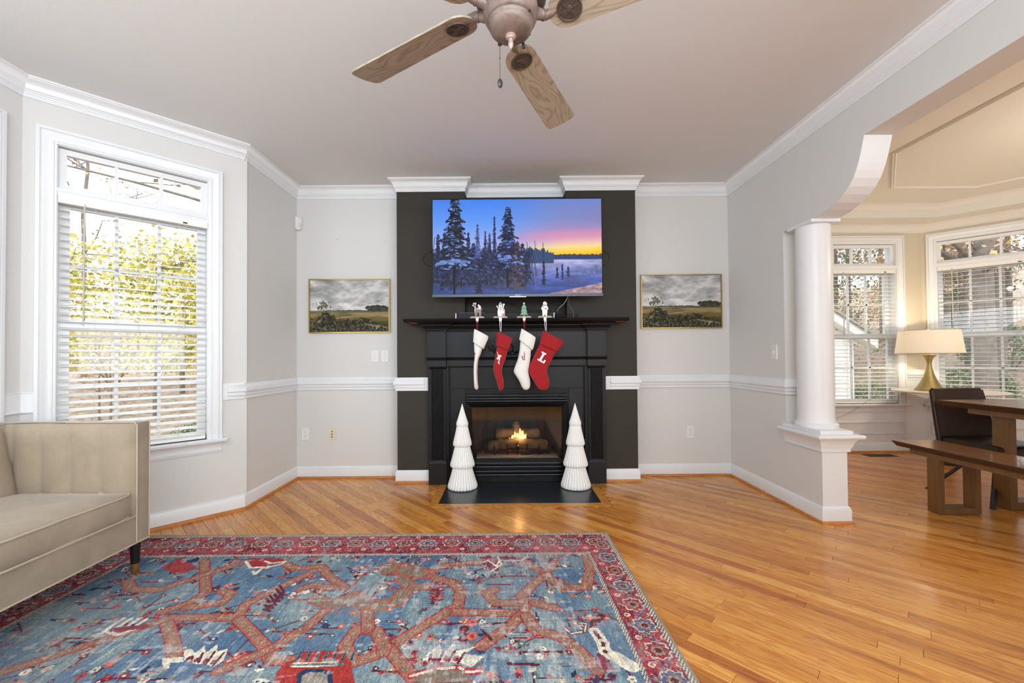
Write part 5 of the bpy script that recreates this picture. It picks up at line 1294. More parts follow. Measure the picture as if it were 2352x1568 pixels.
plate('power_outlet', 'white power outlet low on the wall in the corner left of the fireplace', 'outlet', -1.898, 0.414, sockets(), group='white power outlets')
plate('power_outlet', 'white power outlet low on the wall under the right picture', 'outlet', 1.721, 0.408, sockets(), group='white power outlets')
COPPER = plain('copper_jack', S(176, 110, 74), 0.4, metal=0.5)
plate('cable_jack', 'ivory cable outlet plate low on the wall left of the fireplace', 'cable outlet', -1.646, 0.416, [('jack', DARKSLOT, -0.005, 0.004, 0.016, 0.026, 0.004), ('jack', COPPER, -0.007, 0.005, -0.010, 0.002, 0.006), ('jack', COPPER, -0.007, 0.005, -0.034, -0.022, 0.006), ('screw', DARKSLOT, -0.002, 0.002, 0.042, 0.045, 0.0004), ('screw', DARKSLOT, -0.002, 0.002, -0.049, -0.046, 0.0004)], mat=IVORY)
Fr = lambda s, d, z: Vector((XR + d, 3.200 - s, 1.148 + z))
plate('light_switch', 'white wall switch on the right wall near the round column', 'switch', 0, 0, toggles(), F=Fr)
sen = thing('motion_sensor', 'small white rounded motion sensor high in the left corner', 'sensor', (-1.955, 3.818, 2.395))
rot = Matrix.Translation((-1.955, 3.818, 2.395)) @ Matrix.Rotation(PI / 4, 4, 'Z')
mb = MB((-1.955, 3.818, 2.395)); out = []
sil = [(-0.030, 0.062), (0.030, 0.062), (0.032, 0.055), (0.032, -0.030), (0.028, -0.046), (0.016, -0.060), (0, -0.064), (-0.016, -0.060), (-0.028, -0.046), (-0.032, -0.030), (-0.032, 0.055)]
mb.rings([[rot @ Vector((x * k, y, z * k)) for x, z in sil] for k, y in ((0.9, 0.035), (1.0, 0.02), (1.0, -0.012), (0.9, -0.022), (0.7, -0.026))]); mb.build('housing', PLASTIC, sen, smooth=40)
mb = MB((-1.955, 3.818, 2.395)); mb.rings([[rot @ Vector((x * k * 0.8, y, z * k * 0.42 - 0.022)) for x, z in sil] for k, y in ((0.95, -0.02), (0.8, -0.029), (0.4, -0.031))]); mb.build('lens', plain('sensor_lens', S(222, 220, 216), 0.3), sen, smooth=60)
mb = MB((-1.955, 3.818, 2.395)); mb.sphere(tuple(rot @ Vector((0.008, -0.030, -0.022))), 0.003, None, None, 8, 5); mb.build('indicator', DARKSLOT, sen)
mb = MB((-1.591, YF, 2.247)); rm = Matrix.Translation((-1.591, YF, 2.247)) @ Matrix.Rotation(PI / 2, 4, 'X'); mb.lathe([(0.001, 0.012), (0.003, 0.011), (0.003, 0.0095), (0.0012, 0.009), (0.0012, -0.001)], n=8, mat=rm)
tag(mb.build('picture_nail', DARKSLOT), 'tiny bare nail high in the wall above the left picture', 'nail')

# ------------------------------------------------------------------ ceiling fan
FX, FY = 0.022, 1.375
fan = thing('ceiling_fan', 'weathered bronze ceiling fan with wooden blades and knotwork medallions', 'ceiling fan', (FX, FY, H))
FO = (FX, FY, H)
mb = MB(FO); mb.lathe([(0.075, H - 0.001), (0.078, H - 0.03), (0.060, H - 0.06), (0.018, H - 0.075), (0.016, 2.52)], FX, FY, 32); mb.build('canopy', FANMETAL, fan, smooth=50)
mb = MB(FO); mb.lathe([(0.030, 2.53), (0.070, 2.525), (0.112, 2.50), (0.130, 2.46), (0.130, 2.40), (0.122, 2.372), (0.122, 2.345), (0.108, 2.332), (0.090, 2.328)], FX, FY, 40); mb.build('motor_housing', MEDAL, fan, smooth=50)  # shade on the upper housing is put into this darker bronze colour
mb = MB(FO); mb.lathe([(0.084, 2.330), (0.092, 2.322), (0.094, 2.305), (0.092, 2.285), (0.084, 2.268), (0.078, 2.262)], FX, FY, 40); mb.build('collar', FANMETAL, fan, smooth=60)
mb = MB(FO); mb.lathe([(0.076, 2.270), (0.078, 2.266), (0.078, 2.258), (0.0755, 2.255), (0.0748, 2.252), (0.0740, 2.248), (0.069, 2.238), (0.058, 2.229), (0.040, 2.2225), (0.020, 2.2195), (0.004, 2.219)], FX, FY, 40); sw = mb.build('switch_housing', FANMETAL, fan, smooth=60)
mb = MB(FO); mb.lathe([(0.019, 2.222), (0.0185, 2.216), (0.014, 2.213), (0.013, 2.209), (0.008, 2.207), (0.0075, 2.200), (0.009, 2.196), (0.0095, 2.190), (0.007, 2.181), (0.002, 2.174)], FX, FY, 20); mb.build('finial', plain('pale_bronze', S(170, 148, 142), 0.45, metal=0.2, var=0.2, vscale=60), fan, smooth=50)
BL = [((0.070, 1.614), (0.427, 0.904), 0.535, 2.305, 2.324), ((-0.168, 1.450), (-0.838, 0.546), 0.515, 2.303, 2.320), ((0.222, 1.365), (0.905, -0.425), 0.52, 2.303, 2.322),
      ((FX - 0.01, FY - 0.22), (0.02, -1.0), 0.52, 2.305, 2.325), ((FX - 0.20, FY - 0.08), (-0.88, -0.47), 0.52, 2.305, 2.325)]
outl = []
for i in range(13):                                     # rounded root
    a = PI / 2 + PI * i / 12; outl.append((-0.012 + 0.062 * math.cos(a), 0.062 * math.sin(a)))
for x, y in ((0.20, -0.067), (0.40, -0.072), (0.496, -0.0745), (0.512, -0.070), (0.520, -0.060)): outl.append((x, y))
for k in range(1, 6): outl.append((0.520 + 0.009 * math.sin(PI * k / 6), -0.060 + 0.12 * k / 6))
for x, y in ((0.520, 0.060), (0.512, 0.070), (0.496, 0.0745), (0.40, 0.072), (0.20, 0.067)): outl.append((x, y))
mb = MB(); mb.prism(outl, lambda x, y, z: Vector((x, y, z)), 0.0, 0.0065)
blade_me = mb.mesh('blade', BLADE)
def medallion():
    m = MB(); m.mi = 0
    m.lathe([(0.043, 0.001), (0.043, -0.004), (0.041, -0.0055), (0.038, -0.0045), (0.037, -0.003)], n=36, cap0=False, cap1=False)
    m.lathe([(0.001, -0.0025), (0.037, -0.0025), (0.038, 0.0)], n=36)
    def strand(fn, n=18):
        for off in (-0.0028, 0.0028):
            pts = []
            for i in range(n + 1):
                x, y, nx, ny = fn(i / n); pts.append((x + nx * off, y + ny * off, -0.004))
            m.tube(pts, 0.0016, 5)
    for k in range(4):
        a = k * PI / 2 + 0.4; ca, sa = math.cos(a), math.sin(a)
        def arc(t, ca=ca, sa=sa):
            ph = -0.98 + 1.96 * t; R = 0.030; x, y = 0.036 - R * math.cos(ph) * 0.98, R * math.sin(ph) * 1.05
            nx, ny = -math.cos(ph), math.sin(ph)
            return (x * ca - y * sa, x * sa + y * ca, nx * ca - ny * sa, nx * sa + ny * ca)
        strand(arc)
    for k in range(2):
        a = k * PI / 2 + 0.4 + PI / 4; ca, sa = math.cos(a), math.sin(a)
        strand(lambda t, ca=ca, sa=sa: ((-0.034 + 0.068 * t) * ca, (-0.034 + 0.068 * t) * sa, -sa, ca), 6)
    return m.mesh('medallion', MEDAL, 60)
med_me = medallion()
for (mx, my), (dx, dy), Lb, z0, z1 in BL:
    l = math.hypot(dx, dy); dx /= l; dy /= l
    M = Matrix(((dx, -dy, 0), (dy, dx, 0), (0, 0, 1)))
    sl = math.atan2(z1 - z0, Lb)
    E_ = (M @ Matrix.Rotation(-sl, 3, 'Y') @ Matrix.Rotation(math.radians(-14), 3, 'X')).to_euler()
    bl = link('blade', blade_me, fan, (mx, my, z0 + 0.004), E_)
    e = bpy.data.objects.new('medallion', med_me); COL.objects.link(e); e.parent = bl; e.location = (0.0, 0, -0.0005)
    # arm from the motor to the blade root
    a0 = math.atan2(my - dy * 0.05 - FY, mx - dx * 0.05 - FX)
    p0 = Vector((FX + 0.075 * math.cos(a0), FY + 0.075 * math.sin(a0), 2.300)); p1 = Vector((mx - dx * 0.085, my - dy * 0.085, z0 + 0.010)); p2 = Vector((mx - dx * 0.03, my - dy * 0.03, z0 + 0.018))
    m = MB(FO); m.tube([p0, p0.lerp(p1, 0.35) + Vector((0, 0, 0.004)), p1, p2], [0.022, 0.019, 0.0155, 0.013], 14); m.build('blade_arm', FANMETAL, fan, smooth=60)
    m = MB(FO); m.tube([p1 + (p0 - p1) * 0.22, p1 + (p0 - p1) * 0.12], 0.0178, 14); m.build('arm_ring', FANMETAL, fan, smooth=40)
pcx, pcy = -0.016, 1.425
mb = MB(FO); mb.tube([(pcx, pcy, 2.250), (pcx, pcy, 2.228)], [0.006, 0.0075], 8)
mb.build('chain_socket', MEDAL, fan, smooth=40)
m = MB(FO); zz = 2.227
while zz > 2.106: m.sphere((pcx, pcy, zz), 0.0016, None, None, 6, 4); zz -= 0.0038
m.sphere((pcx, pcy, 2.180), 0.003, None, None, 8, 5)
m.build('pull_chain', MEDAL, fan)['kind'] = 'stuff'
rotf = Matrix.Translation((pcx, pcy, 2.091)) @ Matrix.Rotation(math.radians(35), 4, 'Z') @ Matrix.Rotation(math.radians(8), 4, 'X')
m = MB(FO); m.sphere((0, 0, 0), 0.0105, 0.0055, 0.0155, 18, 12, rotf); m.build('pull_fob', plain('dark_fob', S(66, 60, 58), 0.35, metal=0.4), fan, smooth=180)
for a in (2.1, -0.7, 0.6):
    m = MB(FO); m.tube([(FX + 0.074 * math.cos(a), FY + 0.074 * math.sin(a), 2.262), (FX + 0.084 * math.cos(a), FY + 0.084 * math.sin(a), 2.262)], 0.0035, 8); m.build('screw', INK, fan)
m = MB(FO); m.tube([(FX + 0.045, FY + 0.055, 2.238), (FX + 0.047, FY + 0.058, 2.222)], 0.0055, 8); m.build('reverse_switch', INK, fan, smooth=40)
# ------------------------------------------------------------------ rug
RX0, RXF, RXN, RYF, RYN = -2.290, 0.628, 0.676, 2.606, 0.10
RT = 0.007
def rug_x(U, V): return RX0 + (RXF - RX0 + (RXN - RXF) * V) * U
RES = 0.004
RW = int((RXF - RX0) / RES); RVIS = 1.30; RH = int(RVIS / RES); RL = RYF - RYN
rim = np.zeros((RH, RW, 3))
RYg, RXg = np.mgrid[0:RH, 0:RW]; RU = (RXg + 0.5) * RES; RV = (RYg + 0.5) * RES      # metres from the left and from the far edge
def rug_px(x, y):
    """picture position to rug raster position"""
    p = onz(x, y, RT); V = (RYF - p.y) / RL; wid = RXF - RX0 + (RXN - RXF) * V
    return ((p.x - RX0) / wid * RW, (RYF - p.y) / RES)
def r_line(pts, w, c, core=None, cw=0.0, wob=0.0):
    pts = [np.array(p, float) for p in pts]
    for a, b in zip(pts[:-1], pts[1:]):
        x0, x1 = int(max(0, min(a[0], b[0]) - w - 2)), int(min(RW, max(a[0], b[0]) + w + 3)); y0, y1 = int(max(0, min(a[1], b[1]) - w - 2)), int(min(RH, max(a[1], b[1]) + w + 3))
        if x1 <= x0 or y1 <= y0: continue
        X = RXg[y0:y1, x0:x1] + 0.5 - a[0]; Y = RYg[y0:y1, x0:x1] + 0.5 - a[1]; d = b - a; L2 = max(d @ d, 1e-6)
        t = np.clip((X * d[0] + Y * d[1]) / L2, 0, 1); D = np.hypot(X - t * d[0], Y - t * d[1])
        sub = rim[y0:y1, x0:x1]; sub[D < w] = c
        if core is not None: sub[D < cw] = core
def r_poly(pts, c):
    P = np.array(pts, float); x0, x1 = int(max(0, P[:, 0].min())), int(min(RW, P[:, 0].max() + 2)); y0, y1 = int(max(0, P[:, 1].min())), int(min(RH, P[:, 1].max() + 2))
    if x1 <= x0 or y1 <= y0: return
    X = RXg[y0:y1, x0:x1] + 0.5; Y = RYg[y0:y1, x0:x1] + 0.5; ins_ = np.zeros(X.shape, bool); n = len(P)
    for i in range(n):
        xa, ya = P[i]; xb, yb = P[(i + 1) % n]
        cr = ((ya > Y) != (yb > Y)) & (X < (xb - xa) * (Y - ya) / (yb - ya + 1e-9) + xa); ins_ ^= cr
    rim[y0:y1, x0:x1][ins_] = c
def r_disc(x, y, rx, ry, c, rot=0.0):
    R_ = max(rx, ry) + 1; x0, x1 = int(max(0, x - R_)), int(min(RW, x + R_ + 1)); y0, y1 = int(max(0, y - R_)), int(min(RH, y + R_ + 1))
    if x1 <= x0 or y1 <= y0: return
    X = RXg[y0:y1, x0:x1] + 0.5 - x; Y = RYg[y0:y1, x0:x1] + 0.5 - y; c_, s_ = math.cos(rot), math.sin(rot)
    rim[y0:y1, x0:x1][((X * c_ + Y * s_) / rx) ** 2 + ((-X * s_ + Y * c_) / ry) ** 2 < 1] = c
BLUE = [col(124, 143, 150), col(106, 129, 145), col(91, 115, 140), col(142, 154, 154), col(82, 104, 130)]
RUST, BROWN, TAN, CREAM, RED, CORAL, MAROON, NAVY, TEAL = col(178, 96, 80), col(146, 106, 90), col(160, 140, 118), col(222, 212, 192), col(168, 58, 62), col(206, 106, 92), col(96, 44, 56), col(46, 62, 92), col(92, 118, 116)
def paint_rug():
    a = fbm(RH, RW, 70, 4, 71, 1.0, 1.0); b = fbm(RH, RW, 40, 3, 72, 0.35, 2.5)
    rim[:] = grad(0.6 * a + 0.4 * b, [(0.25, BLUE[4]), (0.42, BLUE[2]), (0.52, BLUE[1]), (0.60, BLUE[0]), (0.75, BLUE[3])])
    c3 = lambda L: [rug_px(700 + x / 2.6133, 1200 + y / 2.6133) for x, y in L]
    c2 = lambda L: [rug_px(x / 2.94, 1200 + y / 2.94) for x, y in L]
    rr = random.Random(12)
    # many small flowers, leaves and stems
    for i in range(430):
        x, y = rr.uniform(0, RW), rr.uniform(60, RH); L = rr.uniform(8, 34); ang = rr.choice([0, 0, PI / 2, 0.6, -0.6])
        dx, dy = L * math.cos(ang), L * math.sin(ang)
        r_line([(x, y), (x + dx, y + dy)], 0.9, MAROON * rr.uniform(0.8, 1.3))
        for k in (0.0, 0.5, 1.0):
            if rr.random() < 0.85:
                px, py = x + dx * k + rr.uniform(-2, 2), y + dy * k + rr.uniform(-4, 4); c = rr.choice([RED, CORAL, CREAM, TAN, MAROON, RUST, TEAL, NAVY]) * rr.uniform(0.85, 1.1)
                t = rr.random()
                if t < 0.35: r_disc(px, py, rr.uniform(2.5, 4.6), rr.uniform(1.8, 3), c, rr.uniform(0, 3)); r_disc(px, py, 1.2, 1.2, rr.choice([CREAM, MAROON, CORAL]))
                elif t < 0.7:
                    q = rr.uniform(0, 6.28)
                    for k2 in range(4 + rr.randrange(3)): r_disc(px + 2.6 * math.cos(q + k2 * 1.3), py + 2.6 * math.sin(q + k2 * 1.3), 1.7, 1.7, c)
                    r_disc(px, py, 1.3, 1.3, rr.choice([CORAL, NAVY, CREAM]))
                else: 
                    q = rr.uniform(0, 6.28); s = rr.uniform(3.5, 6.5); r_poly([(px + s * math.cos(q), py + s * math.sin(q)), (px + s * 0.45 * math.cos(q + 1.4), py + s * 0.45 * math.sin(q + 1.4)), (px + s * math.cos(q + 3.0), py + s * math.sin(q + 3.0)), (px + s * 0.45 * math.cos(q + 4.6), py + s * 0.45 * math.sin(q + 4.6))], c)
    def vine(P, w=6.5, edge=RUST, core=BROWN):
        r_line(P, w + 1.0, MAROON * 1.3); r_line(P, w, edge); r_line(P, w * 0.72, core * 1.02)
        for a_, b_ in zip(P[:-1], P[1:]):
            a_, b_ = np.array(a_, float), np.array(b_, float); L_ = np.hypot(*(b_ - a_)); nrm = np.array([-(b_ - a_)[1], (b_ - a_)[0]]) / max(L_, 1e-6)
            for k in range(int(L_ / 2.6)):
                q = a_ + (b_ - a_) * (k + 0.5) * 2.6 / L_
                for o_ in ((-0.38, 0.0, 0.38)): r_disc(q[0] + nrm[0] * o_ * w, q[1] + nrm[1] * o_ * w, 0.95, 0.95, TAN * rr.uniform(0.8, 1.15) if rr.random() < 0.75 else edge)
    V3 = [[(1050, 235), (830, 258), (740, 300), (790, 335), (880, 355), (935, 405), (920, 500), (850, 530)], [(700, 300), (740, 320)], [(850, 535), (1310, 540)], [(850, 535), (700, 625), (500, 750)], [(1310, 540), (1230, 620), (1060, 740)],
          [(1330, 530), (1300, 440), (1390, 350), (1450, 310), (1310, 225)], [(1440, 300), (1500, 240)], [(1450, 310), (1530, 385), (1690, 388), (1715, 280), (1690, 205)], [(1330, 560), (1380, 640), (1540, 685), (1640, 760), (1760, 880)],
          [(500, 750), (640, 920)], [(480, 750), (430, 650), (310, 640), (240, 740), (290, 840), (470, 780)], [(380, 640), (375, 530)], [(1140, 400), (1090, 420), (1150, 480), (1280, 480)], [(1380, 480), (1500, 510)]]
    V2 = [[(1380, 255), (1390, 470), (1280, 540), (1100, 600)], [(1170, 640), (1600, 640), (1660, 550), (2170, 300)], [(1610, 650), (1700, 740), (1800, 850), (1830, 930), (1950, 930)], [(1120, 660), (1165, 790), (1180, 900)], [(0, 1010), (350, 900), (700, 790), (1150, 640)],
          [(860, 400), (890, 450), (1080, 450), (1380, 350), (1640, 270)], [(1930, 280), (2000, 310), (2170, 295), (2230, 370), (2330, 440)], [(1480, 1000), (1830, 850), (2080, 700), (2200, 590)], [(1500, 460), (1560, 480), (1500, 540), (1260, 570)], [(2030, 450), (2090, 425), (2250, 440)]]
    for P in V3: vine(c3(P), 6.2)
    for P in V2: vine(c2(P), 5.6)
    for P, w in (([(500, 270), (600, 280), (690, 300)], 14), ([(590, 340), (650, 390), (730, 380)], 9), ([(300, 440), (350, 480), (440, 500), (560, 470), (590, 420)], 11), ([(60, 460), (150, 490), (290, 450)], 9)): r_line(c3(P), w, RUST * 0.95, col(134, 116, 100), w * 0.72)
    # cream palmettes
    r_poly(c2([(1245, 925), (1240, 860), (1290, 850), (1320, 880), (1380, 830), (1390, 880), (1470, 820), (1465, 870), (1540, 850), (1510, 930), (1440, 975), (1380, 950), (1330, 955)]), CREAM)
    r_poly(c2([(1095, 915), (1240, 905), (1235, 940), (1150, 945), (1140, 985), (1098, 985)]), CREAM)
    for q in ([(1300, 900), (1290, 940)], [(1370, 880), (1340, 945)], [(1450, 870), (1390, 955)], [(1510, 880), (1440, 965)]): r_line(c2(q), 1.2, MAROON); 
    for q in ((1275, 915), (1330, 925), (1390, 930), (1440, 940)): x, y = c2([q])[0]; r_disc(x, y, 2.5, 3.0, MAROON * 1.3)
    for a_ in (0, 1, 2, 3): r_line(c2([(700 + a_ * 70, 735 - a_ * 12), (800 + a_ * 55, 665), (830 + a_ * 52, 650)]), 2.2, CREAM)
    r_line(c2([(660, 760), (720, 735), (800, 755), (990, 690)]), 2.0, CREAM); r_line(c2([(770, 720), (980, 700)]), 3.5, MAROON * 1.4)
    r_poly(c3([(690, 860), (720, 800), (810, 730), (830, 790), (900, 710), (910, 770), (1030, 740), (960, 790), (1080, 800), (1000, 870), (930, 840), (800, 840)]), CREAM)
    for q in ([(760, 790), (740, 850)], [(830, 780), (800, 840)], [(900, 770), (860, 835)], [(960, 780), (920, 840)]): r_line(c3(q), 1.3, MAROON)
    for q in ((850, 815), (780, 825), (910, 815), (715, 845)): x, y = c3([q])[0]; r_disc(x, y, 3, 3.6, RED * 0.9); r_disc(x, y, 1.3, 1.3, MAROON)
    r_line(c3([(640, 920), (800, 875), (930, 870), (970, 895), (1060, 890)]), 4, RED, CREAM, 1.5); r_poly(c3([(650, 930), (800, 885), (940, 880), (1000, 960), (660, 960)]), col(128, 112, 98))
    # dark red half rosettes under the border
    r_poly(c3([(1050, 205), (1330, 200), (1290, 235), (1180, 230), (1160, 290), (1120, 285), (1060, 240)]), MAROON * 1.35); r_line(c3([(1060, 240), (1100, 225), (1150, 260), (1170, 225), (1300, 225), (1330, 205)]), 1.4, CREAM); r_line(c3([(1120, 290), (1180, 250), (1160, 205)]), 1.4, CREAM)
    r_poly(c2([(1670, 240), (1900, 240), (1930, 270), (1800, 270), (1770, 310), (1700, 300)]), RED * 0.95); r_line(c2([(1660, 260), (1690, 305), (1780, 300), (1720, 350), (1710, 330)]), 1.8, CREAM); r_line(c2([(1790, 260), (1830, 275), (1930, 262), (1900, 280), (1770, 310)]), 1.6, CREAM)
    r_poly(c2([(1080, 300), (1180, 260), (1180, 240), (1240, 240), (1330, 300), (1240, 340), (1150, 330)]), RED * 0.85 + 20); r_poly(c2([(1255, 242), (1350, 242), (1330, 266), (1255, 270)]), NAVY)
    # red medallion at the near edge
    r_poly(c2([(1870, 1010), (1930, 940), (2010, 930), (2040, 870), (2300, 860), (2340, 900), (2370, 940), (2380, 1010), (2400, 1090), (1840, 1090)]), col(166, 60, 56))
    r_line(c2([(1990, 960), (2250, 955)]), 3.0, CREAM, MAROON, 1.2); r_line(c2([(1960, 960), (2320, 955)]), 1.2, TEAL)
    for k in range(7): r_line(c2([(2010 + k * 60, 930), (2030 + k * 60, 880)]), 1.5, TEAL, NAVY, 0.7)
    r_poly(c2([(2000, 1090), (2010, 1020), (2060, 990), (2170, 985), (2240, 1010), (2250, 1090)]), NAVY); r_poly(c2([(2030, 1090), (2040, 1035), (2080, 1010), (2160, 1008), (2210, 1030), (2215, 1090)]), col(150, 140, 130))
    # twisted cream leaf and red leaf by the right border
    r_line(c3([(1780, 560), (1735, 600), (1735, 650), (1790, 700), (1780, 790)]), 4, MAROON); r_line(c3([(1740, 650), (1790, 720), (1800, 770), (1850, 800)]), 6, CREAM, MAROON, 2.0); r_line(c3([(1860, 800), (1960, 860)]), 7, CREAM)
    r_poly(c3([(1740, 810), (1790, 795), (1860, 880), (1800, 880), (1750, 870)]), MAROON * 1.4); r_line(c3([(1560, 630), (1600, 665), (1680, 650), (1690, 605), (1650, 600)]), 2.2, MAROON, CREAM, 1.0)
    for L, c in (([(760, 370), (800, 400), (790, 490)], MAROON), ([(1060, 610), (1210, 600)], MAROON), ([(1060, 640), (1120, 700)], MAROON), ([(1200, 775), (1540, 775)], MAROON), ([(1220, 845), (1400, 850)], MAROON), ([(1140, 320), (1370, 320)], MAROON), ([(1100, 370), (1230, 370)], MAROON)): r_line(c3(L), 1.6, c)
    for k in range(6):
        for s in (-1, 1): r_line(c3([(790, 380 + k * 18), (790 + s * 38, 368 + k * 18)]), 1.6, RED * 0.9); r_line(c2([(1820 + k * 22, 600 - k * 22), (1820 + k * 22 - 40, 560 - k * 22 + s * 24)]), 1.6, MAROON)
    for x, y in ((955, 640), (960, 690), (1005, 600), (1005, 680)): q = c3([(x, y)])[0]; r_disc(q[0], q[1], 5, 6.5, MAROON if x < 1000 else CORAL, 0.5); r_disc(q[0], q[1], 2, 3, RED)
    # worn patches
    wear = 0.5 * fbm(RH, RW, 10, 4, 81, 2.6, 0.5) + 0.5 * fbm(RH, RW, 9, 4, 84, 0.5, 2.4); big = fbm(RH, RW, 130, 3, 82); thr = 0.655 - 0.18 * np.clip(big - 0.5, 0, 0.2) * 3
    pale = col(186, 184, 182)
    cen = [rug_px(1280, 1540), rug_px(1000, 1500), rug_px(420, 1550), rug_px(780, 1370), rug_px(1120, 1290), rug_px(300, 1470), rug_px(1250, 1430)]
    boost = sum(np.exp(-((RXg - x) / 95.0) ** 2 - ((RYg - y) / 26.0) ** 2) for x, y in cen)
    m = np.clip((wear + 0.16 * np.clip(boost, 0, 1) - thr) / 0.06, 0, 1); mixc(rim, m * 0.55, pale)
    # ------------- borders
    bw, sw_ = int(0.262 / RES), int(0.165 / RES)
    right = RW - RXg; top = RYg
    def border(mask, along, across, width, seed):
        t = fbm(RH, RW, 16, 4, seed); base = grad(t, [(0.3, col(120, 44, 58)), (0.5, col(160, 62, 72)), (0.7, col(176, 84, 88))]); rim[mask] = base[mask]
        per = 36.0; ph = along / per; k = np.floor(ph).astype(int); f = (ph - k - 0.5) * per; mid = width / 2
        wave = mid + 0.28 * width * np.sin(along / per * PI)
        vm = mask & (abs(across - wave) < 1.6); rim[vm] = col(140, 132, 150)
        ros = np.hypot(f, (across - mid) * (1.15 if width > 50 else 1.0)); R_ = min(width * 0.30, 13)
        ang = np.arctan2(across - mid, f); rmod = R_ * (1 + 0.10 * np.cos(8 * ang))
        even = (k % 2 == 0)
        rim[mask & (ros < rmod)] = CREAM * 0.9; rim[mask & (ros < rmod - 2)] = col(150, 58, 68); rim[mask & (ros < rmod - 2) & even] = col(96, 100, 130); rim[mask & (ros < rmod * 0.5)] = TAN; rim[mask & (ros < rmod * 0.27)] = MAROON
        for oy, ox, c in ((0.20, 0.5, CREAM), (0.80, 0.5, CREAM), (0.14, 0.05, NAVY), (0.86, 0.05, TEAL), (0.5, 0.5, col(90, 84, 110))):
            d = np.hypot(((ph + ox) % 1 - 0.5) * per, across - oy * width); rim[mask & (d < 3.4)] = c; rim[mask & (d < 1.6)] = CORAL
        zig = mask & (abs((across - mid) - 0.33 * width * np.sign(np.sin(along / 9.0)) * (np.abs((along / 18.0) % 1 - 0.5) * 2)) < 1.0) & (ros > rmod + 3); rim[zig] = col(176, 150, 150)
        spk = np.random.RandomState(seed).rand(RH, RW); rim[mask & (spk > 0.93)] = col(190, 160, 158); rim[mask & (spk < 0.06)] = MAROON
    def stripe(mask, along):
        rim[mask] = col(96, 74, 78); f = (along / 5.0) % 1; rim[mask & (f < 0.55)] = CREAM * 0.93
    tb = (top < bw); rb = (right < sw_) & (top >= 0)
    lb = RXg < sw_
    dtop = top.astype(float); dright = right.astype(float); dleft = RXg.astype(float)
    border(rb & (dtop / bw >= dright / sw_), RYg + 10.0, dright, sw_, 91)
    border(lb & (dtop / bw >= dleft / sw_), RYg + 10.0, dleft, sw_, 93)
    border(tb & (dtop / bw < dright / sw_) & (dtop / bw < dleft / sw_), RXg + 0.0, dtop, bw, 92)
    inner_t = (top >= bw) & (top < bw + 7) & (right > sw_) & (RXg > sw_); stripe(inner_t & (top > bw) & (top < bw + 6), RXg + 2 * RYg)
    inner_r = (right >= sw_) & (right < sw_ + 6) & (top > bw); stripe(inner_r & (right > sw_ + 0) & (right < sw_ + 5), RYg + 2 * RXg)
    inner_l = (RXg >= sw_) & (RXg < sw_ + 6) & (top > bw); stripe(inner_l, RYg + 2 * RXg)
    outer = (top < 9) & (top >= 3); stripe(outer, RXg + 1.5 * RYg); outer = (right < 8) & (right >= 3) & (top > 3); stripe(outer, RYg + 1.5 * RXg); outer = (RXg < 8) & (top > 3); stripe(outer, RYg + 0.0)
    rim[(top < 3)] = col(140, 134, 122); rim[(right < 3)] = col(146, 140, 130); rim[RXg < 3] = col(140, 134, 122)
    # woven texture, fading and fine wear everywhere
    wv = 0.5 * fbm(RH, RW, 2, 1, 95, 0.7, 3.0) + 0.5 * np.random.RandomState(5).rand(RH, RW); rim[:] *= (0.74 + 0.52 * wv)[..., None]
    fade = fbm(RH, RW, 90, 3, 96); mixc(rim, np.clip((fade - 0.5) * 1.2, 0, 0.26), col(170, 164, 160))
    m2 = np.clip((wear - 0.60) / 0.05, 0, 1) * 0.28; mixc(rim, m2, pale)
paint_rug()
rug = thing('area_rug', 'large worn blue and red oriental patterned rug on the oak floor', 'rug', ((RX0 + RXF) / 2, 1.35, 0))
RO = ((RX0 + RXF) / 2, 1.35, 0)
RUGM = attr_mat('rug_print', 0.95, bump=0.4, bscale=500, spec=0.1, mottle=0.10)
vs = np.concatenate([np.linspace(0, RVIS / RL, RH + 1), np.linspace(RVIS / RL, 1, 41)[1:]])
full = np.concatenate([rim, np.repeat(rim[::-1][:1] * 0 + rim[-60:, :].mean(0)[None], 40, 0)], 0)
def rugmap(U, V):
    X = rug_x(U, V); Y_ = RYF - V * RL
    e = np.minimum(np.minimum(U, 1 - U) * 2.9, np.minimum(V, 1 - V) * RL); Z_ = RT - 0.004 * np.clip(1 - e / 0.006, 0, 1) + 0.0008 * np.sin(X * 3.1 + Y_ * 2.3)
    return np.stack([X, Y_, Z_], -1)
print_grid('pile', full, rugmap, RUGM, rug, RO, vs=vs)
mb = MB(RO); EDGE = plain('rug_edge', S(150, 143, 132), 0.95)
ed = [(rug_x(u, v), RYF - v * RL) for u, v in ((0, 0), (1, 0), (1, 1), (0, 1))]
m = sweep(ed, [(-0.002, 0.0008), (-0.004, 0.003), (-0.002, 0.006), (0.003, 0.0072), (0.006, 0.004), (0.006, 0.0008)], XY, side=1, closed=True); m.o = Vector(RO); m.build('bound_edge', EDGE, rug)

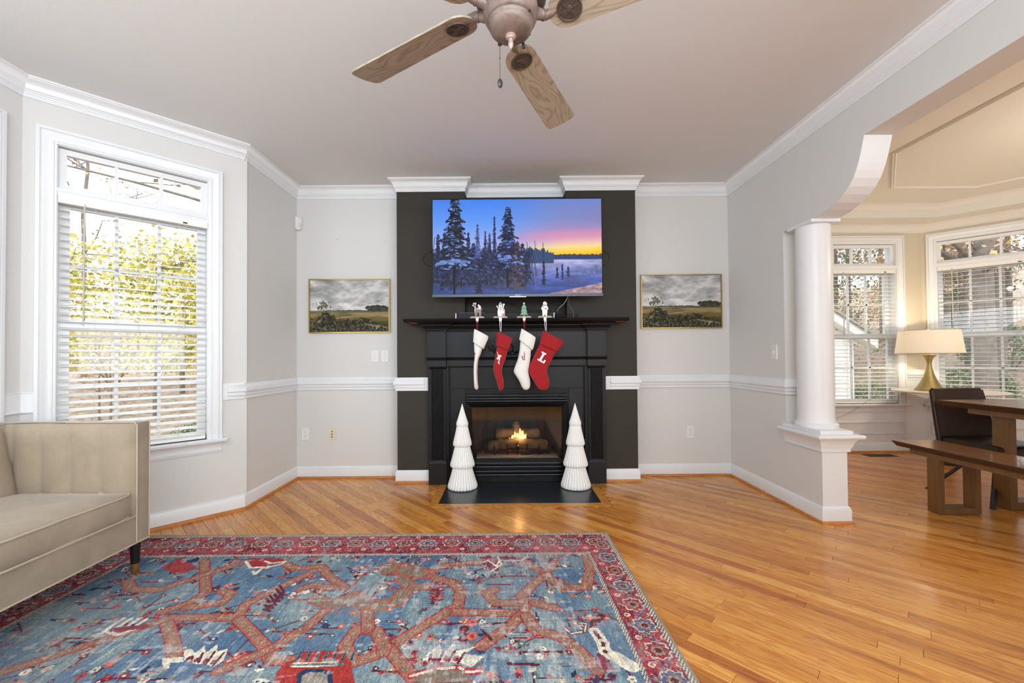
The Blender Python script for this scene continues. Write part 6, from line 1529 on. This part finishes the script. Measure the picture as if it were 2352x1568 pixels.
# ------------------------------------------------------------------ sofa
SO = (-2.3, 1.25, 0)
sofa = thing('sofa', 'beige velvet sofa with channel tufted arms and dark gold-tipped legs', 'sofa', SO)
SF, SBK, SY0, SY1, SZ0, SZT = -1.930, -2.700, 0.20, 2.205, 0.172, 0.797
AT = 0.085
mb = MB(SO); mb.cbox(SBK + 0.01, SF - 0.002, SY0 + AT - 0.01, SY1 - AT + 0.01, SZ0, 0.318, 0.008); mb.build('base_rail', VELVET, sofa, smooth=40)
mb = MB(SO); mb.tube([(SF + 0.001, SY0 + 0.01, SZ0 + 0.003), (SF + 0.001, SY1 - 0.004, SZ0 + 0.003)], 0.004, 6); mb.tube([(SF + 0.002, SY0 + AT, 0.316), (SF + 0.002, SY1 - AT, 0.316)], 0.004, 6); mb.build('piping', PIPING, sofa, smooth=60)
def channels(m, u0, u1, seams, z0, z1, fn, puff, lean=0.0, nz=14):
    """padded vertical channels between sewn seams; fn(u, out, z) gives the point"""
    us = []
    ed_ = [u0] + seams + [u1]
    for a, b in zip(ed_[:-1], ed_[1:]):
        for k in range(10): us.append((a + (b - a) * k / 10, k / 10))
    us.append((u1, 1.0))
    rows = []
    for i in range(nz + 1):
        t = i / nz; z = z0 + (z1 - z0) * t; row = []
        top = max(0, (t - 0.86) / 0.14); bot = max(0, (0.06 - t) / 0.06)
        for u, f in us:
            s_ = math.sin(PI * f); d = puff * (s_ ** 0.42 if s_ > 0 else 0) * (0.75 + 0.25 * math.sin(PI * min(1, t * 1.2)))
            end = min((u - u0), (u1 - u)) / 0.03; d_ = 0.014 + d
            d_ *= math.sqrt(max(0, 1 - top * top)) * (1 - 0.6 * bot) * (1 if end > 1 else max(0.1, math.sin(PI / 2 * max(0, end))))
            row.append(fn(u, d_, z))
        rows.append(row)
    m.rings(rows, False, False, closed=False)
for y0, y1, inn in ((SY1 - AT, SY1, -1), (SY0, SY0 + AT, 1)):
    arm = None
    mb = MB(SO); mb.cbox(SBK, SF, y0 + (0.012 if inn < 0 else 0), y1 - (0 if inn < 0 else 0.012), SZ0, SZT, 0.012); arm = mb.build('arm', VELVET, sofa, smooth=40)
    yi = y0 + 0.012 if inn < 0 else y1 - 0.012
    mb = MB(SO); channels(mb, SBK + 0.06, SF + 0.000, [-2.565, -2.415, -2.262, -2.102], 0.312, SZT + 0.001, lambda u, d, z: Vector((u + 0.012 * max(0, (0.7 - z)) * 0, yi + inn * d, z)), 0.020)
    mb.build('tufted_panel', VELVET, arm, smooth=60)
    mb = MB(SO); yp_ = yi + inn * 0.006
    mb.tube([(SF + 0.002, yp_, SZ0 + 0.01), (SF + 0.003, yp_, 0.5), (SF + 0.002, yp_, SZT - 0.012), (SF - 0.012, yp_, SZT + 0.002), (-2.3, yp_ + 0.001, SZT + 0.003), (SBK + 0.05, yp_, SZT + 0.002)], 0.0038, 6)
    yo_ = y1 - 0.004 if inn < 0 else y0 + 0.004
    mb.tube([(SF + 0.001, yo_, SZ0 + 0.01), (SF + 0.001, yo_, SZT - 0.014), (SF - 0.014, yo_, SZT)], 0.0032, 6)
    mb.build('piping', PIPING, arm, smooth=60)
# leaning back with channels
bk = [(SBK, SZ0), (SBK, SZT), (-2.632, SZT + 0.002), (-2.600, SZT - 0.02), (-2.530, 0.40), (-2.53, SZ0)]
mb = MB(SO); mb.prism(bk, lambda x, z, y: Vector((x, y, z)), SY0 + AT - 0.01, SY1 - AT + 0.008); back = mb.build('backrest', VELVET, sofa, smooth=40)
mb = MB(SO); channels(mb, SY0 + AT + 0.004, SY1 - AT - 0.004, [0.285 + 0.155 * k + 0.15 for k in range(11)], 0.36, SZT - 0.006, lambda u, d, z: Vector((-2.530 - 0.085 * (z - 0.38) / 0.40 + d, u, z)), 0.022)
mb.build('tufted_panel', VELVET, back, smooth=60)
# one long bench cushion
def cushion():
    x0, x1, y0, y1, zb_, zt = -2.545, -1.925, SY0 + AT + 0.006, SY1 - AT - 0.010, 0.318, 0.440
    m = MB(SO); nx, ny = 26, 70; rows = []; R_ = 0.055
    def outline(t):                                     # rounded rectangle in plan
        per = []; 
        for cx_, cy_, a0 in ((x1 - R_, y1 - R_, 0), (x0 + R_, y1 - R_, PI / 2), (x0 + R_, y0 + R_, PI), (x1 - R_, y0 + R_, 1.5 * PI)):
            for k in range(7): a = a0 + PI / 2 * k / 6; per.append((cx_ + R_ * math.cos(a), cy_ + R_ * math.sin(a)))
        out = []
        for i in range(len(per)):
            a, b = per[i], per[(i + 1) % len(per)]; L = math.hypot(b[0] - a[0], b[1] - a[1]); nseg = max(1, int(L / 0.03))
            for k in range(nseg): out.append((a[0] + (b[0] - a[0]) * k / nseg, a[1] + (b[1] - a[1]) * k / nseg))
        return out
    base = outline(0); cx_, cy_ = (x0 + x1) / 2, (y0 + y1) / 2; rr = np.random.RandomState(3)
    wr = [0.003 * math.sin(7.3 * x + 21 * y) + 0.002 * math.sin(43 * y + 3) for x, y in base]
    def ring(ins_, z, bulge=0.0, sag=0):
        o = []
        for (x, y), w in zip(base, wr):
            dx, dy = x - cx_, y - cy_; k = 1 - ins_
            hx, hy = (x1 - x0) / 2, (y1 - y0) / 2
            px = cx_ + dx * (1 - ins_ / hx) if abs(dx) > 1e-6 else cx_; py = cy_ + dy * (1 - ins_ / hy) if abs(dy) > 1e-6 else cy_
            n_ = math.hypot(dx / hx, dy / hy); px += dx / hx / max(n_, .1) * (bulge + w * (bulge > 0)); py += dy / hy / max(n_, .1) * min(bulge, 0.002)
            o.append(Vector((px, py, z + w * 0.4)))
        return o
    rs = [ring(0.02, zb_), ring(0.003, zb_ + 0.002), ring(0.0, zb_ + 0.012, 0.004), ring(0.0, zb_ + 0.045, 0.012), ring(0, zb_ + 0.085, 0.010), ring(0, zt - 0.012, 0.004), ring(0.002, zt - 0.002), ring(0.02, zt + 0.004), ring(0.06, zt + 0.014), ring(0.12, zt + 0.021), ring(0.2, zt + 0.024), ring(0.28, zt + 0.025)]
    m.rings(rs, True, True); cu = m.build('seat_cushion', VELVET, sofa, smooth=60)
    for z, out_ in ((zt - 0.004, 0.004), (zb_ + 0.004, 0.003)):
        p = [Vector((q.x, q.y, z)) for q in ring(-0.001, z, out_)]; m = MB(SO); m.tube(p + [p[0]], 0.0042, 6); m.build('piping', PIPING, cu, smooth=60)
cushion()
for x, y in ((-1.958, 2.152), (-1.958, 0.25), (-2.655, 2.152), (-2.655, 0.25)):
    zf = RT if x > RX0 else 0.0
    mb = MB((x, y, 0)); mb.lathe([(0.0235, SZ0), (0.0225, SZ0 - 0.02), (0.0185, 0.058)], x, y, 24); lg = mb.build('leg', EBONY, sofa, smooth=40)
    mb = MB((x, y, 0)); mb.lathe([(0.0187, 0.060), (0.0185, 0.056), (0.0150, zf + 0.002), (0.0135, zf)], x, y, 24); mb.build('brass_tip', LEGGOLD, lg, smooth=40)
# ------------------------------------------------------------------ dining room furniture
def chamfer_top(m, x0, x1, y0, y1, z0, z1, e):
    V = [(x0 + e, y0 + e, z0), (x1 - e, y0 + e, z0), (x1 - e, y1 - e, z0), (x0 + e, y1 - e, z0), (x0, y0, z1 - 0.006), (x1, y0, z1 - 0.006), (x1, y1, z1 - 0.006), (x0, y1, z1 - 0.006), (x0 + .002, y0 + .002, z1), (x1 - .002, y0 + .002, z1), (x1 - .002, y1 - .002, z1), (x0 + .002, y1 - .002, z1)]
    m.mi = 1; m.add(V, [(3, 2, 1, 0), (0, 1, 5, 4), (1, 2, 6, 5), (2, 3, 7, 6), (3, 0, 4, 7), (4, 5, 9, 8), (5, 6, 10, 9), (6, 7, 11, 10), (7, 4, 8, 11)])
    m.mi = 0; m.add(V[8:], [(0, 1, 2, 3)])
def loop_leg(parent, o, x0, x1, y0, y1, z1, t, tb):
    lg = empty('leg_frame', ((x0 + x1) / 2, (y0 + y1) / 2, 0), parent)
    for a, b in ((x0, x0 + t), (x1 - t, x1)): m = MB(((a + b) / 2, y0, 0)); m.cbox(a, b, y0, y1, 0.004, z1, 0.002); m.build('post', TABLELEG, lg)
    m = MB(((x0 + x1) / 2, y0, 0)); m.cbox(x0 + t, x1 - t, y0, y1, 0.004, tb, 0.002); m.build('foot_bar', TABLELEG, lg)
    for a in (x0 + 0.02, x1 - 0.02): m = MB((a, y0, 0)); m.lathe([(0.012, 0), (0.012, 0.005)], a, (y0 + y1) / 2, 12); m.build('floor_glide', INK, lg)
BO = (3.14, 2.4, 0)
bench = thing('dining_bench', 'long low brown wooden bench with rectangular loop legs by the dining table', 'bench', BO)
m = MB(BO); chamfer_top(m, 2.975, 3.315, 1.62, 3.165, 0.422, 0.460, 0.020); m.build('seat', [TABLEW, WALNUTEDGE], bench)
m = MB(BO); m.box(3.012, 3.306, 1.72, 3.06, 0.384, 0.423); m.build('apron', TABLELEG, bench)
loop_leg(bench, BO, 3.013, 3.305, 2.857, 2.940, 0.386, 0.037, 0.046); loop_leg(bench, BO, 3.013, 3.305, 1.85, 1.933, 0.386, 0.037, 0.046)
m = MB(BO); m.tube([(3.16, 2.855, 0.36), (3.16, 2.80, 0.37), (3.16, 2.72, 0.383)], 0.008, 6); m.build('brace', INK, bench)
TO_ = (3.95, 2.5, 0)
table = thing('dining_table', 'brown wooden dining table with a thick sloping-edged top and broad posts', 'table', TO_)
m = MB(TO_); chamfer_top(m, 3.475, 4.42, 1.45, 3.315, 0.708, 0.752, 0.030); m.build('tabletop', [TABLEW, WALNUTEDGE], table)
m = MB(TO_); m.box(3.53, 4.365, 1.60, 3.13, 0.668, 0.709); m.build('apron', TABLELEG, table)
loop_leg(table, TO_, 3.592, 4.302, 2.925, 3.028, 0.670, 0.052, 0.060); loop_leg(table, TO_, 3.592, 4.302, 1.74, 1.843, 0.670, 0.052, 0.060)

# leather chair at the head of the table
CO = Vector((3.805, 3.19, 0))
ch = thing('dining_chair', 'dark brown leather chair at the end of the dining table', 'chair', CO)
def shell(rows, th):
    """a padded panel; rows of points from bottom to top with their outward normal"""
    pass
m = MB(CO)
def seat_ring(z, ins_):
    P = [(-0.215, 0.205), (-0.235, -0.20), (-0.205, -0.245), (0.205, -0.245), (0.235, -0.20), (0.215, 0.205)]; out = []
    n = len(P)
    for i in range(n):
        a, b = P[i], P[(i + 1) % n]
        for k in range(4): x, y = a[0] + (b[0] - a[0]) * k / 4, a[1] + (b[1] - a[1]) * k / 4; out.append(Vector((CO.x + x * (1 - ins_ / 0.23), CO.y + y * (1 - ins_ / 0.23), z)))
    return out
m.rings([seat_ring(0.372, 0.012), seat_ring(0.378, 0.0), seat_ring(0.430, -0.002), seat_ring(0.442, 0.008), seat_ring(0.449, 0.05), seat_ring(0.450, 0.12)]); st = m.build('seat', LEATHER, ch, smooth=50)
rows = []
for i in range(11):
    t = i / 10; z = 0.375 + 0.442 * t; y = CO.y + 0.200 + 0.075 * t ** 1.2; hw = 0.222 - 0.022 * t ** 2; cv = 0.022
    rd = 1.0 if t < 0.93 else 0.6
    ring = []
    for j in range(13): f = -1 + 2 * j / 12; ring.append(Vector((CO.x + hw * f, y - cv * (f * f) - 0.006 * math.cos(PI * f / 2) * 0, z)))
    for j in range(13): f = 1 - 2 * j / 12; ring.append(Vector((CO.x + (hw + 0.004) * f, y + 0.034 * rd - cv * f * f, z - (0.0 if t < 1 else 0.006))))
    rows.append(ring)
m = MB(CO); m.rings(rows); bk_ = m.build('backrest', LEATHER, ch, smooth=50)
for s in (-1, 1):
    m = MB(CO); m.tube([rows[i][0 if s < 0 else 12] + Vector((s * 0.002, 0.017, 0)) for i in range(11)], 0.0185, 8); m.build('side_roll', LEATHER, bk_, smooth=60)
m = MB(CO); m.tube([rows[10][j] + Vector((0, 0.016, 0)) for j in range(13)], 0.017, 8); m.build('top_roll', LEATHER, bk_, smooth=60)
for sx in (-1, 1):
    for sy in (-1, 1):
        m = MB(CO); a = Vector((CO.x + sx * 0.03, CO.y + sy * 0.04, 0.374)); b = Vector((CO.x + sx * 0.30, CO.y + sy * 0.23, 0.0)); d = 0.012
        m.rings([[p + Vector((u, w, 0)) for u, w in ((-d, -d), (d, -d), (d, d), (-d, d))] for p in (a, b)]); m.build('leg', INK, ch)
# side table with the lamp in the bay corner
LXC, LYC = 4.415, 4.262
SX_, SY_ = 4.560, 4.222
sd_ = thing('side_table', 'round white marble topped pedestal table under the lamp in the bay corner', 'side table', (SX_, SY_, 0))
zt_ = 0.742
m = MB((SX_, SY_, 0)); m.lathe([(0.05, zt_ - 0.022), (0.400, zt_ - 0.022), (0.425, zt_ - 0.015), (0.431, zt_ - 0.006), (0.427, zt_), (0.02, zt_)], SX_, SY_, 64); m.build('marble_top', MARBLE, sd_, smooth=40)
m = MB((SX_, SY_, 0)); m.lathe([(0.16, 0.0), (0.165, 0.012), (0.10, 0.028), (0.045, 0.07), (0.030, 0.16), (0.028, 0.45), (0.045, 0.62), (0.12, zt_ - 0.023)], SX_, SY_, 32); m.build('pedestal', INK, sd_, smooth=40)
lo = (LXC, LYC, zt_)
lamp = thing('table_lamp', 'lit table lamp with hourglass gold base and linen drum shade', 'lamp', lo)
P = [(0.119, 0.0), (0.120, 0.006), (0.112, 0.016), (0.092, 0.045), (0.071, 0.085), (0.052, 0.130), (0.036, 0.180), (0.025, 0.225), (0.0195, 0.262), (0.020, 0.290), (0.026, 0.320), (0.037, 0.345), (0.052, 0.362), (0.064, 0.370), (0.062, 0.374), (0.03, 0.374)]
m = MB(lo); m.lathe([(r_, zt_ + z) for r_, z in P], LXC, LYC, 48); m.build('base', GOLD, lamp, smooth=50)
m = MB(lo); m.lathe([(0.014, zt_ + 0.374), (0.014, zt_ + 0.392), (0.007, zt_ + 0.395), (0.005, zt_ + 0.44)], LXC, LYC, 16); m.build('neck', BRASS, lamp, smooth=40)
z0_, z1_ = zt_ + 0.388, zt_ + 0.628
m = MB(lo); m.lathe([(0.262, z0_), (0.231, z1_)], LXC, LYC, 56, False, False); m.lathe([(0.2605, z0_), (0.2295, z1_)], LXC, LYC, 56, False, False); m.build('shade', SHADE, lamp, smooth=180)
m = MB(lo)
for r_, z in ((0.2615, z0_), (0.2305, z1_)): m.tube([(LXC + r_ * math.cos(2 * PI * k / 48), LYC + r_ * math.sin(2 * PI * k / 48), z) for k in range(49)], 0.0022, 6)
for k in range(3): a = k * 2 * PI / 3; m.tube([(LXC, LYC, z1_ - 0.01), (LXC + 0.229 * math.cos(a), LYC + 0.229 * math.sin(a), z1_ - 0.004)], 0.0016, 5)
m.tube([(LXC, LYC, zt_ + 0.40), (LXC + 0.04, LYC, zt_ + 0.48), (LXC + 0.03, LYC, z1_ - 0.03), (LXC, LYC, z1_ - 0.004)], 0.0016, 5); m.build('shade_wire', BRASS, lamp)
m = MB(lo); m.lathe([(0.004, z1_ - 0.004), (0.004, z1_ + 0.006), (0.011, z1_ + 0.012), (0.011, z1_ + 0.020), (0.003, z1_ + 0.026)], LXC, LYC, 14); m.build('finial', BRASS, lamp, smooth=40)
m = MB(lo); m.lathe([(0.012, zt_ + 0.43), (0.022, zt_ + 0.455), (0.030, zt_ + 0.49), (0.024, zt_ + 0.52), (0.005, zt_ + 0.533)], LXC, LYC, 16); m.build('bulb', emit_mat('bulb_glow', S(255, 214, 150), 4.0), lamp, smooth=60)
point('lamp_light', (LXC, LYC, zt_ + 0.545), 16, (1.0, 0.84, 0.60), 0.03)
point('lamp_light_low', (LXC, LYC, zt_ + 0.415), 6.0, (1.0, 0.84, 0.60), 0.015)
cable('lamp_cord', [(LXC - 0.26, LYC + 0.16, zt_ - 0.002), (LXC - 0.30, LYC + 0.26, 0.68), (LXC - 0.36, DYF - 0.05, 0.56), (LXC - 0.52, DYF - 0.02, 0.44), (LXC - 0.85, DYF - 0.018, 0.345), (LXC - 1.1, DYF - 0.017, 0.33)], 0.0028, plain('clear_cord', S(188, 178, 160), 0.5), 'pale lamp cord slanting across the white panel below the far window')
vt = thing('floor_vent', 'dark metal register set in the floor below the dining window', 'vent', (4.14, 4.545, 0))
m = MB((4.14, 4.545, 0)); m.box(3.98, 4.30, 4.49, 4.50, -0.001, 0.0035); m.box(3.98, 4.30, 4.59, 4.60, -0.001, 0.0035); m.box(3.98, 3.99, 4.50, 4.59, -0.001, 0.0035); m.box(4.29, 4.30, 4.50, 4.59, -0.001, 0.0035); m.build('frame', VENT, vt)
for k in range(11): x = 4.0 + k * 0.0285; m = MB((4.14, 4.545, 0)); m.box(x - 0.004, x + 0.004, 4.50, 4.59, 0.0002, 0.003); m.build('slat', VENT, vt)
m = MB((4.14, 4.545, 0)); m.box(3.985, 4.295, 4.495, 4.595, -0.0005, 0.0006); m.build('dark_opening', INK, vt)
# ------------------------------------------------------------------ the garden and woods outside the windows
def ground_mat():
    m, nt, b = new_mat('leaf_litter'); L = nt.links.new
    g = N(nt, 'ShaderNodeNewGeometry'); v = N(nt, 'ShaderNodeTexVoronoi', i_Scale=11.0); L(g.outputs['Position'], v.inputs['Vector'])
    r = ramp(nt, [(0.0, S(104, 90, 76)), (0.25, S(154, 134, 114)), (0.5, S(176, 154, 134)), (0.75, S(112, 96, 82)), (1.0, S(192, 174, 150))]); L(v.outputs['Color'], r.inputs['Fac'])
    n = N(nt, 'ShaderNodeTexNoise', i_Scale=0.35, i_Detail=3.0); L(g.outputs['Position'], n.inputs['Vector'])
    f = N(nt, 'ShaderNodeMapRange'); f.inputs[1].default_value = 0.60; f.inputs[2].default_value = 0.70; L(n.outputs['Fac'], f.inputs[0])
    mx = N(nt, 'ShaderNodeMix', data_type='RGBA'); mx.inputs['B'].default_value = S(120, 132, 96); L(r.outputs['Color'], mx.inputs['A']); L(f.outputs[0], mx.inputs['Factor'])
    L(mx.outputs['Result'], b.inputs['Base Color']); b.inputs['Roughness'].default_value = 0.95
    return m
gx = [-40 + 2.0 * i for i in range(46)]; gy = [-6 + 2.0 * i for i in range(26)]
def gh(x, y):
    d = max(0, math.hypot(x - 0.5, y - 1.5) - 6.5)
    hill = max(0, min(1, (x - 2) / 4)) * max(0, d - 4.5) * 0.06
    return -0.75 + 0.13 * d + hill + 0.25 * math.sin(x * 0.3) * math.cos(y * 0.27) * min(1, d / 6)
vs_ = [(x, y, gh(x, y)) for y in gy for x in gx]; fs_ = [(j * 46 + i, j * 46 + i + 1, (j + 1) * 46 + i + 1, (j + 1) * 46 + i) for j in range(25) for i in range(45)]
mb = MB(); mb.add(vs_, fs_); struct(mb.build('ground', ground_mat(), smooth=180))
trg = random.Random(21)
def tree_meshes(h, r, spread, nleaf, leafmat, low, seed, conifer=False):
    R_ = random.Random(seed); w = MB(); tips = []
    def branch(p, d, L, rad, depth):
        n = 4; pts = [p]; q = p
        for i in range(n): d = (d + Vector((R_.uniform(-.18, .18), R_.uniform(-.18, .18), R_.uniform(-.06, .14)))).normalized(); q = q + d * L / n; pts.append(q)
        w.tube(pts, [rad * (1 - 0.65 * i / n) for i in range(n + 1)], 6 if depth else 9); tips.extend(pts[1:] if depth else pts[3:])
        if depth < 3:
            for k in range(4 if depth == 0 else 3):
                b = pts[R_.randrange(1, n + 1)]; a = R_.uniform(0, 2 * PI); e = R_.uniform(0.15, 0.8)
                branch(b, Vector((math.cos(a) * math.cos(e), math.sin(a) * math.cos(e), math.sin(e) * 0.7)), L * R_.uniform(0.42, 0.62), rad * 0.42, depth + 1)
    if conifer:
        w.tube([(0, 0, 0), (0, 0, h)], [r, r * 0.2], 8)
        for k in range(60): z = h * (0.12 + 0.86 * R_.random()); a = R_.uniform(0, 6.28); L = spread * (1 - z / h) + 0.2; tips.append(Vector((L * R_.random() * math.cos(a), L * R_.random() * math.sin(a), z)))
    else:
        trunk = [Vector((R_.uniform(-.1, .1) * i / 6, R_.uniform(-.1, .1) * i / 6, h * i / 6)) for i in range(7)]
        w.tube(trunk, [r * (1 - 0.6 * i / 6) for i in range(7)], 12)
        for k in range(11):
            b = trunk[R_.randrange(2, 7)]; a = R_.uniform(0, 2 * PI); branch(b, Vector((math.cos(a), math.sin(a), R_.uniform(-0.05, 0.7))).normalized(), spread * R_.uniform(0.5, 0.9), r * 0.30, 1)
    lf = MB()
    for i in range(nleaf):
        c = R_.choice(tips) + Vector((R_.gauss(0, 0.28), R_.gauss(0, 0.28), R_.gauss(0, 0.22)))
        if c.z < low * h: c.z = low * h + R_.random() * 0.4
        u = Vector((R_.uniform(-1, 1), R_.uniform(-1, 1), R_.uniform(-1, 1))).normalized(); v = u.cross(Vector((R_.uniform(-1, 1), R_.uniform(-1, 1), R_.uniform(-1, 1)))).normalized(); s = R_.uniform(0.035, 0.075)
        lf.add([c - u * s, c - v * s * 0.6, c + u * s, c + v * s * 0.6], [(0, 1, 2, 3)])
    return w.mesh('trunk', BARK, 60), lf.mesh('foliage', leafmat)
T_m = tree_meshes(9.0, 0.175, 3.0, 1500, BROWNLEAF, 0.2, 9); T_a = tree_meshes(9.0, 0.10, 3.2, 3400, BROWNLEAF, 0.14, 1); T_b = tree_meshes(3.4, 0.06, 1.5, 2400, YELLOWLEAF, 0.10, 2); T_c = tree_meshes(8.0, 0.09, 3.0, 140, BROWNLEAF, 0.3, 3); T_d = tree_meshes(6.5, 0.12, 2.0, 3600, GREENLEAF, 0.05, 4, True)
def tree(meshes, x, y, label, group, sc=1.0, rz=None, name='tree'):
    o = (x, y, gh(x, y) - 0.05); t = thing(name, label, 'tree', o, group); rz = trg.uniform(0, 6.28) if rz is None else rz
    for nm, me in zip(('trunk', 'foliage'), meshes): c = link(nm, me, t, o, (0, 0, rz)); c.scale = (sc, sc, sc)
    return t
tree(T_m, 9.05, 7.7, 'thick grey tree trunk outside the slanted dining window behind the lamp', None, 1.0, 0.3)
tree(T_c, -5.0, 7.6, 'grey tree with bare forked branches outside the window behind the sofa', None, 1.1, 2.2)
KIND = {0: (T_a, 'brown leaved tree in the woods outside the windows', 'brown leaved trees'), 1: (T_b, 'small yellow leaved tree outside the window behind the sofa', 'yellow leaved trees'), 2: (T_c, 'nearly bare tree in the woods outside the windows', 'nearly bare trees'), 3: (T_d, 'dark evergreen in the woods outside the windows', 'dark evergreens')}
for k, x, y, s in ((1, -7.4, 8.6, 0.95), (1, -9.0, 7.4, 0.9), (1, -5.6, 9.6, 0.95), (1, -10.6, 9.4, 1.0), (1, -8.6, 10.8, 1.05), (0, -9.8, 6.4, 0.22), (0, -7.0, 7.2, 0.2), (0, -6.0, 8.2, 0.2), (0, -8.2, 8.2, 0.2), (2, -9.4, 13.5, 0.9), (2, -13.5, 13.0, 1.0), (2, -17, 10.0, 1.0),
                   (0, 6.4, 12.5, 1.1), (0, 11.4, 9.4, 1.0), (2, 8.6, 14.5, 1.2), (3, 10.6, 12.6, 0.9), (0, 13.6, 12.6, 1.2), (0, 13.8, 8.2, 1.1), (3, 12.4, 6.4, 0.7), (0, 16, 15.4, 1.4), (0, 4.5, 16.5, 1.3), (0, 17.0, 11.2, 1.3), (2, 10.6, 6.7, 0.9), (3, 7.0, 16.6, 1.2), (0, 19.5, 7, 1.2), (0, 9.4, 18.5, 1.4), (0, 20, 19, 1.5), (0, 13.0, 18.5, 1.4), (3, 15.2, 13.6, 0.9), (0, 12.2, 10.8, 0.6), (0, 9.6, 9.8, 0.4), (0, 11.0, 11.2, 0.5), (0, 14.8, 10.2, 0.6), (0, 8.0, 11.6, 0.5), (0, 10.0, 14.6, 0.8), (0, 12.0, 14.8, 0.8), (0, 15.8, 12.0, 0.8), (0, 14.4, 15.6, 0.9), (0, 16.8, 13.6, 0.9), (3, 18.2, 16.6, 1.2), (0, 21.5, 13, 1.4)):
    tree(KIND[k][0], x, y, KIND[k][1], KIND[k][2], s)
def shrub_mesh(rx, rz, n, mat, seed):
    R_ = random.Random(seed); lf = MB()
    for i in range(n):
        a = R_.uniform(0, 6.28); e = math.asin(R_.uniform(-0.2, 1)); k = R_.uniform(0.75, 1.03)
        c = Vector((rx * k * math.cos(a) * math.cos(e), rx * k * math.sin(a) * math.cos(e), rz * (0.35 + 0.65 * k * math.sin(e))))
        u = Vector((R_.uniform(-1, 1), R_.uniform(-1, 1), R_.uniform(-1, 1))).normalized(); v = u.cross(Vector((R_.uniform(-1, 1), R_.uniform(-1, 1), R_.uniform(-1, 1)))).normalized(); s = R_.uniform(0.025, 0.05)
        lf.add([c - u * s, c - v * s * 0.6, c + u * s, c + v * s * 0.6], [(0, 1, 2, 3)])
    st_ = MB()
    for k in range(7): a = k * 0.9; st_.tube([(0.05 * math.cos(a), 0.05 * math.sin(a), 0), (rx * 0.5 * math.cos(a), rx * 0.5 * math.sin(a), rz * 0.7)], [0.02, 0.008], 5)
    return st_.mesh('stems', BARK), lf.mesh('foliage', mat)
S_y = shrub_mesh(0.9, 1.1, 2200, YELLOWLEAF, 5); S_g = shrub_mesh(0.9, 1.1, 2200, GREENLEAF, 6)
def shrub(meshes, x, y, label, group=None, sc=1.0):
    o = (x, y, gh(x, y) - 0.05); t = thing('shrub', label, 'shrub', o, group)
    for nm, me in zip(('stems', 'foliage'), meshes): c = link(nm, me, t, o, (0, 0, trg.uniform(0, 6))); c.scale = (sc, sc, sc * trg.uniform(0.85, 1.1))
for x, y, s in ((-11.6, 12.0, 1.5), (-9.2, 13.0, 1.5), (-6.6, 12.4, 1.4)): shrub(S_y, x, y, 'yellow green bush outside the window behind the sofa', 'yellow green bushes', s)
shrub(S_y, -4.35, 5.45, 'low yellow clipped bush just outside the window behind the sofa', None, 0.42)
for x, y, s in ((-5.9, 5.6, 0.7), (-5.0, 6.8, 0.7), (6.1, 9.6, 0.9), (7.2, 10.2, 1.0), (10.2, 9.0, 0.8), (8.4, 9.2, 0.8), (12.6, 10.2, 1.0), (11.6, 8.0, 0.6)): shrub(S_g, x, y, 'dark green bush on the leaf covered ground outside the windows', 'dark green bushes', s)
# the white sided wing seen through the far dining window: boards, corner board, gable rake and roof
HO = (4.15, 8.2, -0.8)
wing = thing('house_wing', 'white clapboard gable wing seen through the far dining window', 'building', HO)
gxl, gxr, gpk, gyf = 2.95, 6.25, 4.60, 7.4; ez = 1.38; slope = 0.64
z = -0.8
while z < ez + (gxr - gpk) * slope - 0.05:
    cut = max(0, (z - ez) / slope)
    m = MB(HO); m.prism([(gyf, z), (gyf - 0.022, z), (gyf - 0.006, z + 0.118), (gyf, z + 0.118)], lambda y, zz, x: Vector((x, y, zz)), gxl + cut, gxr - cut); m.build('clapboard', SIDING, wing)
    z += 0.118
for a_, b_ in ((gxr - 0.09, gxr + 0.02), (gxl - 0.02, gxl + 0.09)): m = MB(HO); m.box(a_, b_, gyf - 0.035, gyf + 0.1, -0.8, ez + 0.02); m.build('corner_board', SIDING, wing)
m = MB(HO); m.prism([(gxl, -0.8), (gxr, -0.8), (gxr, ez), (gpk, ez + (gxr - gpk) * slope), (gxl, ez)], lambda x, zz, y: Vector((x, y, zz)), gyf, gyf + 0.06); m.box(gxr - 0.06, gxr, gyf + 0.06, gyf + 4, -0.8, ez); m.box(gxl, gxl + 0.06, gyf + 0.06, gyf + 4, -0.8, ez); m.build('wall', SIDING, wing)
for sgn in (1, -1):
    ex = gpk + sgn * (gxr - gpk + 0.30); zl = ez - 0.30 * slope; zp = ez + (gxr - gpk) * slope
    for nm, mt, dz0, dz1, y0_, y1_ in (('rake_board', SIDING, 0.04, 0.20, gyf - 0.22, gyf - 0.18), ('soffit', SIDING, 0.04, 0.07, gyf - 0.18, gyf), ('roof', ROOFM, 0.20, 0.24, gyf - 0.27, gyf + 4.0)):
        m = MB(HO); m.prism([(ex, zl + dz0), (ex, zl + dz1), (gpk, zp + dz1), (gpk, zp + dz0)], lambda x, zz, y: Vector((x, y, zz)), y0_, y1_); m.build(nm, mt, wing)
